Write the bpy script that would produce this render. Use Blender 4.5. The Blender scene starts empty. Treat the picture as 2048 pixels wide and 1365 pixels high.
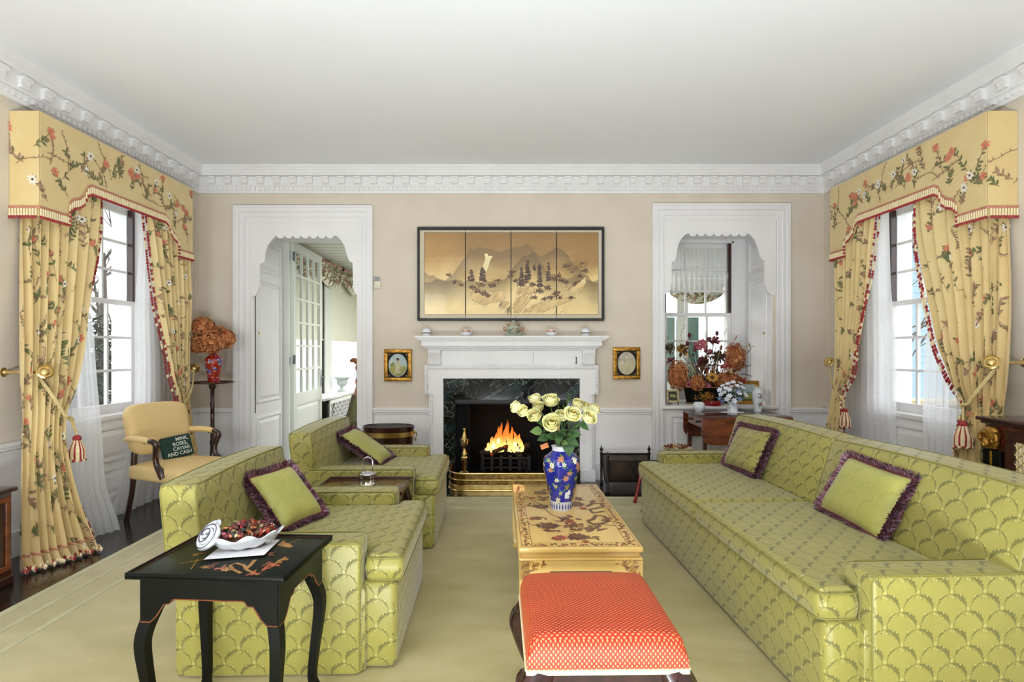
import bpy, bmesh, math, random
from mathutils import Vector, Matrix
PI = math.pi
sc = bpy.context.scene
COL = sc.collection
F = 1120.0          # focal length in pixels of the 2048 px wide photograph
H = 1.38            # eye height
XL, XR, YB, ZC = -3.294, 3.373, 5.95, 3.314   # left wall, right wall, chimney wall, ceiling
YF = -3.2           # wall behind the camera
rnd = random.Random(7)
def R(d): return math.radians(d)
def at(px, py, Y): return Vector(((px-1015)*Y/F, Y, H-(py-700)*Y/F))
def ax(px, Y): return (px-1015)*Y/F
def az(py, Y): return H-(py-700)*Y/F

# ------------------------------------------------------------------ camera, sky, lights, exposure
cam = bpy.data.objects.new('camera', bpy.data.cameras.new('camera'))
COL.objects.link(cam)
cam.location = (0, 0, H); cam.rotation_euler = (R(90), 0, 0)
cam.data.sensor_width = 36; cam.data.lens = 36*F/2048
cam.data.shift_x = 9/2048; cam.data.shift_y = 17.5/2048
cam.data.clip_start = 0.05; cam.data.clip_end = 200
sc.camera = cam
sc.view_settings.view_transform = 'Standard'; sc.view_settings.look = 'None'
sc.view_settings.gamma = 1; sc.view_settings.use_curve_mapping = False
sc.view_settings.exposure = 0.15
w = bpy.data.worlds.new('overcast_sky'); sc.world = w; w.use_nodes = True
bg = w.node_tree.nodes['Background']
bg.inputs['Color'].default_value = (0.90, 0.96, 1.0, 1); bg.inputs['Strength'].default_value = 2.6
def area(name, loc, aim, sx, sy, power, col=(1, 1, 1), portal=False):
    d = bpy.data.lights.new(name, 'AREA'); d.shape = 'RECTANGLE'; d.size = sx; d.size_y = sy
    d.energy = power; d.color = col
    o = bpy.data.objects.new(name, d); COL.objects.link(o); o.location = loc
    o.rotation_euler = (Vector(aim)-Vector(loc)).to_track_quat('-Z', 'Y').to_euler()
    if portal: d.cycles.is_portal = True
    return o
area('ceiling_fill', (0.0, -0.10, 0.09), (0.0, 0.85, 3.3), 2.6, 0.7, 240, (0.86, 0.94, 1.0))  # added unseen uplight near the floor, only there to brighten the ceiling
area('added_rear_fill', (-2.3, -1.9, 1.75), (0.5, 5.6, 1.0), 1.6, 2.0, 72, (0.92, 0.965, 1.0))  # added unseen lamp behind the camera for assumed daylight; no window is built there
area('left_window_portal', (XL-0.32, 4.615, 1.75), (0, 4.615, 1.75), 1.0, 1.9, 1, portal=True)
area('right_window_portal', (XR+0.32, 4.615, 1.75), (0, 4.615, 1.75), 1.0, 1.9, 1, portal=True)
area('sunroom_fill', (0.3, 8.8, 2.66), (0.3, 8.8, 0), 2.4, 2.4, 190, (0.97, 1.0, 0.98))  # added fill hidden behind the chimney wall, stands in for sunroom daylight

# ------------------------------------------------------------------ materials
def lin(c):
    c = c/255
    return c/12.92 if c <= 0.04045 else ((c+0.055)/1.055)**2.4
def rgb(r, g, b): return (lin(r), lin(g), lin(b), 1)
class G:                        # small helper round a node tree
    def __init__(s, name, rough=0.5, metal=0.0, sheen=0.0, coat=0.0, spec=0.5):
        s.m = bpy.data.materials.new(name); s.m.use_nodes = True
        s.nt = s.m.node_tree; s.b = s.nt.nodes['Principled BSDF']
        s.set('Roughness', rough); s.set('Metallic', metal); s.set('Sheen Weight', sheen)
        s.set('Coat Weight', coat); s.set('Specular IOR Level', spec)
        s._tc = None
    def set(s, k, v):
        i = s.b.inputs[k]
        if isinstance(v, bpy.types.NodeSocket): s.nt.links.new(v, i)
        else: i.default_value = v
    def tc(s, k):
        if s._tc is None: s._tc = s.nt.nodes.new('ShaderNodeTexCoord')
        return s._tc.outputs[k]
    def link(s, v, i):
        if isinstance(v, bpy.types.NodeSocket): s.nt.links.new(v, i)
        elif v is not None: i.default_value = v
    def m_(s, op, a, b=None, c=None, clamp=False):
        n = s.nt.nodes.new('ShaderNodeMath'); n.operation = op; n.use_clamp = clamp
        s.link(a, n.inputs[0]); s.link(b, n.inputs[1]); s.link(c, n.inputs[2]); return n.outputs[0]
    def sep(s, v):
        n = s.nt.nodes.new('ShaderNodeSeparateXYZ'); s.link(v, n.inputs[0]); return n.outputs
    def comb(s, x, y, z=0.0):
        n = s.nt.nodes.new('ShaderNodeCombineXYZ')
        s.link(x, n.inputs[0]); s.link(y, n.inputs[1]); s.link(z, n.inputs[2]); return n.outputs[0]
    def map(s, v, scale=(1, 1, 1), rot=(0, 0, 0), loc=(0, 0, 0)):
        n = s.nt.nodes.new('ShaderNodeMapping'); s.link(v, n.inputs[0])
        n.inputs['Scale'].default_value = scale; n.inputs['Rotation'].default_value = rot
        n.inputs['Location'].default_value = loc; return n.outputs[0]
    def noise(s, v, scale=5, detail=3, rough=0.5, dist=0.0):
        n = s.nt.nodes.new('ShaderNodeTexNoise'); s.link(v, n.inputs['Vector'])
        n.inputs['Scale'].default_value = scale; n.inputs['Detail'].default_value = detail
        n.inputs['Roughness'].default_value = rough; n.inputs['Distortion'].default_value = dist
        return n.outputs[0]
    def voro(s, v, scale=5, feature='F1'):
        n = s.nt.nodes.new('ShaderNodeTexVoronoi'); n.feature = feature
        s.link(v, n.inputs['Vector']); n.inputs['Scale'].default_value = scale; return n.outputs
    def rng(s, v, a, b, c=0.0, d=1.0):
        n = s.nt.nodes.new('ShaderNodeMapRange'); s.link(v, n.inputs[0])
        for i, q in enumerate((a, b, c, d)): n.inputs[1+i].default_value = q
        return n.outputs[0]
    def mix(s, f, a, b):
        n = s.nt.nodes.new('ShaderNodeMix'); n.data_type = 'RGBA'
        s.link(f, n.inputs['Factor']); s.link(a, n.inputs[6]); s.link(b, n.inputs[7]); return n.outputs[2]
    def col(s, v): s.set('Base Color', v)
    def bump(s, h, strength=0.2, dist=0.002):
        n = s.nt.nodes.new('ShaderNodeBump'); n.inputs['Strength'].default_value = strength
        n.inputs['Distance'].default_value = dist; s.link(h, n.inputs['Height'])
        s.nt.links.new(n.outputs[0], s.b.inputs['Normal'])
MAT = {}
def plain(name, c, rough=0.5, c2=None, scale=12, bump=0.0, **k):
    g = G(name, rough, **k)
    c = rgb(*c); c2 = rgb(*c2) if c2 else tuple(q*0.88 for q in c[:3])+(1,)
    n = g.noise(g.tc('Object'), scale, 3)
    g.col(g.mix(g.rng(n, 0.35, 0.68), c2, c))
    if bump: g.bump(g.noise(g.tc('Object'), scale*5, 3), bump)
    MAT[name] = g.m
    return g.m
def wood(name, c, c2, rough=0.3, stretch=(18, 2, 18), coat=0.3, scale=1.6):
    g = G(name, rough, coat=coat)
    v = g.map(g.tc('Object'), stretch)
    n = g.noise(v, scale, 5, 0.6, 0.8)
    n2 = g.noise(g.tc('Object'), 3.0, 2)
    f = g.m_('ADD', g.m_('MULTIPLY', n, 0.75), g.m_('MULTIPLY', n2, 0.25))
    g.col(g.mix(g.rng(f, 0.38, 0.62), rgb(*c2), rgb(*c)))
    g.bump(n, 0.06, 0.001)
    MAT[name] = g.m
    return g.m
def emit(name, c, strength):
    g = G(name); g.col((0, 0, 0, 1)); g.set('Emission Color', rgb(*c)); g.set('Emission Strength', strength)
    MAT[name] = g.m; return g.m
def damask(name, base, dark, light, w=0.118, amt=1.0):
    g = G(name, 0.42, sheen=0.25, spec=0.45)
    o = g.sep(g.map(g.tc('UV'), (1/w, 1/w, 1)))
    wob = g.noise(g.tc('UV'), 45, 2); wob2 = g.noise(g.tc('UV'), 110, 2)
    u = g.m_('ADD', o[0], g.m_('MULTIPLY', g.m_('SUBTRACT', wob, 0.5), 0.10)); v = o[1]
    def lat(du, dv):
        x = g.m_('SUBTRACT', g.m_('FRACT', g.m_('ADD', u, du)), 0.5)
        y = g.m_('SUBTRACT', g.m_('FRACT', g.m_('ADD', v, dv)), 0.5)
        r = g.m_('SQRT', g.m_('ADD', g.m_('MULTIPLY', x, x), g.m_('MULTIPLY', y, y)))
        a = g.m_('ARCTAN2', y, x)
        leaf = g.m_('MULTIPLY_ADD', g.m_('MULTIPLY', g.m_('SINE', g.m_('ADD', g.m_('MULTIPLY', a, 27.0), g.m_('MULTIPLY', r, 46.0))), g.m_('MULTIPLY_ADD', wob2, 1.6, -0.3)), 0.5, 0.5)
        wd = g.m_('MULTIPLY_ADD', leaf, 0.078, 0.014)
        fade = g.m_('ADD', g.m_('MULTIPLY_ADD', g.m_('COSINE', g.m_('MULTIPLY', g.m_('SUBTRACT', a, 2.35), 2.0)), 0.36, 0.52), g.m_('MULTIPLY', g.m_('COSINE', g.m_('MULTIPLY', g.m_('SUBTRACT', a, 2.35), 4.0)), 0.34))
        band = g.rng(g.m_('SUBTRACT', g.m_('ABSOLUTE', g.m_('SUBTRACT', r, 0.43)), g.m_('MULTIPLY', wd, fade)), 0.012, -0.012)
        band = g.m_('MULTIPLY', band, g.rng(y, -0.24, -0.10))
        dots = g.m_('MULTIPLY', g.rng(g.m_('ABSOLUTE', g.m_('SUBTRACT', r, 0.47)), 0.030, 0.018), g.rng(g.m_('COSINE', g.m_('MULTIPLY', g.m_('ADD', a, 0.35), 5.0)), 0.955, 0.985))
        xx = g.m_('SUBTRACT', g.m_('FRACT', g.m_('ADD', g.m_('ADD', u, du), 0.5)), 0.5)
        rr = g.m_('SQRT', g.m_('ADD', g.m_('MULTIPLY', xx, xx), g.m_('MULTIPLY', y, y)))
        aa = g.m_('ARCTAN2', y, xx)
        fl = g.rng(g.m_('SUBTRACT', rr, g.m_('MULTIPLY_ADD', g.m_('COSINE', g.m_('MULTIPLY', aa, 5.0)), 0.012, 0.044)), 0.012, -0.012)
        return band, g.m_('MAXIMUM', fl, dots)
    b1, f1 = lat(0.0, 0.0); b2, f2 = lat(0.5, 0.5)
    band = g.m_('MAXIMUM', b1, b2); fl = g.m_('MAXIMUM', f1, f2)
    cloud = g.noise(g.tc('Object'), 6.0, 3)
    weave = g.noise(g.map(g.tc('UV'), (1, 5, 1)), 90, 2)
    c0 = g.mix(g.rng(cloud, 0.3, 0.7), tuple(q*0.86 for q in rgb(*base)[:3])+(1,), rgb(*base))
    c0 = g.mix(g.m_('MULTIPLY', g.rng(weave, 0.45, 0.75), 0.22), c0, rgb(*light))
    c1 = g.mix(g.m_('MULTIPLY', band, 0.85*amt), c0, rgb(*dark))
    c2 = g.mix(g.m_('MULTIPLY', fl, 0.75*amt), c1, rgb(*light))
    g.col(c2)
    g.set('Roughness', g.m_('MULTIPLY_ADD', band, 0.18, 0.40))
    g.bump(g.m_('ADD', band, g.m_('MULTIPLY', weave, 0.4)), 0.15, 0.0012)
    MAT[name] = g.m
    return g.m
def diamonds(name, base, spot, pu, pv, ru, rv, rough=0.5, sheen=0.4, dark=None):
    g = G(name, rough, sheen=sheen)
    o = g.sep(g.map(g.tc('UV'), (1/pu, 1/pv, 1)))
    def lat(d):
        x = g.m_('DIVIDE', g.m_('SUBTRACT', g.m_('FRACT', g.m_('ADD', o[0], d)), 0.5), ru)
        y = g.m_('DIVIDE', g.m_('SUBTRACT', g.m_('FRACT', g.m_('ADD', o[1], d)), 0.5), rv)
        return g.rng(g.m_('SQRT', g.m_('ADD', g.m_('MULTIPLY', x, x), g.m_('MULTIPLY', y, y))), 1.08, 0.85)
    f = g.m_('MAXIMUM', lat(0.0), lat(0.5))
    n = g.noise(g.tc('Object'), 7, 3)
    b0 = rgb(*base); d0 = rgb(*dark) if dark else tuple(q*0.85 for q in b0[:3])+(1,)
    g.col(g.mix(f, g.mix(g.rng(n, 0.3, 0.7), d0, b0), rgb(*spot)))
    g.set('Sheen Tint', rgb(*spot)); g.bump(f, 0.3, 0.001)
    MAT[name] = g.m
    return g.m
def glassy(name, tint=(1, 1, 1, 1), refl=0.06):
    m = bpy.data.materials.new(name); m.use_nodes = True; nt = m.node_tree; nt.nodes.clear()
    o = nt.nodes.new('ShaderNodeOutputMaterial'); mx = nt.nodes.new('ShaderNodeMixShader')
    t = nt.nodes.new('ShaderNodeBsdfTransparent'); gl = nt.nodes.new('ShaderNodeBsdfGlossy')
    t.inputs[0].default_value = tint; gl.inputs['Roughness'].default_value = 0.02
    mx.inputs[0].default_value = refl
    nt.links.new(t.outputs[0], mx.inputs[1]); nt.links.new(gl.outputs[0], mx.inputs[2]); nt.links.new(mx.outputs[0], o.inputs[0])
    MAT[name] = m; return m
def sheer(name, c, transp=0.35):
    m = bpy.data.materials.new(name); m.use_nodes = True; nt = m.node_tree; nt.nodes.clear()
    o = nt.nodes.new('ShaderNodeOutputMaterial'); m1 = nt.nodes.new('ShaderNodeMixShader'); m2 = nt.nodes.new('ShaderNodeMixShader')
    t = nt.nodes.new('ShaderNodeBsdfTransparent'); d = nt.nodes.new('ShaderNodeBsdfDiffuse'); l = nt.nodes.new('ShaderNodeBsdfTranslucent')
    tc = nt.nodes.new('ShaderNodeTexCoord'); nz = nt.nodes.new('ShaderNodeTexNoise'); nz.inputs['Scale'].default_value = 60
    mr = nt.nodes.new('ShaderNodeMapRange'); mr.inputs[3].default_value = transp-0.08; mr.inputs[4].default_value = transp+0.08
    d.inputs[0].default_value = rgb(*c); l.inputs[0].default_value = rgb(*c)
    m1.inputs[0].default_value = 0.6
    nt.links.new(tc.outputs['Object'], nz.inputs['Vector']); nt.links.new(nz.outputs[0], mr.inputs[0]); nt.links.new(mr.outputs[0], m2.inputs[0])
    nt.links.new(d.outputs[0], m1.inputs[1]); nt.links.new(l.outputs[0], m1.inputs[2])
    nt.links.new(m1.outputs[0], m2.inputs[1]); nt.links.new(t.outputs[0], m2.inputs[2]); nt.links.new(m2.outputs[0], o.inputs[0])
    MAT[name] = m; return m

plain('wall_paper', (221, 209, 193), 0.85, (216, 203, 186), 3, 0.05)
plain('white_paint', (240, 238, 238), 0.45, (234, 232, 232), 3)
plain('wainscot_paint', (246, 243, 243), 0.5, (241, 238, 238), 3)
plain('ceiling_paint', (243, 244, 248), 0.9, (241, 242, 246), 1.5)
plain('sunroom_paint', (232, 235, 228), 0.5, (227, 230, 223), 3)
plain('slat_green', (140, 158, 138), 0.6)
wood('dark_floor', (34, 24, 22), (20, 14, 13), 0.22, (3, 30, 3), 0.3)
wood('mahogany', (98, 42, 24), (52, 19, 12), 0.22, (3, 16, 16), 0.5)
wood('mahogany_flame', (128, 66, 32), (76, 34, 18), 0.25, (3, 5, 12), 0.5)
wood('dark_mahogany', (66, 26, 20), (34, 13, 11), 0.25, (14, 14, 3), 0.5)
wood('carved_wood', (62, 30, 28), (30, 14, 14), 0.28, (10, 10, 4), 0.5)
wood('log_bark', (54, 36, 26), (18, 12, 9), 0.9, (6, 6, 6), 0.0)
plain('brass', (232, 208, 146), 0.28, (206, 176, 108), 14, metal=1.0)
plain('dark_brass', (150, 122, 70), 0.3, (92, 72, 40), 40, metal=1.0)
plain('gilt', (196, 150, 66), 0.35, (140, 98, 36), 30, metal=0.8)
plain('gold_paint', (190, 140, 62), 0.4, (150, 100, 40), 40, metal=0.3)
plain('silver', (225, 225, 228), 0.12, (200, 200, 205), 10, metal=1.0)
plain('iron', (58, 54, 54), 0.5, (38, 35, 35), 20, metal=0.6)
plain('steel', (150, 152, 158), 0.35, (126, 128, 134), 20, metal=0.8)
plain('soot', (14, 13, 13), 0.9, (7, 7, 7), 9)
plain('black_metal', (34, 33, 36), 0.5, (22, 21, 24), 9)
plain('black_lacquer', (13, 13, 11), 0.42, (19, 20, 15), 4, spec=0.1)
plain('green_lacquer', (30, 36, 23), 0.36, (16, 20, 16), 5, spec=0.1)
plain('red_line', (120, 66, 34), 0.4, (90, 44, 24), 30)
plain('black_velvet', (18, 15, 13), 0.8)
plain('ceramic_white', (232, 236, 240), 0.12, (222, 227, 233), 6, coat=0.4)
plain('ceramic_green', (150, 160, 136), 0.2, (190, 194, 178), 60, coat=0.3)
plain('ceramic_blue', (38, 48, 168), 0.1, (28, 36, 138), 16, coat=0.6)
plain('imari_red', (170, 44, 28), 0.15, (150, 36, 24), 20, coat=0.5)
plain('imari_blue', (96, 116, 182), 0.15, (70, 86, 160), 30, coat=0.5)
plain('yellow_silk', (228, 204, 148), 0.55, (222, 196, 138), 6, sheen=0.2)
plain('lining', (232, 216, 176), 0.7)
plain('print_green', (122, 126, 82), 0.7, (96, 104, 64), 40)
plain('print_olive', (146, 132, 92), 0.7, (120, 104, 74), 40)
plain('print_mauve', (176, 142, 116), 0.7, (156, 120, 98), 40)
plain('print_red', (212, 112, 86), 0.7, (226, 142, 110), 60)
plain('print_white', (246, 240, 226), 0.7, (232, 222, 200), 60)
plain('print_brown', (160, 126, 96), 0.7, (130, 98, 74), 60)
plain('print_dark', (96, 74, 60), 0.7)
plain('braid_pink', (208, 150, 122), 0.8, (186, 120, 96), 60)
plain('cream_tassel', (240, 224, 186), 0.8, (226, 206, 160), 60)
plain('red_tassel', (172, 58, 58), 0.8, (136, 34, 40), 60)
plain('rope', (226, 208, 156), 0.8, (196, 172, 112), 80)
plain('maroon_fringe', (122, 62, 70), 0.8, (84, 38, 46), 60)
plain('mauve_fringe', (172, 130, 146), 0.8, (130, 92, 110), 60)
plain('slate_fringe', (74, 66, 82), 0.8, (40, 34, 44), 60)
plain('piping_green', (134, 128, 60), 0.6)  # same cloth as the seats, darkened to paint in the seam's shadow line
damask('green_damask', (156, 148, 70), (86, 84, 36), (194, 182, 112), 0.124, 0.88)
damask('green_velvet', (172, 170, 82), (150, 148, 64), (202, 198, 120), 0.16, 0.35)
diamonds('coral_damask', (190, 40, 14), (222, 138, 84), 0.0150, 0.0185, 0.19, 0.25, 0.55, 0.2, (168, 30, 10))
diamonds('yellow_check', (218, 180, 112), (236, 208, 150), 0.011, 0.011, 0.33, 0.33, 0.6, 0.3)
plain('bottle_green', (26, 62, 54), 0.8, (18, 46, 42), 60)
plain('letter_white', (214, 220, 212), 0.8)
plain('rose_petal', (255, 249, 178), 0.5, (255, 252, 206), 14)
plain('rose_heart', (249, 222, 104), 0.5, (251, 232, 132), 20)
plain('leaf_green', (70, 104, 56), 0.45, (46, 74, 40), 18)
plain('leaf_light', (120, 146, 84), 0.45, (88, 120, 62), 18)
plain('stem_green', (74, 104, 50), 0.5)
plain('hydrangea_rust', (200, 126, 76), 0.8, (164, 96, 56), 30)
plain('hydrangea_tan', (222, 158, 102), 0.8, (190, 122, 74), 30)
plain('dried_brown', (104, 68, 46), 0.8, (70, 42, 30), 30)
plain('dried_straw', (206, 192, 152), 0.8, (176, 158, 112), 30)
plain('dried_plum', (106, 40, 46), 0.8, (74, 24, 32), 30)
plain('dried_pink', (190, 110, 118), 0.8, (160, 80, 92), 30)
plain('dried_gold', (206, 158, 66), 0.7, (170, 118, 40), 30)
plain('dried_red', (176, 56, 44), 0.8, (130, 34, 30), 30)
plain('white_petal', (240, 243, 250), 0.6, (222, 228, 242), 20)
plain('blue_petal', (128, 150, 190), 0.6, (98, 118, 160), 20)
plain('red_lacquer', (150, 24, 28), 0.25, (120, 14, 20), 6, coat=0.4)
plain('sky_blue_paint', (140, 178, 200), 0.5)
plain('teal_paint', (88, 150, 142), 0.6, (70, 128, 122), 6)
plain('paper_white', (244, 242, 244), 0.7)
plain('plastic_grey', (150, 152, 158), 0.5)
plain('plastic_cream', (226, 218, 196), 0.5)
plain('linen_mat', (214, 202, 180), 0.9, (204, 190, 168), 60)
plain('shade_fabric', (240, 238, 220), 0.8, (234, 232, 214), 8)
plain('olive_leather', (96, 92, 58), 0.6, (70, 66, 42), 10)
plain('leather_brown', (78, 62, 52), 0.55, (54, 42, 36), 10)
plain('figure_wood', (158, 94, 44), 0.5, (120, 66, 28), 14)
plain('stone_urn', (206, 212, 210), 0.7, (186, 194, 192), 14)
plain('leaf_dark', (70, 78, 58), 0.8, (44, 48, 40), 8)
plain('twig', (96, 86, 80), 0.9)
plain('lawn', (120, 128, 84), 0.95, (96, 104, 66), 2)
plain('pale_siding', (166, 190, 206), 0.7, (158, 182, 200), 2)
plain('brick_terrace', (150, 120, 112), 0.9, (110, 90, 88), 30)
glassy('window_glass'); glassy('clear_glass', (0.93, 0.96, 0.97, 1), 0.14)
sheer('sheer_white', (252, 252, 255), 0.30)
# marble with veins
g = G('green_marble', 0.08, coat=0.4)
vv = g.noise(g.map(g.map(g.tc('Object'), rot=(0, 0.62, 0)), (0.7, 1, 2.6)), 1.9, 5, 0.55, 0.9)
vein = g.rng(g.m_('ABSOLUTE', g.m_('SUBTRACT', vv, 0.5)), 0.0055, 0.0)
v2 = g.noise(g.map(g.map(g.tc('Object'), rot=(0, -1.1, 0)), (0.8, 1, 3.0)), 2.6, 5, 0.55, 0.9)
vein2 = g.rng(g.m_('ABSOLUTE', g.m_('SUBTRACT', v2, 0.52)), 0.0045, 0.0)
cl = g.noise(g.map(g.map(g.tc('Object'), rot=(0, 0.62, 0)), (0.8, 1, 2.4)), 3.0, 5)
c0 = g.mix(g.rng(cl, 0.5, 0.78), rgb(8, 13, 15), rgb(38, 68, 68))
g.col(g.mix(g.m_('MULTIPLY', g.m_('MAXIMUM', vein, g.m_('MULTIPLY', vein2, 0.7)), 0.62), c0, rgb(186, 200, 200)))
MAT['green_marble'] = g.m
# pile rug: brushed sage green
g = G('rug_pile', 0.95, sheen=0.35)
n1 = g.noise(g.map(g.tc('Object'), (1.0, 2.2, 1)), 2.2, 4); n2 = g.noise(g.tc('Object'), 160, 2)
f = g.m_('ADD', g.m_('MULTIPLY', n1, 0.8), g.m_('MULTIPLY', n2, 0.2))
g.col(g.mix(g.rng(f, 0.36, 0.64), rgb(178, 165, 106), rgb(200, 187, 134))); g.bump(n2, 0.5, 0.003); MAT['rug_pile'] = g.m
g = G('rug_border', 0.95, sheen=0.35)
n1 = g.noise(g.tc('Object'), 3.2, 4); n2 = g.noise(g.tc('Object'), 160, 2)
g.col(g.mix(g.rng(n1, 0.36, 0.64), rgb(182, 178, 132), rgb(204, 198, 158))); g.bump(n2, 0.5, 0.003); MAT['rug_border'] = g.m
# gold silk of the painted screen: amber wash above, pale silk below
g = G('gold_silk', 0.30, coat=0.25)
o = g.sep(g.tc('Object'))
n = g.noise(g.map(g.tc('Object'), (1.0, 1, 2.0)), 2.4, 4)
fz = g.m_('ADD', o[2], g.m_('MULTIPLY', g.m_('SUBTRACT', n, 0.5), 0.55))
wv = g.noise(g.map(g.tc('Object'), (2, 2, 90)), 4, 2)
cc = g.mix(g.rng(fz, -0.22, 0.20), rgb(250, 222, 160), rgb(190, 146, 76))
cc = g.mix(g.m_('MULTIPLY', g.rng(fz, 0.16, 0.42), 0.7), cc, rgb(158, 120, 64))
cc = g.mix(g.m_('MULTIPLY', g.rng(wv, 0.45, 0.7), 0.12), cc, rgb(120, 84, 40))
# smoky ink mountains brushed across the upper middle of the silk
def ridge_mask(off, base, amp, sc_, x0, x1, depth):
    nx = g.noise(g.comb(g.m_('ADD', o[0], off), 0.0, 0.0), sc_, 3)
    zr = g.m_('MULTIPLY_ADD', nx, amp, base)
    env = g.m_('MULTIPLY', g.rng(o[0], x0, x0+0.28), g.rng(o[0], x1, x1-0.28))
    zr = g.m_('MULTIPLY_ADD', g.m_('SUBTRACT', env, 1.0), 0.30, zr)
    d = g.m_('SUBTRACT', zr, o[2])
    return g.m_('MULTIPLY', g.rng(d, 0.0, 0.014), g.rng(g.m_('ADD', d, g.m_('MULTIPLY', n, 0.12)), depth, 0.05))
haze = g.m_('MULTIPLY', g.rng(o[0], -0.70, -0.42), g.rng(fz, -0.08, 0.20))
cc = g.mix(g.m_('MULTIPLY', haze, 0.50), cc, rgb(140, 108, 66))
cc = g.mix(g.m_('MULTIPLY', ridge_mask(3.1, 0.04, 0.46, 2.6, -0.70, 0.45, 0.42), 0.62), cc, rgb(112, 92, 62))
cc = g.mix(g.m_('MULTIPLY', ridge_mask(7.7, 0.02, 0.44, 2.9, -0.05, 0.86, 0.34), 0.66), cc, rgb(100, 82, 58))
g.col(cc); MAT['gold_silk'] = g.m
plain('ink_wash', (136, 104, 60), 0.4, (156, 119, 68), 3)
plain('ink_dark', (78, 58, 50), 0.5, (98, 76, 62), 10)
plain('ink_rock', (236, 208, 150), 0.4, (214, 180, 122), 8)
plain('snow_ink', (250, 232, 176), 0.5)
plain('yellow_lacquer', (232, 196, 120), 0.28, (220, 180, 102), 3, coat=0.3)
plain('lacquer_edge', (212, 174, 106), 0.3, (198, 156, 86), 5, coat=0.3)
plain('lac_brown', (92, 58, 40), 0.35, (120, 80, 50), 30)
plain('lac_umber', (142, 96, 54), 0.35, (116, 74, 42), 30)
plain('lac_red', (190, 96, 52), 0.35, (170, 78, 44), 30)
plain('lac_gold', (186, 134, 58), 0.35, (166, 112, 44), 30)
plain('oil_sky', (150, 176, 186), 0.5, (190, 200, 190), 8)
plain('oil_field', (176, 160, 80), 0.5, (120, 130, 70), 10)
plain('oil_dark', (44, 54, 50), 0.5, (30, 38, 36), 12)
plain('oil_cream', (204, 196, 160), 0.5, (178, 170, 130), 14)
plain('oil_stone', (196, 188, 168), 0.5, (160, 152, 132), 14)
# flames and embers give off light
g = G('flame'); o = g.sep(g.tc('Object'))
n = g.noise(g.map(g.tc('Object'), (9, 9, 3)), 1.6, 2, 0.5, 0.6)
hz = g.m_('ADD', o[2], g.m_('MULTIPLY', g.m_('SUBTRACT', n, 0.5), 0.16))
ce = g.mix(g.rng(hz, 0.02, 0.17), (1.0, 0.62, 0.16, 1), (1.0, 0.20, 0.015, 1))
g.col((0, 0, 0, 1)); g.set('Emission Color', ce); g.set('Emission Strength', g.rng(hz, 0.0, 0.30, 2.4, 0.35))
MAT['flame'] = g.m
emit('flame_core', (255, 226, 140), 2.6)
g = G('ember', 0.9); n = g.noise(g.tc('Object'), 26, 3)
g.col(rgb(30, 18, 14)); g.set('Emission Color', rgb(255, 74, 24)); g.set('Emission Strength', g.rng(n, 0.52, 0.78, 0.0, 1.3)); MAT['ember'] = g.m

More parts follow.
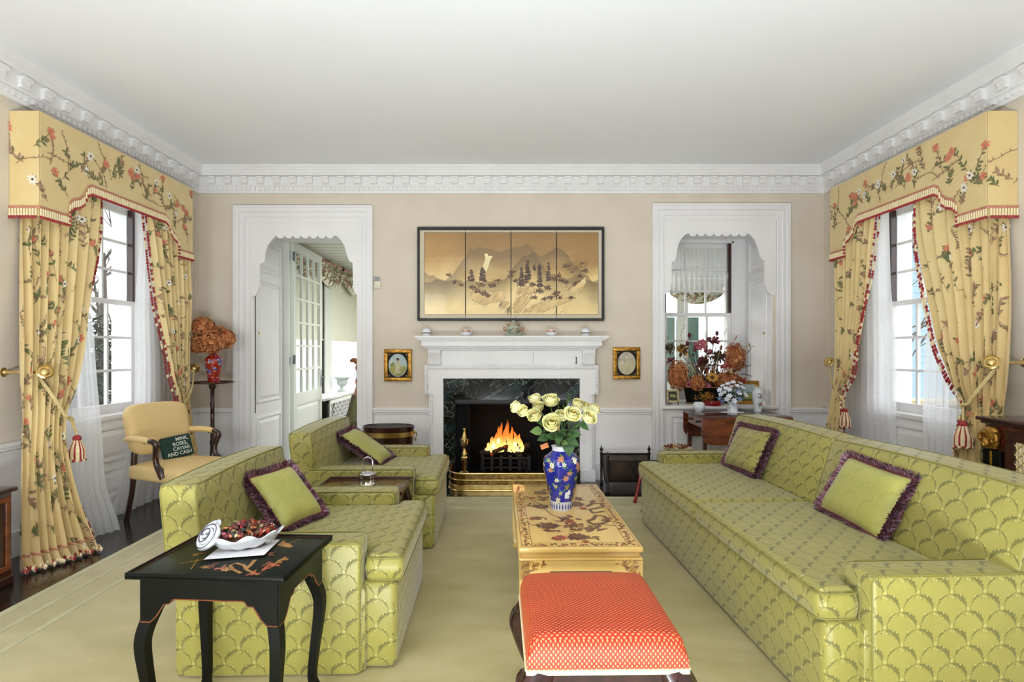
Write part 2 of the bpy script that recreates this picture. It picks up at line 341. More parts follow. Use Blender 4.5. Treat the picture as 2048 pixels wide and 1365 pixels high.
# ------------------------------------------------------------------ mesh building
class MB:
    def __init__(s, *mats):
        s.v = []; s.f = []; s.mi = []; s.uv = []; s.mats = list(mats)
    def mi_(s, m):
        if m is None: return 0
        if isinstance(m, int): return m
        if m not in s.mats: s.mats.append(m)
        return s.mats.index(m)
    def add(s, vs, fs, m=None, uvs=None):
        o = len(s.v); k = s.mi_(m)
        s.v += [tuple(q) for q in vs]
        for i, f in enumerate(fs):
            s.f.append(tuple(o+q for q in f)); s.mi.append(k); s.uv.append(uvs[i] if uvs else None)
        return s
    def mark(s): return len(s.v)
    def xf(s, M, start=0):
        for i in range(start, len(s.v)): s.v[i] = tuple(M @ Vector(s.v[i]))
        return s
    def box(s, x0, x1, y0, y1, z0, z1, m=None):
        x0, x1 = min(x0, x1), max(x0, x1); y0, y1 = min(y0, y1), max(y0, y1); z0, z1 = min(z0, z1), max(z0, z1)
        return s.add([(x0,y0,z0),(x1,y0,z0),(x1,y1,z0),(x0,y1,z0),(x0,y0,z1),(x1,y0,z1),(x1,y1,z1),(x0,y1,z1)],
                     [(3,2,1,0),(4,5,6,7),(0,1,5,4),(1,2,6,5),(2,3,7,6),(3,0,4,7)], m)
    def rbox(s, x0, x1, y0, y1, z0, z1, r=0.01, seg=2, m=None, cuts=0, fn=None):
        bm = bmesh.new(); bmesh.ops.create_cube(bm, size=1)
        for v in bm.verts: v.co = Vector(((x0+x1)/2+v.co.x*(x1-x0), (y0+y1)/2+v.co.y*(y1-y0), (z0+z1)/2+v.co.z*(z1-z0)))
        if r > 0: bmesh.ops.bevel(bm, geom=bm.edges[:], offset=r, segments=seg, profile=0.5, affect='EDGES')
        if cuts: bmesh.ops.subdivide_edges(bm, edges=[e for e in bm.edges if e.calc_length() > 0.1], cuts=cuts, use_grid_fill=True)
        bm.verts.ensure_lookup_table(); bm.normal_update()
        vs = [v.co.copy() for v in bm.verts]
        if fn: vs = [fn(q) for q in vs]
        s.add(vs, [tuple(v.index for v in f.verts) for f in bm.faces], m); bm.free(); return s
    def lathe(s, prof, n=24, c=(0, 0, 0), m=None, sx=1.0, sy=1.0, a0=0.0):
        vs = []; fs = []; k = len(prof); us = []
        for (r, z) in prof:
            for j in range(n):
                a = a0+2*PI*j/n; vs.append((c[0]+r*math.cos(a)*sx, c[1]+r*math.sin(a)*sy, c[2]+z))
        for i in range(k-1):
            for j in range(n):
                fs.append((i*n+j, i*n+(j+1) % n, (i+1)*n+(j+1) % n, (i+1)*n+j))
        fs.append(tuple(range(n-1, -1, -1))); fs.append(tuple(range((k-1)*n, k*n)))
        return s.add(vs, fs, m)
    def tube(s, pts, r, n=8, m=None, closed=False, flat=1.0):
        pts = [Vector(p) for p in pts]; k = len(pts)
        rr = r if isinstance(r, (list, tuple)) else [r]*k
        vs = []; fs = []; N = None
        for i in range(k):
            a = pts[i-1] if (i or closed) else pts[0]; b = pts[(i+1) % k] if (i < k-1 or closed) else pts[-1]
            t = (b-a); t = t.normalized() if t.length > 1e-9 else Vector((0, 0, 1))
            if N is None:
                N = t.orthogonal().normalized()
                if abs(t.z) < 0.9: N = (Vector((0, 0, 1))-t*t.z).normalized()
            N = (N-t*N.dot(t)); N = N.normalized() if N.length > 1e-6 else t.orthogonal().normalized()
            Bn = t.cross(N)
            for j in range(n):
                q = 2*PI*j/n; vs.append(pts[i]+(N*math.cos(q)+Bn*math.sin(q)*flat)*rr[i])
        for i in range(k if closed else k-1):
            for j in range(n):
                i2 = (i+1) % k; fs.append((i*n+j, i*n+(j+1) % n, i2*n+(j+1) % n, i2*n+j))
        if not closed: fs.append(tuple(range(n-1, -1, -1))); fs.append(tuple(range((k-1)*n, k*n)))
        return s.add(vs, fs, m)
    def prism(s, poly, d0, d1, fn, m=None):     # polygon (a, b) extruded from depth d0 to d1 through fn(a, b, d)
        n = len(poly)
        vs = [fn(a, b, d0) for a, b in poly]+[fn(a, b, d1) for a, b in poly]
        return s.add(vs, [tuple(range(n)), tuple(range(2*n-1, n-1, -1))]+[(i, i+n, (i+1) % n+n, (i+1) % n) for i in range(n)], m)
    def grid(s, fn, nu, nv, m=None, uvfn=None, wrap=False):
        vs = [fn(i/nu, j/nv) for j in range(nv+1) for i in range(nu+(0 if wrap else 1))]
        W = nu if wrap else nu+1; fs = []; us = []
        for j in range(nv):
            for i in range(nu):
                i2 = (i+1) % W if wrap else i+1
                fs.append((j*W+i, j*W+i2, (j+1)*W+i2, (j+1)*W+i))
                if uvfn: us.append([uvfn(i/nu, j/nv), uvfn((i+1)/nu, j/nv), uvfn((i+1)/nu, (j+1)/nv), uvfn(i/nu, (j+1)/nv)])
        return s.add(vs, fs, m, us or None)
    def ball(s, c, r, m=None, n=10, k=6, sc_=(1, 1, 1), jit=0.0):
        vs = []; fs = []
        for i in range(k+1):
            t = PI*i/k
            for j in range(n):
                a = 2*PI*j/n; q = r*(1+(rnd.random()-0.5)*jit)
                vs.append((c[0]+q*math.sin(t)*math.cos(a)*sc_[0], c[1]+q*math.sin(t)*math.sin(a)*sc_[1], c[2]-q*math.cos(t)*sc_[2]))
        for i in range(k):
            for j in range(n): fs.append((i*n+j, i*n+(j+1) % n, (i+1)*n+(j+1) % n, (i+1)*n+j))
        return s.add(vs, fs, m)
    def build(s, name, parent=None, smooth=40, label=None, cat=None, group=None, kind=None, loc=None, rz=None, mod=None):
        me = bpy.data.meshes.new(name); me.from_pydata(s.v, [], s.f)
        for q in s.mats: me.materials.append(MAT[q])
        me.polygons.foreach_set('material_index', s.mi)
        uvl = me.uv_layers.new(name='UVMap'); d = []
        vs = s.v
        for p, u in zip(me.polygons, s.uv):
            if u: 
                for q in u: d += [q[0], q[1]]
            else:
                n = p.normal; a = (abs(n.x), abs(n.y), abs(n.z)); k = a.index(max(a))
                for vi in p.vertices:
                    c = vs[vi]
                    d += [c[1], c[2]] if k == 0 else ([c[0], c[2]] if k == 1 else [c[1], c[0]])
        uvl.data.foreach_set('uv', d)
        if smooth:
            me.polygons.foreach_set('use_smooth', [True]*len(me.polygons)); me.set_sharp_from_angle(angle=R(smooth))
        me.update()
        o = bpy.data.objects.new(name, me); COL.objects.link(o)
        if parent: o.parent = parent
        if loc is not None: o.location = loc
        if rz is not None: o.rotation_euler = (0, 0, rz)
        return tag(o, label, cat, group, kind)
def tag(o, label=None, cat=None, group=None, kind=None):
    if label: o['label'] = label
    if cat: o['category'] = cat
    if group: o['group'] = group
    if kind: o['kind'] = kind
    return o
def thing(name, label, cat, loc=(0, 0, 0), rz=0.0, group=None):
    o = bpy.data.objects.new(name, None); COL.objects.link(o); o.empty_display_size = 0.1
    o.location = loc; o.rotation_euler = (0, 0, rz)
    return tag(o, label, cat, group)
def dup(src, label=None, loc=None, rz=None, parent=None):
    c = src.copy(); COL.objects.link(c)
    if parent: c.parent = parent
    if label: c['label'] = label
    if loc is not None: c.location = loc
    if rz is not None: c.rotation_euler = (0, 0, rz)
    for ch in list(src.children): dup(ch, parent=c)
    return c
def piece(me_obj, parent, loc=None, rot=None, scale=None):      # one more part sharing the mesh of me_obj
    c = me_obj.copy(); COL.objects.link(c); c.parent = parent
    if loc is not None: c.location = loc
    if rot is not None: c.rotation_euler = rot
    if scale is not None: c.scale = scale
    return c
def struct(mb, name, **k): return mb.build(name, kind='structure', **k)
def spline(pts, n=6):
    pts = [Vector(p) for p in pts]; out = []
    for i in range(len(pts)-1):
        p0 = pts[max(i-1, 0)]; p1 = pts[i]; p2 = pts[i+1]; p3 = pts[min(i+2, len(pts)-1)]
        for k in range(n):
            t = k/n
            out.append(0.5*((2*p1)+(p2-p0)*t+(2*p0-5*p1+4*p2-p3)*t*t+(3*p1-p0-3*p2+p3)*t*t*t))
    out.append(pts[-1]); return out
def lerp(a, b, t): return a+(b-a)*t
def interp(tab, x):            # piecewise cosine-free linear table [(x, y)]
    if x <= tab[0][0]: return tab[0][1]
    for (a, p), (b, q) in zip(tab, tab[1:]):
        if x <= b: return lerp(p, q, (x-a)/(b-a))
    return tab[-1][1]

# ---- flat print laid on a surface S(u, v) -> (point, normal), u and v in metres
class Print:
    def __init__(s, mb, S, off=0.0015, su=1.0): s.mb = mb; s.S = S; s.off = off; s.su = su; s.n = 0
    def P(s, u, v, k=1.0):          # every stroke lies a hair above the one before
        p, n = s.S(u, v); return p+n*(s.off*k+(s.n % 83)*0.00002)
    def blade(s, u, v, ang, L, W, m, k=1.0, st=(0, .3, .6, 1), wd=(0.25, 1, .85, 0.05)):
        ca, sa = math.cos(ang), math.sin(ang); vs = []; s.n += 1
        for t, w_ in zip(st, wd):
            for sg in (-1, 1):
                a = t*L; b = sg*w_*W/2
                vs.append(s.P(u+(ca*a-sa*b)/s.su, v+sa*a+ca*b, k))
        s.mb.add(vs, [(2*i, 2*i+2, 2*i+3, 2*i+1) for i in range(len(st)-1)], m)
    def dot(s, u, v, r, m, k=1.2, n=7, sq=1.0):
        s.n += 1; vs = [s.P(u+r*math.cos(2*PI*i/n)/s.su, v+r*sq*math.sin(2*PI*i/n), k) for i in range(n)]
        s.mb.add(vs, [tuple(range(n))], m)
    def line(s, pts, w_, m, k=0.8):
        vs = []; s.n += 1
        for i, (u, v) in enumerate(pts):
            a = pts[max(i-1, 0)]; b = pts[min(i+1, len(pts)-1)]
            t = math.atan2(b[1]-a[1], (b[0]-a[0])*s.su)
            ww = w_*(1.0 if not isinstance(w_, (list, tuple)) else 1)/2
            for sg in (-1, 1): vs.append(s.P(u-math.sin(t)*sg*ww/s.su, v+math.cos(t)*sg*ww, k))
        s.mb.add(vs, [(2*i, 2*i+2, 2*i+3, 2*i+1) for i in range(len(pts)-1)], m)
    def poly(s, pts, m, k=1.0): s.mb.add([s.P(u, v, k) for u, v in pts], [tuple(range(len(pts)))], m)
    def flower(s, u, v, r, m, centre, n=8, k=1.4, rg=rnd):
        for i in range(n):
            s.blade(u, v, 2*PI*i/n+rg.random()*0.4, r*(0.75+0.4*rg.random()), r*0.46, m, k+0.05*i, wd=(0.3, 0.85, 1, 0.25))
        s.dot(u, v, r*0.24, centre, k+0.8)
    def sprig(s, u, v, ang, L, leafs, flower=None, r=0.03, rg=rnd, ll=0.032, stem='print_brown', sw=0.004):
        pts = []; a = ang; x, y = u, v; n = 8
        for i in range(n+1):
            pts.append((x, y)); a += rg.uniform(-0.28, 0.28); x += math.cos(a)*L/n/s.su; y += math.sin(a)*L/n
        s.line(pts, sw, stem)
        for i in range(1, n+1):
            if rg.random() < 0.86:
                for sg in (-1, 1):
                    if rg.random() < 0.75:
                        s.blade(pts[i][0], pts[i][1], ang+sg*rg.uniform(0.5, 1.1), ll*rg.uniform(0.7, 1.2), ll*0.42, rg.choice(leafs), 1.1)
        if flower: s.flower(pts[-1][0], pts[-1][1], r, flower, 'print_dark' if flower == 'print_white' else 'print_mauve', rg=rg)
def chinoiserie(P, U, V, n, seed, fl=0.03):
    rg = random.Random(seed); cells = []
    k = max(1, int(round(math.sqrt(n*U*P.su/V)))); m = max(1, int(round(n/k)))
    for i in range(k):
        for j in range(m):
            u = (i+rg.uniform(0.15, 0.85))*U/k; v = (j+rg.uniform(0.1, 0.9))*V/m
            a = rg.choice((1, 1, -0.2))*rg.uniform(0.5, 2.6)
            kind = rg.random()
            leafs = ('print_green', 'print_green', 'print_olive') if kind < 0.62 else ('print_mauve', 'print_olive', 'print_mauve')
            f = rg.choice(('print_red', 'print_white', 'print_red', None, None))
            P.sprig(u, v, a, rg.uniform(0.12, 0.26), leafs, f, fl*rg.uniform(0.8, 1.2), rg, 0.044)
            if rg.random() < 0.4:
                P.sprig(u, v, a+rg.uniform(1.4, 2.4), rg.uniform(0.08, 0.16), ('print_mauve', 'print_olive'), None, fl, rg, 0.022)
# ------------------------------------------------------------------ the room shell
YO = 6.80                                   # outer face of the thick chimney wall
WY0, WY1, WZ0, WZ1 = 4.115, 5.115, 0.80, 2.68   # side window openings
DX0, DX1, DZ = -2.722, -1.567, 2.70         # doorway
NX0, NX1, NZ0, NZ1 = 1.663, 2.816, 0.785, 2.70  # niche
FX0, FX1, FZ = -0.548, 0.632, 0.85          # firebox
MC = 0.0425                                 # centre of the chimney piece
mb = MB('dark_floor'); mb.box(XL-0.3, XR+0.3, YF, YB+0.001, -0.12, 0.0); floor = struct(mb, 'floor', label='dark stained wooden floor round the green rug')
mb = MB('ceiling_paint'); mb.box(XL-0.3, XR+0.3, YF, YO, ZC, ZC+0.1); struct(mb, 'ceiling', label='plain pale grey white ceiling')
RZ = 0.70
def side_wall(name, x0, x1, lab):
    mb = MB('wall_paper', 'wainscot_paint')
    for (y0, y1) in ((YF, WY0), (WY1, YO)):
        mb.box(x0, x1, y0, y1, RZ, ZC, 0); mb.box(x0, x1, y0, y1, 0, RZ, 1)
    mb.box(x0, x1, WY0, WY1, WZ1, ZC, 0); mb.box(x0, x1, WY0, WY1, 0, WZ0, 1)
    return struct(mb, name, smooth=0, label=lab)
side_wall('wall_left', XL-0.3, XL, 'beige papered left wall with white wainscot')
side_wall('wall_right', XR, XR+0.3, 'beige papered right wall with white wainscot')
mb = MB('wall_paper', 'wainscot_paint')
for (x0, x1) in ((XL, DX0), (DX1, FX0), (FX1, NX0), (NX1, XR)):
    mb.box(x0, x1, YB, YO, RZ, ZC, 0); mb.box(x0, x1, YB, YO, 0, RZ, 1)
mb.box(DX0, DX1, YB, YO, DZ, ZC, 0)
mb.box(FX0, FX1, YB, YO, FZ, ZC, 0); mb.box(FX0, FX1, YB+0.55, YO, 0, FZ, 0)
mb.box(NX0, NX1, YB, YO, NZ1, ZC, 0); mb.box(NX0, NX1, YB, YO, 0, NZ0-0.03, 1)
struct(mb, 'wall_back', smooth=0, label='beige papered chimney wall with doorway, fireplace and niche')
mb = MB('wall_paper'); mb.box(XL-0.3, XR+0.3, YF-0.2, YF, 0, ZC); struct(mb, 'wall_front', smooth=0, label='plain beige wall behind the viewer')

# ---- cornice: swept profile, leaf brackets and dentils on each wall
CP = [(0.0, 3.037), (0.022, 3.037), (0.028, 3.052), (0.03, 3.058), (0.03, 3.105), (0.038, 3.112), (0.044, 3.122), (0.044, 3.205),
      (0.094, 3.210), (0.094, 3.232), (0.098, 3.236), (0.098, 3.262), (0.106, 3.268), (0.108, 3.282), (0.116, 3.292), (0.122, 3.300), (0.122, 3.314)]
def cornice(name, pfun, L, nb, nd, lab):
    # pfun(t, o, z): t metres along the wall, o off the wall; mitre taken care of by pfun
    mb = MB('white_paint'); k = len(CP)
    for a, b in zip(CP, CP[1:]):
        q = [pfun(0, *a), pfun(1, *a), pfun(1, *b), pfun(0, *b)]; mb.add(q, [(0, 1, 2, 3)])
    root = struct(mb, name, smooth=0, label=lab)
    br = None
    for i in range(nb):
        t = (i+0.5)/nb
        if br is None or True:
            c = pfun(t, 0, 0, True); ang = c[2]
            if br is None:
                m = MB('white_paint')
                prof = [(0.044, 3.204), (0.090, 3.204), (0.092, 3.192), (0.086, 3.182), (0.074, 3.176), (0.066, 3.160), (0.070, 3.146), (0.060, 3.130), (0.044, 3.124)]
                m.prism(prof, -0.034, 0.034, lambda a, b, d: (d, -a, b))
                m.tube([(-0.042, -0.078, 3.19), (0.042, -0.078, 3.19)], 0.011, 8)
                m.tube([(-0.030, -0.062, 3.138), (0.030, -0.062, 3.138)], 0.010, 8)
                br = m.build('bracket', root, smooth=30); br.location = (c[0], c[1], 0); br.rotation_euler = (0, 0, ang)
            else: piece(br, root, (c[0], c[1], 0), (0, 0, ang))
    m = MB('white_paint')
    for i in range(nd):
        c = pfun((i+0.5)/nd, 0, 0, True); w_ = L/nd*0.27
        st = m.mark(); m.box(-w_, w_, -0.046, -0.028, 3.062, 3.100)
        m.xf(Matrix.Translation((c[0], c[1], 0)) @ Matrix.Rotation(c[2], 4, 'Z'), st)
    m.build('dentils', root, smooth=0, kind='stuff')
    return root
def p_back(t, o, z, c=False):
    if c: return (lerp(XL+0.1, XR-0.1, t), YB, 0)
    return (lerp(XL+o, XR-o, t), YB-o, z)
def p_left(t, o, z, c=False):
    if c: return (XL, lerp(2.2, YB-0.1, t), PI/2)
    return (XL+o, lerp(YF, YB-o, t), z)
def p_right(t, o, z, c=False):
    if c: return (XR, lerp(2.2, YB-0.1, t), -PI/2)
    return (XR-o, lerp(YF, YB-o, t), z)
cornice('trim_1', p_back, 6.667, 38, 130, 'white plaster cornice of brackets and dentils over the fireplace wall')
cornice('trim_2', p_left, 3.65, 20, 72, 'white plaster cornice of brackets and dentils on the left wall')
cornice('trim_3', p_right, 3.65, 20, 72, 'white plaster cornice of brackets and dentils on the right wall')

# ---- chair rails and baseboards
def rail(name, segs, side, lab, base=False):
    mb = MB('wainscot_paint')
    prof = [(0.018, 0.0, 0.15), (0.026, 0.15, 0.17)] if base else [(0.016, 0.700, 0.712), (0.024, 0.718, 0.744), (0.036, 0.744, 0.766)]
    for a, b in segs:
        for o, z0, z1 in prof:
            if side == 'b': mb.box(a, b, YB-o, YB, z0, z1)
            elif side == 'l': mb.box(XL, XL+o, a, b, z0, z1)
            else: mb.box(XR-o, XR, a, b, z0, z1)
    struct(mb, name, smooth=0, label=lab)
bs = ((XL, -2.896), (-1.424, -0.828), (0.912, 1.528), (2.987, XR))
rail('trim_4', bs, 'b', 'white chair rail on the fireplace wall'); rail('baseboard_back', bs, 'b', 'white baseboard on the fireplace wall', True)
ls = ((YF, 3.98), (5.25, YB))
rail('trim_5', ls, 'l', 'white chair rail on the left wall'); rail('baseboard_left', ls, 'l', 'white baseboard on the left wall', True)
rail('trim_6', ls, 'r', 'white chair rail on the right wall'); rail('baseboard_right', ls, 'r', 'white baseboard on the right wall', True)
for sx, nm in ((XL+0.006, 'trim_7'), (XR-0.006, 'trim_8')):
    mb = MB('wall_paper'); mb.box(sx-0.006, sx+0.006, YB-0.06, YB, 0.77, 3.037); struct(mb, nm, smooth=0, label='narrow beige corner strip of the papered wall')

# ---- door-style casings with a scalloped board
def casing(name, x0, x1, zt, inner0, inner1, zin, board, mats, lab, zb=0.0):
    mb = MB('white_paint')
    bands = [(0.0, 0.022, 0.050), (0.022, 0.060, 0.036), (0.060, 0.068, 0.044), (0.068, 0.108, 0.026), (0.108, 0.120, 0.032), (0.120, 0.172, 0.014)]
    for a, b, p in bands:
        bl = min(b, inner0-x0) if b > 0.15 else b
        mb.box(x0+a, x0+bl, YB-p, YB+0.01, zb, zt-a)
        mb.box(x1-bl, x1-a, YB-p, YB+0.01, zb, zt-a)
        mb.box(x0+bl, x1-bl, YB-p, YB+0.01, zt-b, zt-a)
    root = struct(mb, name, smooth=0, label=lab)
    m = MB('white_paint')
    m.prism(board, YB-0.008, YB+0.022, lambda a, b, d: (a, d, b)); m.build('scalloped_board', root, smooth=0)
    return root
def scallop_board(xs, pxs, z_in, x0, x1, cusps, dip):
    # outline: up the left side, along the scallops, down the right side, back along the top
    P = [(ax(px, YB), az(py, YB)) for px, py in pxs[0]]
    n, xa, xb, zc = cusps
    xa, xb, zc = ax(xa, YB), ax(xb, YB), az(zc, YB)
    for i in range(n):
        for k in range(8):
            t = k/8; P.append((lerp(xa, xb, (i+t)/n), zc-dip*math.sin(PI*t)**0.6))
    P.append((xb, zc))
    P += [(ax(px, YB), az(py, YB)) for px, py in pxs[1]]
    return [(x0, z_in)]+[(x0, P[0][1])]+P+[(x1, P[-1][1])]+[(x1, z_in)]
LB = [(504.7, 594), (511, 592), (514, 587), (517, 580), (520, 570), (520, 528.5), (526, 527.5), (530, 522), (531, 505), (535, 492), (541, 483), (548, 476)]
RB = [(676, 474), (683, 482), (689, 492), (693, 506), (697, 519), (700, 524), (705.5, 526), (706.5, 575), (709, 584), (713, 590), (719, 593)]
brd = scallop_board(None, (LB, RB), DZ+0.07, ax(499, YB), ax(724, YB), (7, 553, 669, 471), 0.034)
door1 = casing('door_1', ax(470, YB), ax(747, YB), az(413, YB), ax(503, YB), ax(720, YB), az(440, YB), brd, None, 'white moulded doorway with scalloped arch board left of the fireplace')
LB = [(1328, 590), (1335, 587), (1340, 581), (1343, 566), (1343, 524), (1349, 522), (1352, 516), (1354, 499), (1357, 488), (1363, 477), (1370, 470)]
RB = [(1500, 470), (1507, 477), (1512, 487), (1516, 499), (1519, 511), (1523, 519), (1528, 523), (1528.5, 569), (1533, 581), (1538, 588), (1545, 591)]
brd = scallop_board(None, (LB, RB), NZ1+0.08, ax(1322, YB), ax(1551, YB), (7, 1377, 1494, 467), 0.034)
niche = casing('door_2', ax(1303, YB), ax(1577, YB), az(409, YB), ax(1328, YB), ax(1546, YB), az(436, YB), brd, None, 'white moulded arch with scalloped board framing the window niche right of the fireplace')
# panels of the doorway and the niche: linings, raised panels, sill
def raised(mb, fn, a0, a1, z0, z1, w_=0.05, p=0.014):      # frame-and-field panel; fn(a, p, z)
    def bx(a, b, c, d, q):
        v = [fn(a, 0, c), fn(b, 0, c), fn(b, 0, d), fn(a, 0, d), fn(a, q, c), fn(b, q, c), fn(b, q, d), fn(a, q, d)]
        mb.add(v, [(0, 1, 2, 3), (7, 6, 5, 4), (0, 4, 5, 1), (1, 5, 6, 2), (2, 6, 7, 3), (3, 7, 4, 0)])
    for q in ((a0, a1, z0, z0+0.018), (a0, a1, z1-0.018, z1), (a0, a0+0.018, z0+0.018, z1-0.018), (a1-0.018, a1, z0+0.018, z1-0.018)): bx(*q, p)
    # bevelled field
    i, j = 0.032, w_+0.02
    v = [fn(a0+i, 0, z0+i), fn(a1-i, 0, z0+i), fn(a1-i, 0, z1-i), fn(a0+i, 0, z1-i), fn(a0+j, p*0.9, z0+j), fn(a1-j, p*0.9, z0+j), fn(a1-j, p*0.9, z1-j), fn(a0+j, p*0.9, z1-j)]
    mb.add(v, [(4, 5, 6, 7), (0, 1, 5, 4), (1, 2, 6, 5), (2, 3, 7, 6), (3, 0, 4, 7)])
def reveal(root, x, sgn, y0, y1, zlow, zt, splits, name='reveal_panel'):
    mb = MB('white_paint')
    mb.box(x, x+sgn*0.012, y0, y1, zlow, zt)
    fn = lambda a, p, z: (x+sgn*(0.012+p), a, z)
    for (c, d) in splits: raised(mb, fn, y0+0.10, y1-0.10, c, d)
    mb.build(name, root, smooth=0)
reveal(door1, DX0, 1, YB+0.001, YO-0.02, 0, DZ, ((0.12, 0.64), (0.80, 2.15), (2.24, 2.6)))
reveal(door1, DX1, -1, YB+0.001, YO-0.02, 0, DZ, ((0.12, 0.64), (0.80, 2.15), (2.24, 2.6)))
m = MB('white_paint'); m.box(DX0, DX1, YB+0.02, YO, DZ-0.02, DZ); m.build('head_lining', door1, smooth=0)
m = MB('black_velvet'); m.box(DX0+0.012, DX0+0.016, YB+0.062, YB+0.072, 0.70, 2.3); m.build('hinge_gap', door1, smooth=0)
m = MB('brass'); m.ball((DX0+0.028, YB+0.12, 1.56), 0.014); m.build('door_knob', door1, label='small brass knob')
reveal(niche, NX0, 1, YB+0.001, 6.58, NZ0, NZ1, ((0.87, 1.45), (1.55, 2.55)))
reveal(niche, NX1, -1, YB+0.001, 6.58, NZ0, NZ1, ((0.84, 2.18), (2.26, 2.6)))
m = MB('white_paint'); m.box(NX0, NX1, YB+0.02, 6.6, NZ1-0.02, NZ1); m.build('head_lining', niche, smooth=0)
m = MB('white_paint'); m.rbox(NX0-0.03, NX1+0.03, YB-0.06, 6.60, NZ0-0.03, NZ0, 0.006); m.build('niche_sill', niche)
m = MB('brass'); m.ball((NX1-0.03, YB+0.14, 1.56), 0.013); m.build('door_knob', niche, label='small brass knob')
m = MB('white_paint'); m.box(NX0, NX1, YB-0.010, YB, 0.0, NZ0-0.03)
for a, b in ((NX0+0.06, NX0+0.55), (NX0+0.60, NX1-0.06)): raised(m, lambda a_, p, z: (a_, YB-0.010-p, z), a, b, 0.14, NZ0-0.10)
m.build('lower_panel', niche, smooth=0)

# ---- sash windows: 3 x 3 panes over 3 x 3
def window(name, W, z0, zm, z1, loc, rz, lab, apron=True, pd=0.13):
    h = W/2
    mb = MB('white_paint')
    mb.box(-h-0.02, -h, -pd, 0.21, z0, z1+0.02); mb.box(h, h+0.02, -pd, 0.21, z0, z1+0.02); mb.box(-h-0.02, h+0.02, -pd, 0.21, z1, z1+0.03)
    root = struct(mb, name, smooth=0, label=lab, loc=loc, rz=rz)
    m = MB('white_paint'); m.rbox(-h-0.02, h+0.02, -pd-0.03, 0.12, z0-0.04, z0, 0.005); m.build('window_sill', root)
    def sash(nm, a, b, y, br, tr):
        m = MB('white_paint'); st = 0.042
        m.box(-h, -h+st, y, y+0.036, a, b); m.box(h-st, h, y, y+0.036, a, b)
        m.box(-h+st, h-st, y, y+0.036, a, a+br); m.box(-h+st, h-st, y, y+0.036, b-tr, b)
        iw = W-2*st; ih = b-tr-a-br
        for i in (1, 2): x = -h+st+iw*i/3; m.box(x-0.010, x+0.010, y+0.004, y+0.032, a+br, b-tr)
        for i in (1, 2): z = a+br+ih*i/3; m.box(-h+st, h-st, y+0.005, y+0.031, z-0.010, z+0.010)
        s = m.build(nm, root, smooth=0)
        g_ = MB('window_glass'); g_.box(-iw/6+0.009, iw/6-0.009, -0.0015, 0.0015, -ih/6+0.009, ih/6-0.009)
        p0 = None
        for i in range(3):
            for j in range(3):
                L = (-h+st+iw*(i+0.5)/3, y+0.018, a+br+ih*(j+0.5)/3)
                if p0 is None: p0 = g_.build('pane', s, smooth=0, loc=L)
                else: piece(p0, s, L)
    sash('upper_sash', zm-0.005, z1, 0.044, 0.04, 0.05)
    sash('lower_sash', z0, zm+0.03, 0.0, 0.075, 0.042)
    for sg in (-1, 1):
        m = MB('dark_mahogany'); m.box(sg*(h-0.034), sg*h, -0.004, 0.040, zm+0.032, z1); m.build('sash_channel', root, smooth=0, label='dark maroon sash channel')
    if apron:
        m = MB('white_paint'); y = -pd
        m.box(-h-0.02, h+0.02, y-0.012, y+0.02, 0.0, z0-0.04)
        for a, b in ((0.16, 0.40), (0.46, z0-0.10)): raised(m, lambda a_, p, z: (a_, y-0.012-p, z), -h+0.05, h-0.05, a, b)
        m.build('apron_panel', root, smooth=0)
        for sg in (-1, 1):
            m = MB('white_paint'); m.box(sg*(h+0.02), sg*(h+0.13), y-0.022, y, 0, z1+0.05); m.box(sg*(h+0.10), sg*(h+0.13), y-0.036, y-0.022, 0, z1+0.05); m.build('window_casing', root, smooth=0)
        m = MB('white_paint'); m.box(-h-0.13, h+0.13, y-0.022, y, z1+0.05, z1+0.15); m.build('window_casing', root, smooth=0)
    return root
window('window_1', 0.96, 0.84, 1.785, 2.64, (XL-0.10, 4.615, 0), PI/2, 'white sash window in the left wall between floral curtains', pd=0.10)
window('window_2', 0.96, 0.84, 1.785, 2.64, (XR+0.10, 4.615, 0), -PI/2, 'white sash window in the right wall between floral curtains', pd=0.10)
window('window_3', 0.80, 0.83, 1.785, 2.64, (2.245, 6.63, 0), 0, 'white sash window at the back of the niche', apron=False, pd=0.03)
m = MB('white_paint')
m.box(NX0, 1.825, 6.60, YO, NZ0, NZ1); m.box(2.665, NX1, 6.60, YO, NZ0, NZ1); m.box(1.825, 2.665, 6.60, YO, 2.67, NZ1)
m.box(2.665, 2.70, 6.585, 6.60, NZ0, NZ1); m.box(2.745, 2.765, 6.59, 6.60, NZ0, NZ1)
struct(m, 'trim_9', smooth=0, label='white frame boards round the niche window')
# ------------------------------------------------------------------ the sunroom beyond
SX0, SX1, SY1, SZ = -2.95, 4.7, 11.6, 2.85
m = MB('olive_leather'); m.box(SX0-0.2, SX1+0.2, YB, SY1+0.2, -0.12, -0.001); struct(m, 'floor_sunroom', smooth=0, label='floor of the sunroom beyond the doorway')
m = MB('slat_green'); m.box(SX0-0.2, SX1+0.2, YO, SY1+0.2, SZ+0.03, SZ+0.1); ceil2 = struct(m, 'ceiling_sunroom', smooth=0, label='slatted white and green ceiling of the sunroom')
p0 = None; n = 19
for i in range(n):
    y = YO+0.13+0.25*i
    if p0 is None:
        m = MB('sunroom_paint'); m.rbox(SX0, SX1, -0.098, 0.098, 0, 0.03, 0.006, 1); p0 = m.build('plank', ceil2, loc=(0, y, SZ))
    else: piece(p0, ceil2, (0, y, SZ))
m = MB('sunroom_paint'); m.box(SX1, SX1+0.2, YO, SY1, 0, SZ); struct(m, 'wall_sunroom_right', smooth=0, label='white right wall of the sunroom')
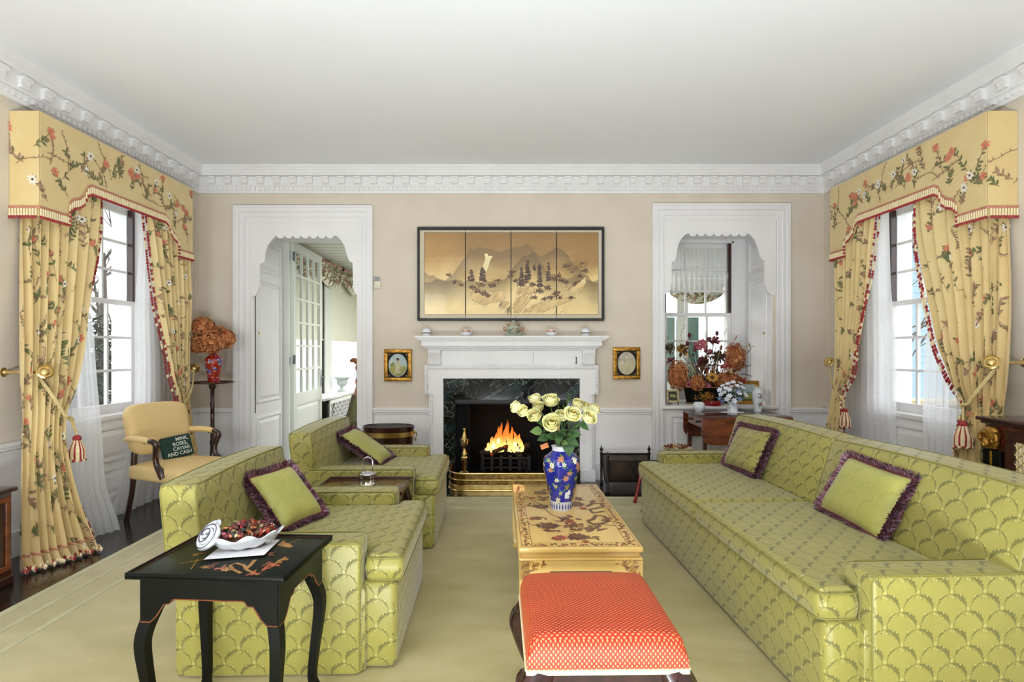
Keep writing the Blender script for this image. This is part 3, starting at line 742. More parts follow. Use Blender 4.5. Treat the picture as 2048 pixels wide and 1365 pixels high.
# window wall of the sunroom, left
m = MB('sunroom_paint')
for y0, y1 in ((YO, 7.15), (9.06, 9.40), (11.3, SY1)): m.box(SX0-0.1, SX0, y0, y1, 0.62, SZ)
m.box(SX0-0.1, SX0, YO, SY1, 0, 0.62); m.box(SX0-0.1, SX0, YO, SY1, 2.72, SZ)
wl = struct(m, 'wall_sunroom_left', smooth=0, label='window wall of the sunroom seen through the doorway')
m = MB('white_paint'); m.rbox(SX0-0.02, SX0+0.32, 8.05, SY1-0.1, 0.635, 0.675, 0.006); m.build('sill', wl)
m = MB('black_metal'); m.box(SX0-0.06, SX0-0.02, 9.0, 9.06, 0.66, 2.7); m.build('window_stile', wl, smooth=0, label='dark green window stile')
for y0, y1 in ((7.15, 9.06), (9.40, 11.3)):
    m = MB('window_glass'); m.box(SX0-0.052, SX0-0.048, y0, y1, 0.66, 2.72); m.build('pane', wl, smooth=0)
    m = MB('shade_fabric'); m.box(SX0-0.03, SX0-0.024, y0+0.04, y1-0.02, 1.55, 2.72); m.rbox(SX0-0.036, SX0-0.018, y0+0.04, y1-0.02, 1.53, 1.555, 0.004, 1); m.build('roller_shade', wl, smooth=0, label='cream roller shade drawn half down')
# far wall of the sunroom
m = MB('sunroom_paint')
m.box(SX0, 2.9, SY1, SY1+0.1, 0, SZ); m.box(2.9, SX1, SY1, SY1+0.1, 0, 0.7); m.box(2.9, SX1, SY1, SY1+0.1, 2.72, SZ)
for x0, x1 in ((3.52, 3.74), (4.55, SX1)): m.box(x0, x1, SY1, SY1+0.1, 0.7, 2.72)
wf = struct(m, 'wall_sunroom_back', smooth=0, label='far window wall of the sunroom seen through the niche')
for x0, x1 in ((2.9, 3.52), (3.74, 4.55)):
    m = MB('window_glass'); m.box(x0, x1, SY1+0.04, SY1+0.044, 0.7, 2.72); m.build('pane', wf, smooth=0)
for x0, x1 in ((3.0, 3.50), (3.76, 4.0)):
    m = MB('teal_paint'); m.box(x0, x1, SY1+0.12, SY1+0.16, 0.6, 2.06)
    for k in range(14): m.box(x0+0.04, x1-0.04, SY1+0.112, SY1+0.12, 0.68+k*0.095, 0.74+k*0.095)
    m.build('shutter', wf, smooth=0, label='teal louvred shutter outside')
# ------------------------------------------------------------------ pelmets, curtains, sheers
PD, PY0, PY1, PZ = 0.20, 3.70, 5.50, 2.96
ZBT = [(3.70, 2.25), (3.945, 2.25), (3.955, 2.345), (3.985, 2.375), (4.04, 2.395), (4.085, 2.43), (4.115, 2.50), (4.16, 2.525),
       (5.06, 2.525), (5.105, 2.50), (5.135, 2.43), (5.18, 2.395), (5.235, 2.375), (5.255, 2.345), (5.265, 2.25), (5.50, 2.25)]
def pelmet(xw, s, lab):
    tot = PD+PY1-PY0+PD
    def path(u):                       # u metres -> x, y, normal
        if u < PD: return xw+s*(u+0.002), PY0, Vector((0, -1, 0))
        if u < PD+PY1-PY0: return xw+s*PD, PY0+u-PD, Vector((s, 0, 0))
        return xw+s*(tot-u+0.002), PY1, Vector((0, 1, 0))
    def zb(u): return interp(ZBT, min(max(PY0+u-PD, PY0), PY1))
    root = thing('pelmet', lab, 'pelmet', (xw, (PY0+PY1)/2, 2.25), group='floral pelmets over the windows')
    T = Matrix.Translation((-xw, -(PY0+PY1)/2, -2.25))
    us = [0, 0.05, 0.1, 0.15, 0.199, 0.2]+[PD+i*0.02 for i in range(1, 90)]+[PD+a-PY0+e for a in (3.945, 3.955, 5.255, 5.265) for e in (0,)]+[PD+1.8, PD+1.801, PD+1.85, PD+1.9, PD+1.95, tot]
    us = sorted(set(round(q, 4) for q in us)); n = len(us)
    m = MB('yellow_silk', 'lining'); vs = []; fs = []; NV = 6
    for layer in (0, 1):
        for j in range(NV+1):
            for u in us:
                x, y, nn = path(u); z = lerp(zb(u)+0.012, PZ, j/NV)
                q = Vector((x, y, z))-nn*0.012*layer; vs.append(q)
    S_ = (NV+1)*n
    uvs = []
    for j in range(NV):
        for i in range(n-1):
            a = j*n+i; fs.append((a, a+1, a+1+n, a+n)); uvs.append([(us[i], j), (us[i+1], j), (us[i+1], j+1), (us[i], j+1)])
    m.add(vs, fs+[tuple(S_+q for q in reversed(f)) for f in fs]+[(i, i+S_, i+1+S_, i+1) for i in range(n-1)]+[(NV*n+i, NV*n+i+1, NV*n+S_+i+1, NV*n+S_+i) for i in range(n-1)], 0)
    def S(u, v):
        x, y, nn = path(min(max(u, 0.0), tot)); return Vector((x, y, min(max(v, zb(u)+0.09), PZ-0.012))), nn
    P = Print(m, lambda u, v: S(u, v+2.33), 0.0016)
    rg = random.Random(5 if s > 0 else 9)
    for i in range(32):
        u = (i+rg.random())*tot/32; lo = zb(u)-2.33+0.10; v = rg.uniform(lo, max(lo+0.05, 0.44))
        a = rg.uniform(0.4, 2.6)
        leafs = ('print_green', 'print_green', 'print_olive') if rg.random() < 0.6 else ('print_mauve', 'print_olive')
        P.sprig(u, v, a, rg.uniform(0.12, 0.24), leafs, rg.choice(('print_red', 'print_red', 'print_white', None)), rg.uniform(0.030, 0.042), rg, 0.040, sw=0.005)
        if i % 3 == 0:
            P.sprig(u, rg.uniform(lo, 0.5), rg.uniform(-0.6, 3.6), 0.26, ('print_mauve',), None, 0.03, rg, 0.02, sw=0.005)
    m.xf(T); m.build('pelmet_board', root, smooth=30)
    # braid and tassel fringe follow the shaped edge
    pts = []
    uu = [i*0.008 for i in range(int(tot/0.008))]
    line = []
    for u in us:
        x, y, nn = path(u); line.append((Vector((x, y, zb(u))), nn, u))
    m = MB('braid_pink'); vs = []; fs = []
    for q, nn, u in line:
        e = 0.05 if abs(zb(u+0.006)-zb(u-0.006)) < 0.02 else 0.05
        vs += [q+nn*0.005+Vector((0, 0, 0.062)), q+nn*0.008+Vector((0, 0, 0.072)), q+nn*0.005+Vector((0, 0, 0.084))]
    for i in range(len(line)-1): fs += [(3*i, 3*i+3, 3*i+4, 3*i+1), (3*i+1, 3*i+4, 3*i+5, 3*i+2)]
    m.add(vs, fs); m.xf(T); m.build('braid', root, smooth=0)
    m = MB('cream_tassel', 'red_tassel'); L = 0.0
    k = int(tot/0.019)
    for i in range(k):
        u = (i+0.5)*tot/k; x, y, nn = path(u); z = zb(u)
        t = Vector((nn.y, -nn.x, 0)).normalized()
        hs = [z]
        if abs(zb(u+0.01)-zb(u-0.01)) > 0.05: hs = [2.25, 2.28, 2.31, 2.34]
        for zz in hs:
            c = Vector((x, y, zz))+nn*0.010
            a, b = 0.0085, 0.006
            v = [c+t*q*a*(0.75 if hz > 0.03 else 1)+nn*r_*b+Vector((0, 0, hz)) for hz in (0.064, 0.014) for q, r_ in ((-1, 0), (0, 1), (1, 0))]
            m.add(v, [(0, 1, 4, 3), (1, 2, 5, 4)], 0)
            v2 = [c+t*q*a*w_+nn*r_*b*1.3+Vector((0, 0, hz)) for hz, w_ in ((0.016, 1.05), (-0.004, 0.9)) for q, r_ in ((-1, 0), (0, 1), (1, 0))]
            m.add(v2, [(0, 1, 4, 3), (1, 2, 5, 4), (3, 4, 5)], 1)
    m.xf(T); m.build('tassel_fringe', root, smooth=0, kind='stuff')
    return root
pelmet(XL, 1, 'yellow floral pelmet with tassel fringe over the left window')
pelmet(XR, -1, 'yellow floral pelmet with tassel fringe over the right window')

def drape_surface(rows, nf, seed, s, sharp=0.0, sway=0.5):
    rg = random.Random(seed); ph = rg.uniform(0, 6); w2 = rg.uniform(0.4, 0.8)
    Z = [r[0] for r in rows]
    def pt(p): px, X = p; return Vector((X, X*F/(px-1015), 0))
    C = [[pt(r[1][0]), pt(r[1][len(r[1])//2]), pt(r[1][-1])] if len(r[1]) > 2 else [pt(r[1][0]), (pt(r[1][0])+pt(r[1][1]))/2, pt(r[1][1])] for r in rows]
    A = [r[2] for r in rows]
    ztop, zbot = Z[0], Z[-1]
    def cat(vals, i, t):
        p0 = vals[max(i-1, 0)]; p1 = vals[i]; p2 = vals[i+1]; p3 = vals[min(i+2, len(vals)-1)]
        return 0.5*((2*p1)+(p2-p0)*t+(2*p0-5*p1+4*p2-p3)*t*t+(3*p1-p0-3*p2+p3)*t*t*t)
    def S(u, v):                    # u 0..1 across, v height z
        z = min(max(v, zbot), ztop); i = 0
        while i < len(Z)-2 and z < Z[i+1]: i += 1
        t = (Z[i]-z)/(Z[i]-Z[i+1])
        a = cat([c[0] for c in C], i, t); b = cat([c[1] for c in C], i, t); c_ = cat([c[2] for c in C], i, t)
        am = lerp(A[i], A[i+1], t)
        q = a*(1-u)*(1-2*u)+b*4*u*(1-u)+c_*u*(2*u-1)
        d = (c_-a).normalized(); n = Vector((-d.y, d.x, 0))
        if n.x*s < 0: n = -n
        wv = 2*PI*nf*(u+0.02*math.sin(3.1*z+ph)*sway)+ph
        f = math.sin(wv)+0.30*math.sin(2*wv+1.0+0.8*z)+0.25*math.sin(wv*w2+z*2.0)
        q = q+n*am*f+d*am*0.45*math.cos(wv)*0.6
        return Vector((q.x, q.y, z))
    def SN(u, v):
        p = S(u, v); e = 0.004
        a = S(min(u+e, 1), v)-S(max(u-e, 0), v); b = S(u, v+0.01)-S(u, v-0.01)
        n = a.cross(b); n = n.normalized() if n.length > 1e-9 else Vector((s, 0, 0))
        v_ = Vector((0, 0, H))-p
        if n.dot(v_) < 0: n = -n
        return p, n
    return S, SN, ztop, zbot
def curtain(rows, nf, seed, s, lab, nprint, W):
    S, SN, zt, zb = drape_surface(rows, nf, seed, s)
    b0 = S(0.5, zb); root = thing('curtain', lab, 'curtain', (b0.x, b0.y, 0.014), group='floral curtains at the windows')
    T = Matrix.Translation(-Vector((b0.x, b0.y, 0.014)))
    m = MB('yellow_silk')
    m.grid(lambda a, b: S(a, lerp(zt, zb, b)), 100, 46, 0)
    P = Print(m, lambda u, v: SN(min(max(u, 0.004), 0.996), min(max(v, zb+0.01), zt-0.01)), 0.003, su=W)
    chinoiserie(Print(m, lambda u, v: SN(min(max(u, 0.006), 0.994), min(max(v+zb+0.1, zb+0.02), zt-0.01)), 0.003, su=W), 1.0, zt-zb-0.1, nprint, seed)
    m.xf(T); m.build('drape', root, smooth=80)
    # ruffled hem
    m = MB('yellow_silk', 'braid_pink')
    def ruff(a, b):
        p, n = S(a, zb+0.085), None
        q = S(a, zb+0.085*(1-b)); k = 0.010*math.sin(a*2*PI*34)*b+0.03*b
        d = Vector((s, -0.35, 0)).normalized(); return q+d*k+Vector((0, 0, 0.0))
    m.grid(ruff, 240, 3, 0)
    m.tube([ruff(i/120, 0)+Vector((s*0.008, -0.004, 0)) for i in range(121)], 0.007, 5, 'braid_pink')
    m.xf(T); m.build('hem_ruffle', root, smooth=80)
    m = MB('red_tassel', 'cream_tassel'); rg = random.Random(seed)
    k = 100
    def bob(c, j):
        r = 0.0125*rg.uniform(0.8, 1.25)
        v = [c+Vector((r, 0, 0)), c+Vector((0, r, 0)), c+Vector((-r, 0, 0)), c+Vector((0, -r, 0)), c+Vector((0, 0, r*1.3)), c+Vector((0, 0, -r*1.6))]
        m.add(v, [(0, 1, 4), (1, 2, 4), (2, 3, 4), (3, 0, 4), (1, 0, 5), (2, 1, 5), (3, 2, 5), (0, 3, 5)], j)
    for i in range(k):
        z = lerp(zt, zb, (i+0.5)/k); p = S(1.0, z); p2 = S(0.95, z); d = (p-p2).normalized()
        bob(p+d*0.012+Vector((s*0.006, 0, rg.uniform(-0.006, 0.006))), 0 if rg.random() < 0.68 else 1)
        bob(p+d*0.030+Vector((0, 0, -0.012)), 0 if rg.random() < 0.6 else 1)
    for i in range(70):
        p = ruff((i+0.5)/70, 1.0); bob(p+Vector((s*0.006, 0, 0.014)), 0 if rg.random() < 0.55 else 1)
    m.xf(T); m.build('bobble_trim', root, smooth=0, kind='stuff')
    return root, S
LN = [(2.62, [(40, -3.26), (118, -3.19), (206, -3.16)], .022), (2.25, [(40, -3.26), (118, -3.185), (202, -3.15)], .024), (1.76, [(42, -3.21), (112, -3.15), (185, -3.12)], .030),
      (1.40, [(43, -3.14), (105, -3.10), (172, -3.07)], .030), (1.15, [(42, -3.10), (102, -3.05), (157, -3.02)], .026), (1.00, [(42, -3.07), (100, -3.01), (140, -2.98)], .018),
      (0.93, [(42, -3.06), (99, -2.995), (131, -2.975)], .015), (0.70, [(41, -3.04), (96, -2.96), (136, -2.93)], .022), (0.35, [(40, -3.01), (105, -2.92), (163, -2.87)], .030), (0.02, [(40, -2.98), (118, -2.89), (197, -2.81)], .036)]
RN = [(2.62, [(2016, 3.335), (1935, 3.26), (1831, 3.24)], .022), (2.25, [(2016, 3.335), (1937, 3.255), (1835, 3.23)], .024), (1.76, [(2015, 3.28), (1945, 3.22), (1860, 3.19)], .030),
      (1.40, [(2012, 3.22), (1950, 3.17), (1880, 3.14)], .030), (1.15, [(2010, 3.19), (1952, 3.12), (1904, 3.09)], .026), (1.00, [(2008, 3.16), (1953, 3.08), (1928, 3.05)], .018),
      (0.93, [(2006, 3.15), (1950, 3.06), (1920, 3.04)], .015), (0.70, [(2004, 3.12), (1948, 3.03), (1907, 3.0)], .022), (0.35, [(2004, 3.10), (1948, 3.0), (1897, 2.95)], .030), (0.02, [(2002, 3.05), (1945, 2.95), (1887, 2.9)], .036)]
LF = [(2.62, [(378, -3.12), (343, -3.14), (297, -3.16)], .018), (2.25, [(378, -3.12), (345, -3.14), (307, -3.15)], .022), (1.76, [(381, -3.11), (351, -3.12), (321, -3.13)], .024),
      (1.40, [(379, -3.09), (355, -3.09), (335, -3.09)], .022), (1.15, [(378, -3.07), (359, -3.07), (344, -3.06)], .018), (0.93, [(378, -3.05), (367, -3.05), (358, -3.04)], .012),
      (0.70, [(382, -3.04), (371, -3.04), (361, -3.03)], .016), (0.35, [(393, -3.02), (378, -3.01), (363, -3.0)], .022), (0.02, [(402, -2.98), (383, -2.97), (362, -2.95)], .026)]
RF = [(2.62, [(1669, 3.20), (1705, 3.22), (1750, 3.24)], .020), (2.25, [(1670, 3.20), (1703, 3.21), (1742, 3.23)], .022), (1.76, [(1671, 3.19), (1700, 3.19), (1731, 3.19)], .024),
      (1.40, [(1671, 3.17), (1693, 3.16), (1716, 3.15)], .022), (1.15, [(1669, 3.14), (1688, 3.13), (1703, 3.12)], .018), (0.97, [(1665, 3.12), (1676, 3.11), (1683, 3.10)], .012),
      (0.70, [(1657, 3.10), (1670, 3.09), (1680, 3.08)], .016), (0.35, [(1650, 3.08), (1668, 3.07), (1683, 3.06)], .022), (0.02, [(1645, 3.05), (1668, 3.04), (1690, 3.02)], .026)]
curtain(LN, 8.5, 3, 1, 'yellow floral curtain tied back at the near side of the left window', 80, 1.35)
curtain(RN, 8.5, 11, -1, 'yellow floral curtain tied back at the near side of the right window', 80, 1.35)
curtain(LF, 7.5, 21, 1, 'yellow floral curtain at the far side of the left window behind the armchair', 60, 1.1)
curtain(RF, 7.5, 31, -1, 'yellow floral curtain at the far side of the right window behind the sofa', 60, 1.1)
def sheer_curtain(rows, nf, seed, s, lab):
    S, SN, zt, zb = drape_surface(rows, nf, seed, s)
    b0 = S(0.5, zb)
    m = MB('sheer_white'); m.grid(lambda a, b: S(a, lerp(zt, zb, b)), 90, 30, 0, lambda a, b: (a, b))
    m.xf(Matrix.Translation(-Vector((b0.x, b0.y, 0.0))))
    return m.build('sheer_curtain', None, 80, lab, 'curtain', 'white sheer curtains', loc=(b0.x, b0.y, 0.002))
def two(rows, am=0.012): return [(z, [(p0, X), (p1, X2)], am) for z, p0, p1, X, X2 in rows]
sheer_curtain(two([(2.6, 120, 194, -3.235, -3.235), (1.76, 112, 181, -3.235, -3.235), (1.4, 106, 187, -3.22, -3.22), (1.1, 102, 193, -3.20, -3.19), (.7, 100, 203, -3.17, -3.12), (.35, 98, 211, -3.14, -3.05), (.02, 96, 240, -3.10, -2.93)]), 8, 4, 1, 'white sheer curtain pooling on the floor beside the near left floral curtain')
sheer_curtain(two([(2.6, 340, 283, -3.235, -3.235), (1.76, 345, 272, -3.235, -3.235), (1.2, 352, 272, -3.235, -3.235), (.8, 356, 266, -3.23, -3.23), (.4, 358, 246, -3.22, -3.21), (.02, 358, 222, -3.19, -3.19)]), 8, 5, 1, 'white sheer curtain behind the yellow armchair at the left window')
sheer_curtain(two([(2.6, 1690, 1776, 3.305, 3.31), (1.9, 1686, 1779, 3.305, 3.31), (1.4, 1684, 1789, 3.29, 3.31), (.8, 1684, 1789, 3.28, 3.30), (.02, 1684, 1789, 3.26, 3.28)]), 8, 6, -1, 'white sheer curtain beside the far right floral curtain')
sheer_curtain(two([(2.6, 1960, 1880, 3.315, 3.31), (1.76, 1960, 1866, 3.315, 3.31), (1.4, 1955, 1853, 3.30, 3.30), (.9, 1952, 1848, 3.26, 3.28), (.02, 1950, 1848, 3.22, 3.26)]), 7, 8, -1, 'white sheer curtain behind the near right floral curtain')

def tassel(m, c, L=0.165, r=0.042):
    m.ball((c.x, c.y, c.z-0.02), 0.026, 'red_tassel', 10, 6)
    n = 26
    for i in range(n):
        a = 2*PI*i/n; rr = r*0.5
        p0 = c+Vector((rr*math.cos(a)*0.8, rr*math.sin(a)*0.8, -0.03)); p1 = c+Vector((r*math.cos(a), r*math.sin(a), -L*0.6)); p2 = c+Vector((r*1.1*math.cos(a), r*1.1*math.sin(a), -L))
        m.tube([p0, p1, p2], [0.006, 0.0075, 0.005], 5, 'red_tassel' if i % 3 == 0 else 'cream_tassel')
    for i in range(14):
        a = 2*PI*i/14; m.ball((c.x+r*1.1*math.cos(a), c.y+r*1.1*math.sin(a), c.z-L), 0.010, 'red_tassel' if i % 2 else 'cream_tassel', 6, 4)
def tieback(start, tie, knot, tas, lab, s):
    root = thing('tieback', lab, 'tieback', tuple(tie), group='rope tiebacks with tassels')
    T = lambda p: Vector(p)-Vector(tie)
    st = Vector(start); tv = Vector(tie)
    mid = (st+tv)/2+Vector((s*0.045, -0.03, -0.02))
    m = MB('rope')
    for o in (0.0, 0.014):
        m.tube([T(q)+Vector((0, 0, o)) for q in spline([st, mid, tv], 8)], 0.0075, 7, 'rope')
    rk = Vector(knot)
    m.tube([T(q) for q in spline([tv, (tv+rk)/2+Vector((s*0.02, -0.02, 0)), rk], 6)], 0.009, 7, 'rope')
    m.ball(T(rk), 0.018, 'rope', 8, 5); m.build('rope', root)
    if tas is not None:
        m = MB('red_tassel', 'cream_tassel', 'rope')
        m.tube([T(rk), T(tas)], 0.006, 6, 'rope'); m.tube([T(rk)+Vector((0.012, 0.01, 0)), T(tas)], 0.006, 6, 'rope')
        tassel(m, T(tas)); m.build('tassel', root, label='red and cream tassel')
def holdback(xw, s, y, z, d, lab):
    root = thing('holdback', lab, 'holdback', (xw, y, z), group='brass curtain holdbacks')
    m = MB('brass'); m.lathe([(0.0, 0), (0.030, 0), (0.030, 0.006), (0.016, 0.010), (0.010, 0.02), (0.008, d-0.03), (0.012, d-0.02), (0.010, d)], 16)
    m.xf(Matrix.Rotation(s*PI/2, 4, 'Y')); m.build('arm', root)
    m = MB('brass'); m.lathe([(0.0, 0), (0.030, 0.0), (0.048, 0.004), (0.050, 0.010), (0.042, 0.016), (0.038, 0.010), (0.030, 0.010), (0.026, 0.018), (0.014, 0.024), (0.0, 0.026)], 28)
    m.xf(Matrix.Translation((s*d, 0, 0)) @ Matrix.Rotation(s*R(62), 4, 'Y') @ Matrix.Rotation(R(0), 4, 'X')); m.xf(Matrix.Translation((s*d, 0, 0)) @ Matrix.Rotation(-s*R(38), 4, 'Z') @ Matrix.Translation((-s*d, 0, 0)))
    m.build('rosette', root)
holdback(XL, 1, 3.66, 1.232, 0.27, 'brass rosette holdback by the near left floral curtain')
holdback(XL, 1, 5.56, 1.195, 0.185, 'brass rosette holdback on the left wall beside the plant stand')
holdback(XR, -1, 3.65, 1.295, 0.22, 'brass rosette holdback by the near right floral curtain')
holdback(XR, -1, 5.62, 1.255, 0.14, 'brass rosette holdback by the far right floral curtain')
tieback((-3.085, 3.68, 1.20), at(128, 830, 3.69), at(140, 838, 3.76), at(154, 872, 3.82), 'rope tieback and tassel round the near left floral curtain', 1)
tieback((3.19, 3.64, 1.27), at(1936, 808, 3.66), at(1926, 811, 3.70), at(1926, 843, 3.66), 'rope tieback and tassel round the near right floral curtain', -1)
tieback((-3.10, 5.54, 1.17), at(366, 812, 5.25), at(357, 812, 5.22), None, 'rope tieback round the far left floral curtain', 1)
tieback((3.22, 5.60, 1.235), at(1676, 785, 5.30), at(1684, 797, 5.20), at(1690, 818, 5.17), 'rope tieback and tassel round the far right floral curtain', -1)

# ------------------------------------------------------------------ green upholstery
def rounded(poly, r, k=4):
    out = []; n = len(poly)
    for i in range(n):
        p = Vector(poly[i]+(0,)); a = Vector(poly[i-1]+(0,)); b = Vector(poly[(i+1) % n]+(0,))
        u = (a-p); v = (b-p); q = min(r, u.length*0.45, v.length*0.45); u.normalize(); v.normalize()
        for j in range(k+1):
            t = j/k; out.append(tuple((p+u*q*(1-t)**2+v*q*t**2)[:2]))
    return out
def padded(m, poly, z0, z1, crown, mat, pip=True):      # flat cushion with soft edges and piped seams
    n = len(poly); C = Vector((sum(p[0] for p in poly)/n, sum(p[1] for p in poly)/n))
    nor = []
    for i in range(n):
        a = Vector(poly[i-1]); b = Vector(poly[(i+1) % n]); t = (b-a).normalized(); nor.append(Vector((-t.y, t.x)))
    rings = [(0.012, z0), (0.0, z0+0.010), (-0.008, (z0+z1)/2), (0.0, z1-0.010), (0.010, z1), (0.022, z1+crown*0.28), (0.034, z1+crown*0.42)]
    vs = []; fs = []
    for ins, z in rings:
        for i in range(n): vs.append((poly[i][0]+nor[i].x*ins, poly[i][1]+nor[i].y*ins, z))
    R_ = len(rings)
    for k in range(R_-1):
        for i in range(n): fs.append((k*n+i, k*n+(i+1) % n, (k+1)*n+(i+1) % n, (k+1)*n+i))
    fs.append(tuple(range(n-1, -1, -1)))
    last = (R_-1)*n
    from mathutils.geometry import tessellate_polygon
    fs += [tuple(last+i for i in t) for t in tessellate_polygon([[Vector(vs[last+i]) for i in range(n)]])]
    m.add(vs, fs, mat)
def loop3(poly, z): return [(p[0], p[1], z) for p in poly]
def upholstered(name, L, n, D, lab, cat, loc, rz, ZA=0.555, ZBK=0.80, ZS=0.475, group=None, bk=(0.17, 0.11, 0.0, -0.045), dep=0.15):
    # local +x is the front, y runs across; origin on the floor under the middle
    root = thing(name, lab, cat, loc, rz, group); h = L/2; AT = 0.155; fx = D/2; AX = fx-0.165; bx = -D/2
    gm = 'green_damask'
    m = MB(gm); m.rbox(bx+0.05, AX+0.02, -h+0.02, h-0.02, 0.0, 0.36, 0.02, 2)
    m.rbox(AX-0.02, fx-0.02, -h+0.045, h-0.045, 0.0, 0.375, 0.035, 3); m.build('base', root)
    for sg in (-1, 1):
        m = MB(gm, 'piping_green'); y0, y1 = (h-AT, h) if sg > 0 else (-h, -h+AT)
        m.rbox(bx+0.06, AX, y0, y1, 0.0, ZA, 0.018, 3)
        for yy in (y0+0.006, y1-0.006): m.tube([(AX-0.006, yy, 0.02), (AX-0.002, yy, ZA-0.03), (AX-0.010, yy, ZA-0.004), (AX-0.04, yy, ZA+0.0), (bx+0.1, yy, ZA+0.0)], 0.0034, 6, 'piping_green')
        m.build('arm', root)
    # leaning back
    f0, f1, r0_, r1_ = bk       # front and rear faces of the back at seat height and at the top
    for k in range(n):
        y0 = -h+0.01+k*(L-0.02)/n; y1 = y0+(L-0.02)/n
        def fn(p):
            t = (p.z-0.30)/(ZBK-0.30); w_ = math.sin(PI*min(max((p.y-y0)/(y1-y0), 0), 1))
            q = (p.x-bx)/0.2
            x = bx+lerp(lerp(r0_, r1_, t), lerp(f0, f1, t), q)
            if q > 0.5: x += 0.030*w_*math.sin(PI*min(max(t, 0), 1))
            z = p.z+(0.012*w_ if p.z > ZBK-0.05 else 0)
            return Vector((x, p.y, z))
        m = MB(gm, 'piping_green'); m.rbox(bx, bx+0.2, y0, y1, 0.37, ZBK, 0.02, 3, None, 3, fn)
        for xx in (bx+0.006, bx+0.194):
            lp = [fn(Vector((xx, yy, zz))) for yy, zz in [(y0+0.004, 0.42), (y0+0.004, 0.6), (y0+0.004, ZBK-0.03), (y0+0.02, ZBK-0.004)]+[(lerp(y0, y1, q/10), ZBK-0.003) for q in range(1, 10)]+[(y1-0.02, ZBK-0.004), (y1-0.004, ZBK-0.03), (y1-0.004, 0.6), (y1-0.004, 0.42)]]
            m.tube(lp, 0.0034, 6, 'piping_green')
        m.build('back_cushion', root)
    m = MB(gm); m.rbox(bx+r0_+0.02, bx+f0-0.02, -h+0.012, h-0.012, 0.0, 0.45, 0.02, 2); m.build('back_frame', root)
    for k in range(n):
        y0 = -h+AT+0.004 if k == 0 else -h+AT+k*(L-2*AT)/n; y1 = y0+(L-2*AT)/n-0.004
        e0 = -h+0.055 if k == 0 else y0; e1 = h-0.055 if k == n-1 else y1
        poly = [(fx, e0), (fx, e1)]
        if e1 != y1: poly += [(AX+0.008, e1), (AX+0.008, y1)]
        poly += [(bx+dep, y1), (bx+dep, y0)]
        if e0 != y0: poly += [(AX+0.008, y0), (AX+0.008, e0)]
        pr = rounded(poly, 0.035)
        dense = []
        for i in range(len(pr)):
            a = Vector(pr[i]); b = Vector(pr[(i+1) % len(pr)]); q = max(1, int((b-a).length/0.12))
            for j in range(q): dense.append(tuple(a.lerp(b, j/q)))
        m = MB(gm, 'piping_green'); padded(m, dense, 0.372, ZS, 0.035, gm)
        m.tube(loop3(dense, ZS-0.004), 0.0040, 6, 'piping_green', True); m.tube(loop3(dense, 0.380), 0.0040, 6, 'piping_green', True)
        m.build('seat_cushion', root)
    return root
upholstered('club_chair', 1.00, 1, 0.96, 'green damask club chair in front, behind the black side table', 'armchair', (-0.945, 2.835, 0.014), R(1.5), group='pair of green club chairs')
upholstered('club_chair', 1.00, 1, 0.96, 'green damask club chair farther back, beside the fireplace', 'armchair', (-0.965, 4.275, 0.014), R(1.0), group='pair of green club chairs')
sofa = upholstered('sofa', 2.50, 2, 1.04, 'long green damask sofa facing the club chairs', 'sofa', (1.605, 3.262, 0.014), PI+R(2.4), 0.555, 0.845, 0.475, None, (0.40, 0.225, 0.06, 0.02), 0.36)

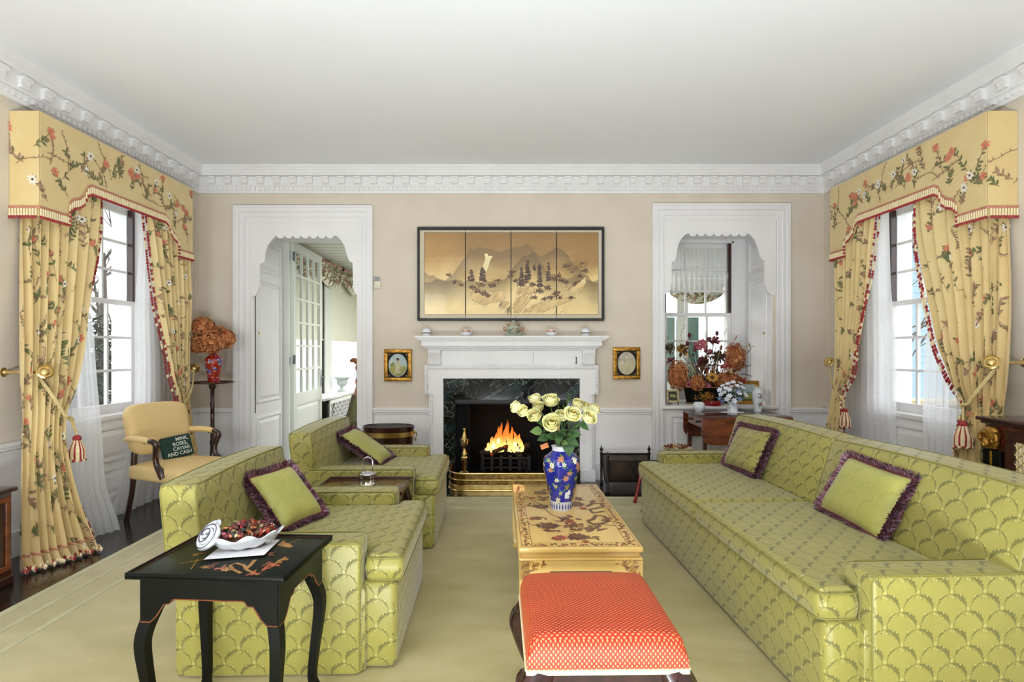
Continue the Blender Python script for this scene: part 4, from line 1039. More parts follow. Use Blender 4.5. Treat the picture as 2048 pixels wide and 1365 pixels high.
def pillow(center, right, up, W, Hh, lab, mat='green_velvet', grp='fringed green throw pillows', seed=1, thick=0.055):
    r = Vector(right).normalized(); n = r.cross(Vector(up)).normalized(); u = n.cross(r)
    M = Matrix((r, u, n)).transposed().to_4x4(); root = thing('throw_pillow', lab, 'pillow', center, 0, grp)
    root.rotation_euler = M.to_euler(); rg = random.Random(seed)
    w, h = W/2, Hh/2
    m = MB(mat)
    def edge(a, b): k = 1-0.05*(1-a*a)-0.0; return a*w*(1-0.05*(1-b*b)), b*h*(1-0.05*(1-a*a))
    for sg in (1, -1):
        def f(a, b, sg=sg):
            a = 2*a-1; b = 2*b-1; x, y = edge(a, b)
            return (x, y, sg*thick*((1-a**4)*(1-b**4))**0.5)
        m.grid(f, 18, 18, 0, lambda a, b: (a*W, b*Hh))
    m.build('cover', root, smooth=80)
    ms = ('maroon_fringe', 'mauve_fringe', 'slate_fringe', 'maroon_fringe'); m = MB(*ms[:3])
    per = []
    for i in range(520):
        t = i/520*4; k = int(t); q = (t-k)*2-1
        a, b = ((q, -1), (1, q), (-q, 1), (-1, -q))[k]
        x, y = edge(a, b); nx, ny = ((0, -1), (1, 0), (0, 1), (-1, 0))[k]
        c = 0.12
        if q > 1-c: f_ = (q-(1-c))/c/2; n2 = ((1, 0), (0, 1), (-1, 0), (0, -1))[k]; nx, ny = nx*(1-f_)+n2[0]*f_, ny*(1-f_)+n2[1]*f_
        if q < -1+c: f_ = ((-1+c)-q)/c/2; n2 = ((-1, 0), (0, -1), (1, 0), (0, 1))[k]; nx, ny = nx*(1-f_)+n2[0]*f_, ny*(1-f_)+n2[1]*f_
        per.append((x, y, nx, ny))
    m.tube([(x, y, 0) for x, y, _, _ in per[::4]], 0.011, 6, 'maroon_fringe', True)
    for x, y, nx, ny in per:
        for _ in range(7):
            th = rg.uniform(-1.15, 1.15); L = rg.uniform(0.024, 0.042); ln = math.hypot(nx, ny) or 1
            d = Vector((nx/ln*math.cos(th), ny/ln*math.cos(th), math.sin(th))); t_ = Vector((-ny/ln, nx/ln, 0))
            d = (d+t_*rg.uniform(-0.5, 0.5)).normalized()
            p = Vector((x, y, 0))+t_*rg.uniform(-0.003, 0.003); q = t_*0.0026
            m.add([p-q, p+q, p+d*L+q, p+d*L-q], [(0, 1, 2, 3)], rg.choice((0, 0, 1, 2, 1)))
    m.build('fringe', root, smooth=0, kind='stuff')
    return root
def pillow4(bl, br, tl, tr, lab, k=0.86, **kw):
    bl, br, tl, tr = map(Vector, (bl, br, tl, tr)); c = (bl+br+tl+tr)/4
    W = ((br-bl).length+(tr-tl).length)/2; Hh = ((tl-bl).length+(tr-br).length)/2
    return pillow(tuple(c), (br-bl+tr-tl), (tl-bl+tr-br), W*k, Hh*k, lab, **kw)
def atx(px, py, X): return at(px, py, X*F/(px-1015))
pillow4(at(557, 1071, 2.66), at(653, 1038, 2.93), atx(486, 955, -1.30), atx(584, 919, -1.19), 'fringed green pillow on the club chair in front', seed=2)
pillow4(at(749, 939, 4.13), at(771.6, 922, 4.45), atx(683, 871, -1.30), atx(723, 851, -1.24), 'fringed green pillow on the club chair farther back', seed=3)
pillow4(at(1441.6, 930, 4.33), at(1511, 960, 3.78), atx(1481.5, 848, 1.80), atx(1559, 860, 1.84), 'fringed green patterned pillow at the far end of the sofa', mat='green_damask', seed=4, k=0.88)
pillow4(at(1627, 1016, 3.12), at(1767, 1099, 2.55), atx(1699, 906, 1.89), atx(1843, 952, 1.90), 'fringed plain green pillow at the near end of the sofa', seed=5, k=0.88)
# ------------------------------------------------------------------ rug
root = thing('rug', 'sage green pile rug with carved border bands', 'rug', (0.05, 2.3, 0.0))
x0, x1, y0, y1 = -2.69, 2.70, -2.9, 2.905
m = MB('rug_pile'); m.rbox(x0, x1, y0, y1, 0.0, 0.012, 0.005, 2); m.build('pile', root)
for d, w_ in ((0.004, 0.045), (0.165, 0.032), (0.335, 0.032)):
    m = MB('rug_border'); a, b, c, e = x0+d, x1-d, y0+d, y1-d
    m.box(a, a+w_, c, e, 0.008, 0.0150); m.box(b-w_, b, c, e, 0.008, 0.0150); m.box(a+w_, b-w_, c, c+w_, 0.008, 0.0150); m.box(a+w_, b-w_, e-w_, e, 0.008, 0.0150)
    m.build('border_band', root, smooth=0, label='paler carved band of the rug')
# ------------------------------------------------------------------ fireplace
fp = thing('fireplace', 'white carved mantelpiece with dark green marble surround', 'fireplace', (MC, YB, 0))
def L(x): return x-MC
YS = 0.0      # local y: 0 is the wall plane, negative comes into the room
def fbox(name, parts, mat='white_paint', **k):
    m = MB(mat)
    for p in parts: m.box(*p)
    return m.build(name, fp, smooth=0, **k)
sh = MB('white_paint')
for z0, z1, hw, yf in ((1.504, 1.522, 0.990, -0.25), (1.496, 1.504, 0.978, -0.238), (1.484, 1.496, 0.966, -0.226), (1.474, 1.484, 0.950, -0.21), (1.420, 1.474, 0.930, -0.19)): sh.box(-hw, hw, yf, 0, z0, z1)
sh.build('shelf', fp, smooth=0)
bm_ = MB('white_paint'); bm_.box(-0.905, 0.905, -0.14, 0, 1.400, 1.420); bm_.box(-0.875, 0.875, -0.115, 0, 1.378, 1.400)
for i in range(64):
    x = -0.89+1.78*(i+0.5)/64; bm_.ball((x, -0.128, 1.398), 0.012, 'white_paint', 6, 4, (0.8, 1, 1.1))
bm_.build('bed_moulding', fp, smooth=40, kind='stuff')
fbox('frieze', [(-0.86, 0.86, -0.075, 0, 1.215, 1.378)])
fbox('frieze_panel', [(-0.225, 0.225, -0.090, -0.075, 1.224, 1.372)]); 
for a, b in ((-0.735, -0.232), (0.232, 0.735)): fbox('frieze_panel', [(a, b, -0.083, -0.075, 1.224, 1.372)])
for sg in (-1, 1):
    m = MB('white_paint'); prof = [(0.075, 1.218), (0.105, 1.222), (0.118, 1.24), (0.108, 1.262), (0.112, 1.30), (0.135, 1.33), (0.140, 1.356), (0.128, 1.378), (0.075, 1.378)]
    xa = sg*0.805; m.prism(prof, xa-0.064, xa+0.064, lambda a, b, d: (d, -a, b))
    for k in range(5): m.tube([(xa-0.048+0.024*k, -0.110, 1.228), (xa-0.048+0.024*k, -0.116, 1.30), (xa-0.048+0.024*k, -0.140, 1.35)], 0.007, 6)
    m.build('console', fp, smooth=35)
ai, ao, az1, az0 = 0.7235, 0.865, 1.218, 1.087
arch = MB('white_paint')
for sg in (-1, 1):
    a, b = sorted((sg*ai, sg*ao)); arch.box(a, b, -0.085, 0, 0.12, az0)
    a, b = sorted((sg*(ai-0.008), sg*(ai+0.03))); arch.box(a, b, -0.095, 0, 0.12, az0-0.008)
    a, b = sorted((sg*(ai-0.004), sg*(ao+0.012))); arch.box(a, b, -0.10, 0, 0, 0.12)
    a, b = sorted((sg*ao, sg*0.910)); arch.box(a, b, -0.085, 0, 0.91, az1)
arch.box(-ao, ao, -0.085, 0, az0, az1); arch.box(-ai-0.03, ai+0.03, -0.095, 0, az0-0.008, az0+0.03)
arch.build('architrave', fp, smooth=0)
m = MB('white_paint'); e = 0.016
pth = [(-0.838, 0.13), (-0.838, 0.915), (-0.888, 0.925), (-0.888, 1.192), (0.888, 1.192), (0.888, 0.925), (0.838, 0.915), (0.838, 0.13)]
m.tube([(x, -0.088, z) for x, z in pth], 0.016, 8)
for (xa, za), (xb, zb_) in zip(pth, pth[1:]):
    d = math.hypot(xb-xa, zb_-za); k = max(1, int(d/0.036))
    for i in range(k):
        t = (i+0.5)/k; m.ball((lerp(xa, xb, t), -0.100, lerp(za, zb_, t)), 0.0125, 'white_paint', 6, 4, (1.1, 0.9, 1.1))
m.build('carved_moulding', fp, smooth=40, kind='stuff')
for a, b, c, d in ((-0.7235, L(FX0), 0.0, 0.85), (L(FX1), 0.7235, 0.0, 0.85), (-0.7235, 0.7235, 0.85, 1.087)):
    m = MB('green_marble'); m.box(a, b, -0.045, 0.03, c, d); m.build('marble_slip', fp, smooth=0, label='dark green veined marble slab')
fa, fb = L(FX0), L(FX1)
m = MB('soot'); m.box(fa, fa+0.01, 0, 0.55, 0, FZ); m.box(fb-0.01, fb, 0, 0.55, 0, FZ); m.box(fa, fb, 0.54, 0.55, 0, FZ); m.box(fa, fb, 0, 0.55, FZ-0.01, FZ); m.box(fa, fb, -0.02, 0.55, 0, 0.013)
m.build('firebox', fp, smooth=0, label='sooty black firebox')
m = MB('black_metal'); m.rbox(fa-0.002, fb+0.002, -0.055, -0.03, 0.805, 0.852, 0.004); m.build('hood', fp, label='dark metal hood strip')
for a, b in ((fa+0.012, fa+0.15), (fb-0.15, fb-0.012)):
    m = MB('soot'); m.grid(lambda u, v: (lerp(a, b, u), -0.015+0.012*math.sin(u*2*PI*7), lerp(0.02, 0.805, v)), 70, 4); m.build('screen_curtain', fp, smooth=60, label='black mesh spark curtain')
m = MB('green_marble'); m.rbox(-0.68, 0.68, -0.745, -0.005, 0.0, 0.016, 0.004); m.build('hearth', fp, smooth=0, label='dark marble hearth slab')
m = MB('iron'); m.tube([(0.675, -0.095, 1.232), (0.675, -0.105, 1.27), (0.675, -0.100, 1.305)], [0.006, 0.004, 0.005], 6); m.build('damper_key', fp, label='thin dark metal key on the frieze')
# andirons
def andiron(x, lab):
    t = thing('andiron', lab, 'andiron', (x, 5.78, 0.016), 0, 'brass andirons')
    m = MB('brass'); pr = [(0.0, .10), (.030, .10), (.032, .115), (.026, .13), (.030, .145), (.030, .235), (.034, .25), (.026, .265), (.030, .28), (.022, .30), (.012, .34), (.014, .352), (.028, .37), (.036, .385), (.036, .425), (.042, .43), (.042, .44), (.030, .452), (.018, .485), (.010, .515), (.008, .525), (.013, .535), (.014, .545), (.008, .556), (0, .562)]
    m.lathe(pr, 20); m.build('post', t)
    for sg in (-1, 1):
        m = MB('brass'); m.tube(spline([(0, 0, .115), (sg*.035, -.03, .10), (sg*.05, -.06, .05), (sg*.055, -.075, .012), (sg*.062, -.095, .012)], 5), [0.012]*21, 7); m.build('leg', t)
    m = MB('iron'); m.tube([(0, 0, .13), (0, .16, .13), (0, .34, .12), (0, .36, .0)], 0.010, 6); m.build('log_bar', t, label='iron log bar')
andiron(-0.447, 'brass andiron at the left of the fire'); andiron(0.532, 'brass andiron at the right of the fire behind the roses')
# fender
t = thing('fender', 'pierced brass fender in front of the fireplace', 'fender', (MC, 5.55, 0.016))
def upath(ins=0.0):
    P = []; hx = 0.60-ins; yf = -0.29+ins; r = 0.16
    P.append((-hx, 0.28))
    P.append((-hx, yf+r))
    for i in range(1, 9): a = PI+PI/2*i/8; P.append((-hx+r+r*math.cos(a), yf+r+r*math.sin(a)))
    for i in range(1, 12): P.append((lerp(-hx+r, hx-r, i/12), yf))
    for i in range(0, 9): a = 1.5*PI+PI/2*i/8; P.append((hx-r+r*math.cos(a), yf+r+r*math.sin(a)))
    P.append((hx, 0.28)); return P
def band(name, mat, z0, z1, th=0.006, lab=None, extra=None):
    P = upath(); n = len(P); Q = upath(th); m = MB(mat); vs = [(x, y, z) for z in (z0, z1) for x, y in P]+[(x, y, z) for z in (z0, z1) for x, y in Q]
    fs = []
    for i in range(n-1): fs += [(i, i+1, n+i+1, n+i), (3*n+i, 3*n+i+1, 2*n+i+1, 2*n+i), (n+i, n+i+1, 3*n+i+1, 3*n+i), (2*n+i, 2*n+i+1, i+1, i)]
    m.add(vs, fs); return m.build(name, t, smooth=30, label=lab)
band('base_band', 'brass', 0.0, 0.03); band('pierced_band', 'dark_brass', 0.085, 0.195, lab='dark pierced brass band'); band('lower_band', 'brass', 0.05, 0.085)
for z, r in ((0.20, 0.008), (0.140, 0.007), (0.085, 0.006), (0.04, 0.012)):
    m = MB('brass'); m.tube([(x, y-0.004, z) for x, y in upath(-0.004)], r, 8); m.build('rail', t)
m = MB('brass'); P = upath(-0.003)
for i in range(len(P)-1):
    d = math.hypot(P[i+1][0]-P[i][0], P[i+1][1]-P[i][1]); k = max(1, int(d/0.014))
    for j in range(k): q = (j+0.5)/k; m.ball((lerp(P[i][0], P[i+1][0], q), lerp(P[i][1], P[i+1][1], q)-0.005, 0.150), 0.0055, 'brass', 5, 3)
m.build('beads', t, kind='stuff')
# grate, logs, fire
t = thing('fire_grate', 'black iron fire grate holding burning logs', 'grate', (-0.02, 6.14, 0.013))
m = MB('black_metal')
for sg in (-1, 1): m.tube([(-0.27, sg*0.13, 0.20), (0.27, sg*0.13, 0.20)], 0.010, 6); m.tube([(-0.27, sg*0.13, 0.10), (0.27, sg*0.13, 0.10)], 0.010, 6)
m.build('rail', t)
for i in range(6):
    m = MB('black_metal'); x = -0.25+0.1*i; m.rbox(x-0.018, x+0.018, -0.145, -0.130, 0.07, 0.23, 0.003, 1); m.tube([(x, -0.13, 0.09), (x, 0.13, 0.09)], 0.009, 6); m.build('bar', t)
for x in (-0.22, 0.22):
    for y in (-0.12, 0.12): m = MB('black_metal'); m.tube([(x, y, 0.10), (x*1.1, y*1.1, 0.0)], 0.011, 6); m.build('leg', t)
logs = [((-0.30, 6.10, .25), (0.05, 6.14, .285), .034, 'charred log lying across the left of the grate'), ((0.20, 6.02, .14), (-0.03, 6.14, .43), .030, 'long charred log leaning upright in the middle of the fire'),
        ((-0.02, 6.12, .28), (0.24, 6.16, .33), .032, 'charred log lying across the right of the grate'), ((-0.26, 6.20, .27), (0.22, 6.22, .29), .040, 'charred log at the back of the grate'), ((-0.16, 6.04, .27), (0.0, 6.10, .33), .024, 'short glowing log end at the front of the fire')]
for a, b, r, lab in logs:
    a, b = Vector(a), Vector(b); o = thing('log', lab, 'log', tuple(a), 0, 'logs in the fire')
    m = MB('log_bark'); m.tube([q-a for q in (a, a.lerp(b, .3)+Vector((0, 0, .004)), a.lerp(b, .7), b)], [r*1.02, r, r*.96, r*.92], 9); m.build('bark', o)
    m = MB('ember'); c = a.lerp(b, .5)-a
    d = (b-a).normalized()
    for k in range(5): m.ball(tuple(c+d*rnd.uniform(-.1, .1)+Vector((rnd.uniform(-r, r)*.4, -r*.85, rnd.uniform(-r, r)*.6))), rnd.uniform(.008, .013), 'ember', 6, 4, (1.6, .6, .8))
    m.build('embers', o, label='glowing embers', kind='stuff')
fire = thing('fire', 'orange log fire burning in the grate', 'fire', (-0.02, 6.12, 0.27))
rg = random.Random(12)
tong = [(-.20, -.02, .10, .045), (-.165, .02, .16, .05), (-.12, -.03, .20, .055), (-.075, .03, .27, .055), (-.04, -.01, .32, .05), (0.0, .03, .345, .055), (.04, -.02, .31, .05), (.075, .03, .27, .05), (.115, -.01, .22, .05), (.155, .02, .19, .05), (.19, -.02, .12, .04), (-.10, -.05, .12, .04), (.09, -.05, .14, .045), (.13, -.06, .09, .035), (-.15, -.06, .09, .035)]
tong += [(rg.uniform(-.17, .16), rg.uniform(-.05, .04), rg.uniform(.12, .27), rg.uniform(.014, .024)) for _ in range(14)]
for x, y, h_, r in tong:
    m = MB('flame'); k = 9; pts = []; rr = []; bx, by, ph = rg.uniform(-.03, .03)-x*0.18, rg.uniform(-.01, .01), rg.uniform(0, 6)
    for i in range(k):
        q = i/(k-1); pts.append((bx*q+0.012*math.sin(q*7+ph), by*q, h_*q)); rr.append(r*(0.55+1.1*q-0.2*q*q)*(1-q)**0.8*0.95+0.0012)
    m.tube(pts, rr, 8, None, False, 0.6); m.build('flame', fire, loc=(x, y, 0.0))
m = MB('flame_core')
for x, z, r in ((-.13, .06, .03), (-.08, .12, .022), (.10, .07, .03), (.13, .03, .026)): m.ball((x, -.065, z), r, None, 8, 6, (0.7, .35, 1.5))
m.build('flame_heart', fire, label='pale yellow heart of the flames')
pl = bpy.data.lights.new('fire_glow', 'POINT'); pl.energy = 2; pl.color = (1, .5, .18); pl.shadow_soft_size = .12
po = bpy.data.objects.new('fire_glow', pl); COL.objects.link(po); po.location = (0, 6.0, .5)

# ------------------------------------------------------------------ painted screen over the mantel
pc = ((835+1208)/2, (455+642)/2); YP = 5.915
PX, PZ_ = ax(pc[0], YP), az(pc[1], YP); SP = YP/F
rg = random.Random(91)
scr = thing('folding_screen', 'wide four panel gold landscape screen hung over the mantel', 'painting', (PX, YP, PZ_))
def sp(px, py): return ((px-pc[0])*SP, -(py-pc[1])*SP)
W_, H_ = (1208-835)*SP/2, (642-455)*SP/2
seams = [-W_, sp(931, 0)[0], sp(1022, 0)[0], sp(1113, 0)[0], W_]
sx0, sx1, sz0, sz1 = sp(848.5, 0)[0], sp(1196.5, 0)[0], sp(0, 629.5)[1], sp(0, 466)[1]
for i in range(4):
    a, b = seams[i]+0.002, seams[i+1]-0.002
    m = MB('linen_mat', 'gold_silk', 'black_metal')
    m.box(a, b, -0.008, 0.028, -H_, H_, 'linen_mat')
    m.box(max(a, sx0)+0.002, min(b, sx1)-0.002, -0.0095, -0.006, sz0, sz1, 'gold_silk')
    for q in (max(a, sx0), min(b, sx1)-0.003): m.box(q, q+0.003, -0.0105, -0.008, sz0, sz1, 'black_metal')
    for q in (sz0, sz1): m.box(max(a, sx0), min(b, sx1), -0.0105, -0.008, q-0.0015, q+0.0015, 'black_metal')
    m.build('panel', scr, smooth=0)
for a, b, c, d in ((-W_, W_, H_-0.032, H_), (-W_, W_, -H_, -H_+0.026), (-W_, -W_+0.026, -H_+0.026, H_-0.032), (W_-0.026, W_, -H_+0.026, H_-0.032)):
    m = MB('black_metal'); m.rbox(a, b, -0.022, 0.03, c, d, 0.003, 1); m.build('frame_bar', scr, smooth=30)
m = MB(); P = Print(m, lambda u, v: (Vector((u, -0.0095, v)), Vector((0, -1, 0))), 0.0006)
def cp(x, y): return sp(740+x*0.28320, 430+y*0.2832)
P.poly([cp(*q) for q in [(808, 275), (830, 275), (835, 290), (868, 292), (850, 320), (838, 360), (822, 400), (796, 404), (802, 350), (815, 310)]], 'snow_ink', 1.2)
for q in ([(700, 560), (740, 528), (800, 560), (860, 545), (930, 535), (952, 580), (945, 610), (850, 622), (800, 640), (720, 600)], [(1010, 640), (1040, 590), (1090, 560), (1140, 555), (1142, 590), (1100, 640), (1060, 690), (1010, 690)],
          [(1080, 690), (1150, 640), (1220, 615), (1300, 600), (1400, 590), (1430, 600), (1330, 640), (1220, 690)], [(1380, 540), (1450, 500), (1520, 440), (1525, 480), (1480, 560)], [(1030, 560), (1060, 510), (1130, 505), (1180, 530), (1140, 556), (1090, 560)], [(915, 640), (960, 610), (985, 622), (950, 655)], [(960, 665), (1000, 640), (1006, 660), (985, 690)]):
    P.poly([cp(*z) for z in q], 'ink_rock', 1.0); P.line([cp(*z) for z in q], 0.0026, 'ink_dark', 1.4)
    xs = [z[0] for z in q]; ys = [z[1] for z in q]
    for k in range(13):
        x = rg.uniform(min(xs)+10, max(xs)-10); y = rg.uniform(min(ys), max(ys)-12); P.line([cp(x, y), cp(x-14, y+18), cp(x-22, y+34)], 0.0024, 'ink_dark', 1.6)
def pine(x, yt, yb, w_, layers):
    a, b = cp(x, yt), cp(x, yb); P.line([a, b], 0.006, 'ink_dark', 1.8)
    for k in range(layers):
        t = (k+0.6)/layers; z = lerp(a[1], b[1], t); ww = w_*(0.35+0.75*t)
        for _ in range(7):
            sg = rg.choice((-1, 1)); P.blade(a[0]+rg.uniform(-.006, .006), z+rg.uniform(-.008, .008), (0 if sg > 0 else PI)+sg*rg.uniform(-.35, .5), ww*rg.uniform(.7, 1.25), 0.017, 'ink_dark', 1.9)
for q in ((715, 388, 470, .035, 5), (795, 372, 470, .042, 6), (1070, 368, 500, .032, 8), (1113, 322, 460, .036, 10), (1197, 350, 512, .034, 10), (1260, 335, 470, .028, 7), (1158, 352, 390, .018, 3)): pine(*q)
for x, y, r in ((730, 520, .045), (790, 498, .045), (800, 560, .05), (870, 502, .045), (1010, 410, .04), (1060, 500, .05), (1100, 480, .04), (1195, 545, .06), (1330, 440, .05), (1310, 565, .055), (1380, 482, .04), (1385, 370, .045), (1420, 590, .03), (1250, 520, .045), (1460, 480, .04), (1515, 400, .04), (600, 480, .03), (1270, 590, .045), (760, 545, .04), (830, 575, .04), (905, 470, .03), (1030, 470, .035), (1150, 500, .04), (1290, 455, .04), (1350, 470, .04), (1230, 600, .03), (1340, 590, .03), (1160, 590, .035), (1440, 500, .03), (1480, 440, .04), (560, 430, .03), (640, 500, .025), (1000, 440, .03)):
    u, v = cp(x, y)
    for k in range(30): P.blade(u+rg.gauss(0, r*.35), v+rg.gauss(0, r*.2), rg.uniform(0, PI)+rg.uniform(-.3, .3), r*rg.uniform(.4, 1.0), .009, 'ink_dark' if k % 3 else 'ink_wash', 1.5+0.02*k)
for k in range(26):
    x, y = rg.uniform(1380, 1520), rg.uniform(345, 440); u, v = cp(x, y); P.blade(u, v, rg.uniform(.5, .9), .05, .005, 'ink_dark', 1.4)
m.build('ink_landscape', scr, smooth=0, label='ink trees, rocks and mountains painted on the gold silk')

# small oval pictures either side
def oval_picture(px, py, lab, pal, w_=55, h_=64):
    Y = 5.93; t = thing('framed_picture', lab, 'picture', (ax(px, Y), Y, az(py, Y)), 0, 'small gilt framed oval pictures'); s_ = Y/F
    w2, h2 = w_*s_/2, h_*s_/2; b = 0.040
    for a, b_, c, d in ((-w2, w2, h2-b, h2), (-w2, w2, -h2, -h2+b), (-w2, -w2+b, -h2+b, h2-b), (w2-b, w2, -h2+b, h2-b)):
        m = MB('gilt'); m.rbox(a, b_, -0.022, 0.018, c, d, 0.006, 2)
        m.build('frame_bar', t)
    m = MB('black_velvet'); m.box(-w2+b, w2-b, -0.006, 0.01, -h2+b, h2-b); m.build('mount', t, smooth=0)
    m = MB(pal[0]); rx, rz_ = w2-b-0.008, h2-b-0.008
    m.prism([(rx*math.cos(2*PI*i/32), rz_*math.sin(2*PI*i/32)) for i in range(32)], -0.012, -0.005, lambda x, z, d: (x, d, z), pal[0])
    P = Print(m, lambda u, v: (Vector((u, -0.012, v)), Vector((0, -1, 0))), 0.0006)
    e = lambda x, y: (x*rx, y*rz_)
    P.poly([e(*q) for q in [(-.93, -.3), (-.4, -.08), (.1, -.2), (.6, -.02), (.94, -.2), (.75, -.6), (.3, -.92), (-.3, -.92), (-.75, -.6)]], pal[1], 1.0)
    P.poly([e(*q) for q in [(-.85, .05), (-.5, .3), (-.3, .12), (-.35, -.1), (-.8, -.22)]], pal[2], 1.2)
    P.poly([e(*q) for q in [(-.12, .42), (.12, .42), (.2, .0), (.34, -.72), (-.34, -.72), (-.2, 0)]], pal[3], 1.6)
    P.dot(*e(.0, .52), 0.016, pal[4], 2.0); P.line([e(.15, .3), e(.45, .0), e(.5, -.3)], .010, pal[3], 1.8)
    for k in range(14): P.blade(*e(rg.uniform(-.6, .5), rg.uniform(.3, .75)) if pal[0] == 'oil_stone' else e(rg.uniform(-.7, .7), rg.uniform(-.75, -.3)), rg.uniform(0, 3), .025, .008, pal[2], 1.4)
    for sg in (-1, 1):
        for sv in (-1, 1): P.dot(sg*(w2-b-0.014), sv*(h2-b-0.016), .008, 'gold_paint', -8.5)
    m.build('oval_painting', t, smooth=30)
oval_picture(796, 731, 'gilt framed oval picture of a figure under blue sky, left of the fireplace', ('oil_sky', 'oil_field', 'oil_field', 'oil_cream', 'dried_brown'))
oval_picture(1253, 727, 'gilt framed pale oval picture right of the fireplace', ('oil_stone', 'oil_cream', 'linen_mat', 'oil_cream', 'linen_mat'), 54)
t = thing('thermostat', 'small cream thermostat on the wall beside the doorway', 'thermostat', at(755, 565.5, YB))
m = MB('plastic_cream'); m.rbox(-.037, .037, -.024, 0, -.068, .068, .006); m.build('case', t)
m = MB('plastic_grey'); m.rbox(-.026, .030, -.027, -.022, .010, .058, .003, 1); m.build('screen', t, label='grey display')

# ------------------------------------------------------------------ china on the mantel shelf
ZM = 1.522
def china(name, px, lab, cat, Y=5.80, grp=None): return thing(name, lab, cat, (ax(px, Y), Y, ZM), 0, grp)
for px, lab in ((853, 'white domed porcelain pot at the left end of the mantel shelf'), (1171, 'white domed porcelain pot at the right end of the mantel shelf')):
    t = china('porcelain_pot', px, lab, 'pot', grp='china on the mantel shelf')
    m = MB('ceramic_white'); m.lathe([(0, 0), (.034, 0), (.040, .008), (.048, .022), (.049, .030)], 24); m.build('body', t)
    m = MB('dried_brown'); m.lathe([(.0495, .026), (.0505, .028), (.0505, .034), (.0495, .036)], 24); m.build('band', t, label='dark painted band')
    m = MB('ceramic_white'); m.lathe([(.047, .034), (.046, .050), (.038, .068), (.022, .080), (.008, .083), (.008, .088), (0, .090)], 24); m.build('lid', t)
for px, lab in ((932, 'orange banded cup and white saucer, left of the tureen on the mantel'), (1102, 'orange banded cup and white saucer, right of the tureen on the mantel')):
    t = china('tea_cup', px, lab, 'cup', grp='china on the mantel shelf')
    m = MB('ceramic_white'); m.lathe([(0, 0), (.034, 0), (.040, .006), (.062, .022), (.066, .034), (.062, .032), (.036, .010), (0, .010)], 28); m.build('saucer', t)
    m = MB('ceramic_white'); m.lathe([(0, .010), (.028, .010), (.036, .030), (.040, .066), (.036, .064), (.030, .030), (0, .024)], 24)
    m.build('cup', t)
    m = MB('print_red', 'dried_gold')
    for i in range(14): a = 2*PI*i/14; m.ball((.0398*math.cos(a), .0398*math.sin(a), .052), .008, i % 2, 5, 3, (1, 1, 1.2))
    m.build('painted_band', t, label='orange painted band')
    m = MB('ceramic_white'); m.tube(spline([(.038, 0, .056), (.058, 0, .052), (.054, 0, .030), (.036, 0, .028)], 5), .004, 6); m.build('handle', t)
t = china('tureen', 1027, 'green and rust lidded tureen on a plate in the middle of the mantel', 'tureen', 5.79)
m = MB('ceramic_green'); m.lathe([(0, 0), (.085, 0), (.105, .016), (.108, .022), (.085, .014), (0, .012)], 32); m.build('plate', t)
m = MB('ceramic_green', 'imari_blue', 'print_red'); m.lathe([(0, .014), (.045, .014), (.048, .022), (.068, .045), (.078, .068), (.076, .080), (0, .082)], 28)
P = Print(m, lambda u, v: (Vector((interp([(.03, .055), (.045, .069), (.068, .0785), (.08, .077)], v)*math.cos(u), interp([(.03, .055), (.045, .069), (.068, .0785), (.08, .077)], v)*math.sin(u), v)), Vector((math.cos(u), math.sin(u), 0))), .001, .075)
for i in range(40): P.blade(rg.uniform(0, 6.28), rg.uniform(.034, .07), rg.uniform(0, 3), .02, .009, rg.choice(('leaf_dark', 'print_red', 'oil_cream', 'leaf_dark')))
m.build('bowl', t)
m = MB('ceramic_green', 'hydrangea_rust'); m.lathe([(.077, .080), (.074, .092), (.058, .112), (.034, .126), (.012, .130), (.010, .138), (.018, .148), (.014, .158), (0, .162)], 28, m='ceramic_green')
for i in range(22): a = rg.uniform(0, 6.28); m.ball((.058*math.cos(a), .058*math.sin(a), .110+rg.uniform(-.012, .01)), .010, 'hydrangea_rust', 5, 3, (1, 1, .7))
m.build('lid', t)
for sg in (-1, 1): m = MB('hydrangea_rust'); m.tube(spline([(sg*.072, 0, .055), (sg*.095, 0, .062), (sg*.102, 0, .085), (sg*.088, 0, .090)], 5), .007, 7); m.build('handle', t)
# ------------------------------------------------------------------ tables and stool
def plane(px, py, z):            # where the sight line through a picture point meets the level z
    Y = (H-z)*F/(py-700); return Vector(((px-1015)*Y/F, Y, z))
def cabriole(m, x, y, zt, ox, oy, k=1.0, mat=None, r0=0.034, r1=0.015, rf=0.024, n=8, pts=None, prof=None):
    pts = pts or [(0, zt), (0.018*k, zt*0.86), (0.034*k, zt*0.72), (0.022*k, zt*0.50), (0.004*k, zt*0.28), (0.000, zt*0.12), (0.010*k, 0.035), (0.022*k, 0.016), (0.024*k, 0.0)]
    P = spline([(x+ox*d, y+oy*d, z) for d, z in pts], 4)
    rr = []
    for i in range(len(P)):
        t = i/(len(P)-1); rr.append(interp(prof or [(0, r0), (.2, r0*1.08), (.36, r0*.82), (.55, r1*1.1), (.72, r1), (.80, r1*1.1), (.88, rf), (1.0, rf*.85)], t))
    m.tube(P, rr, n, mat); return m
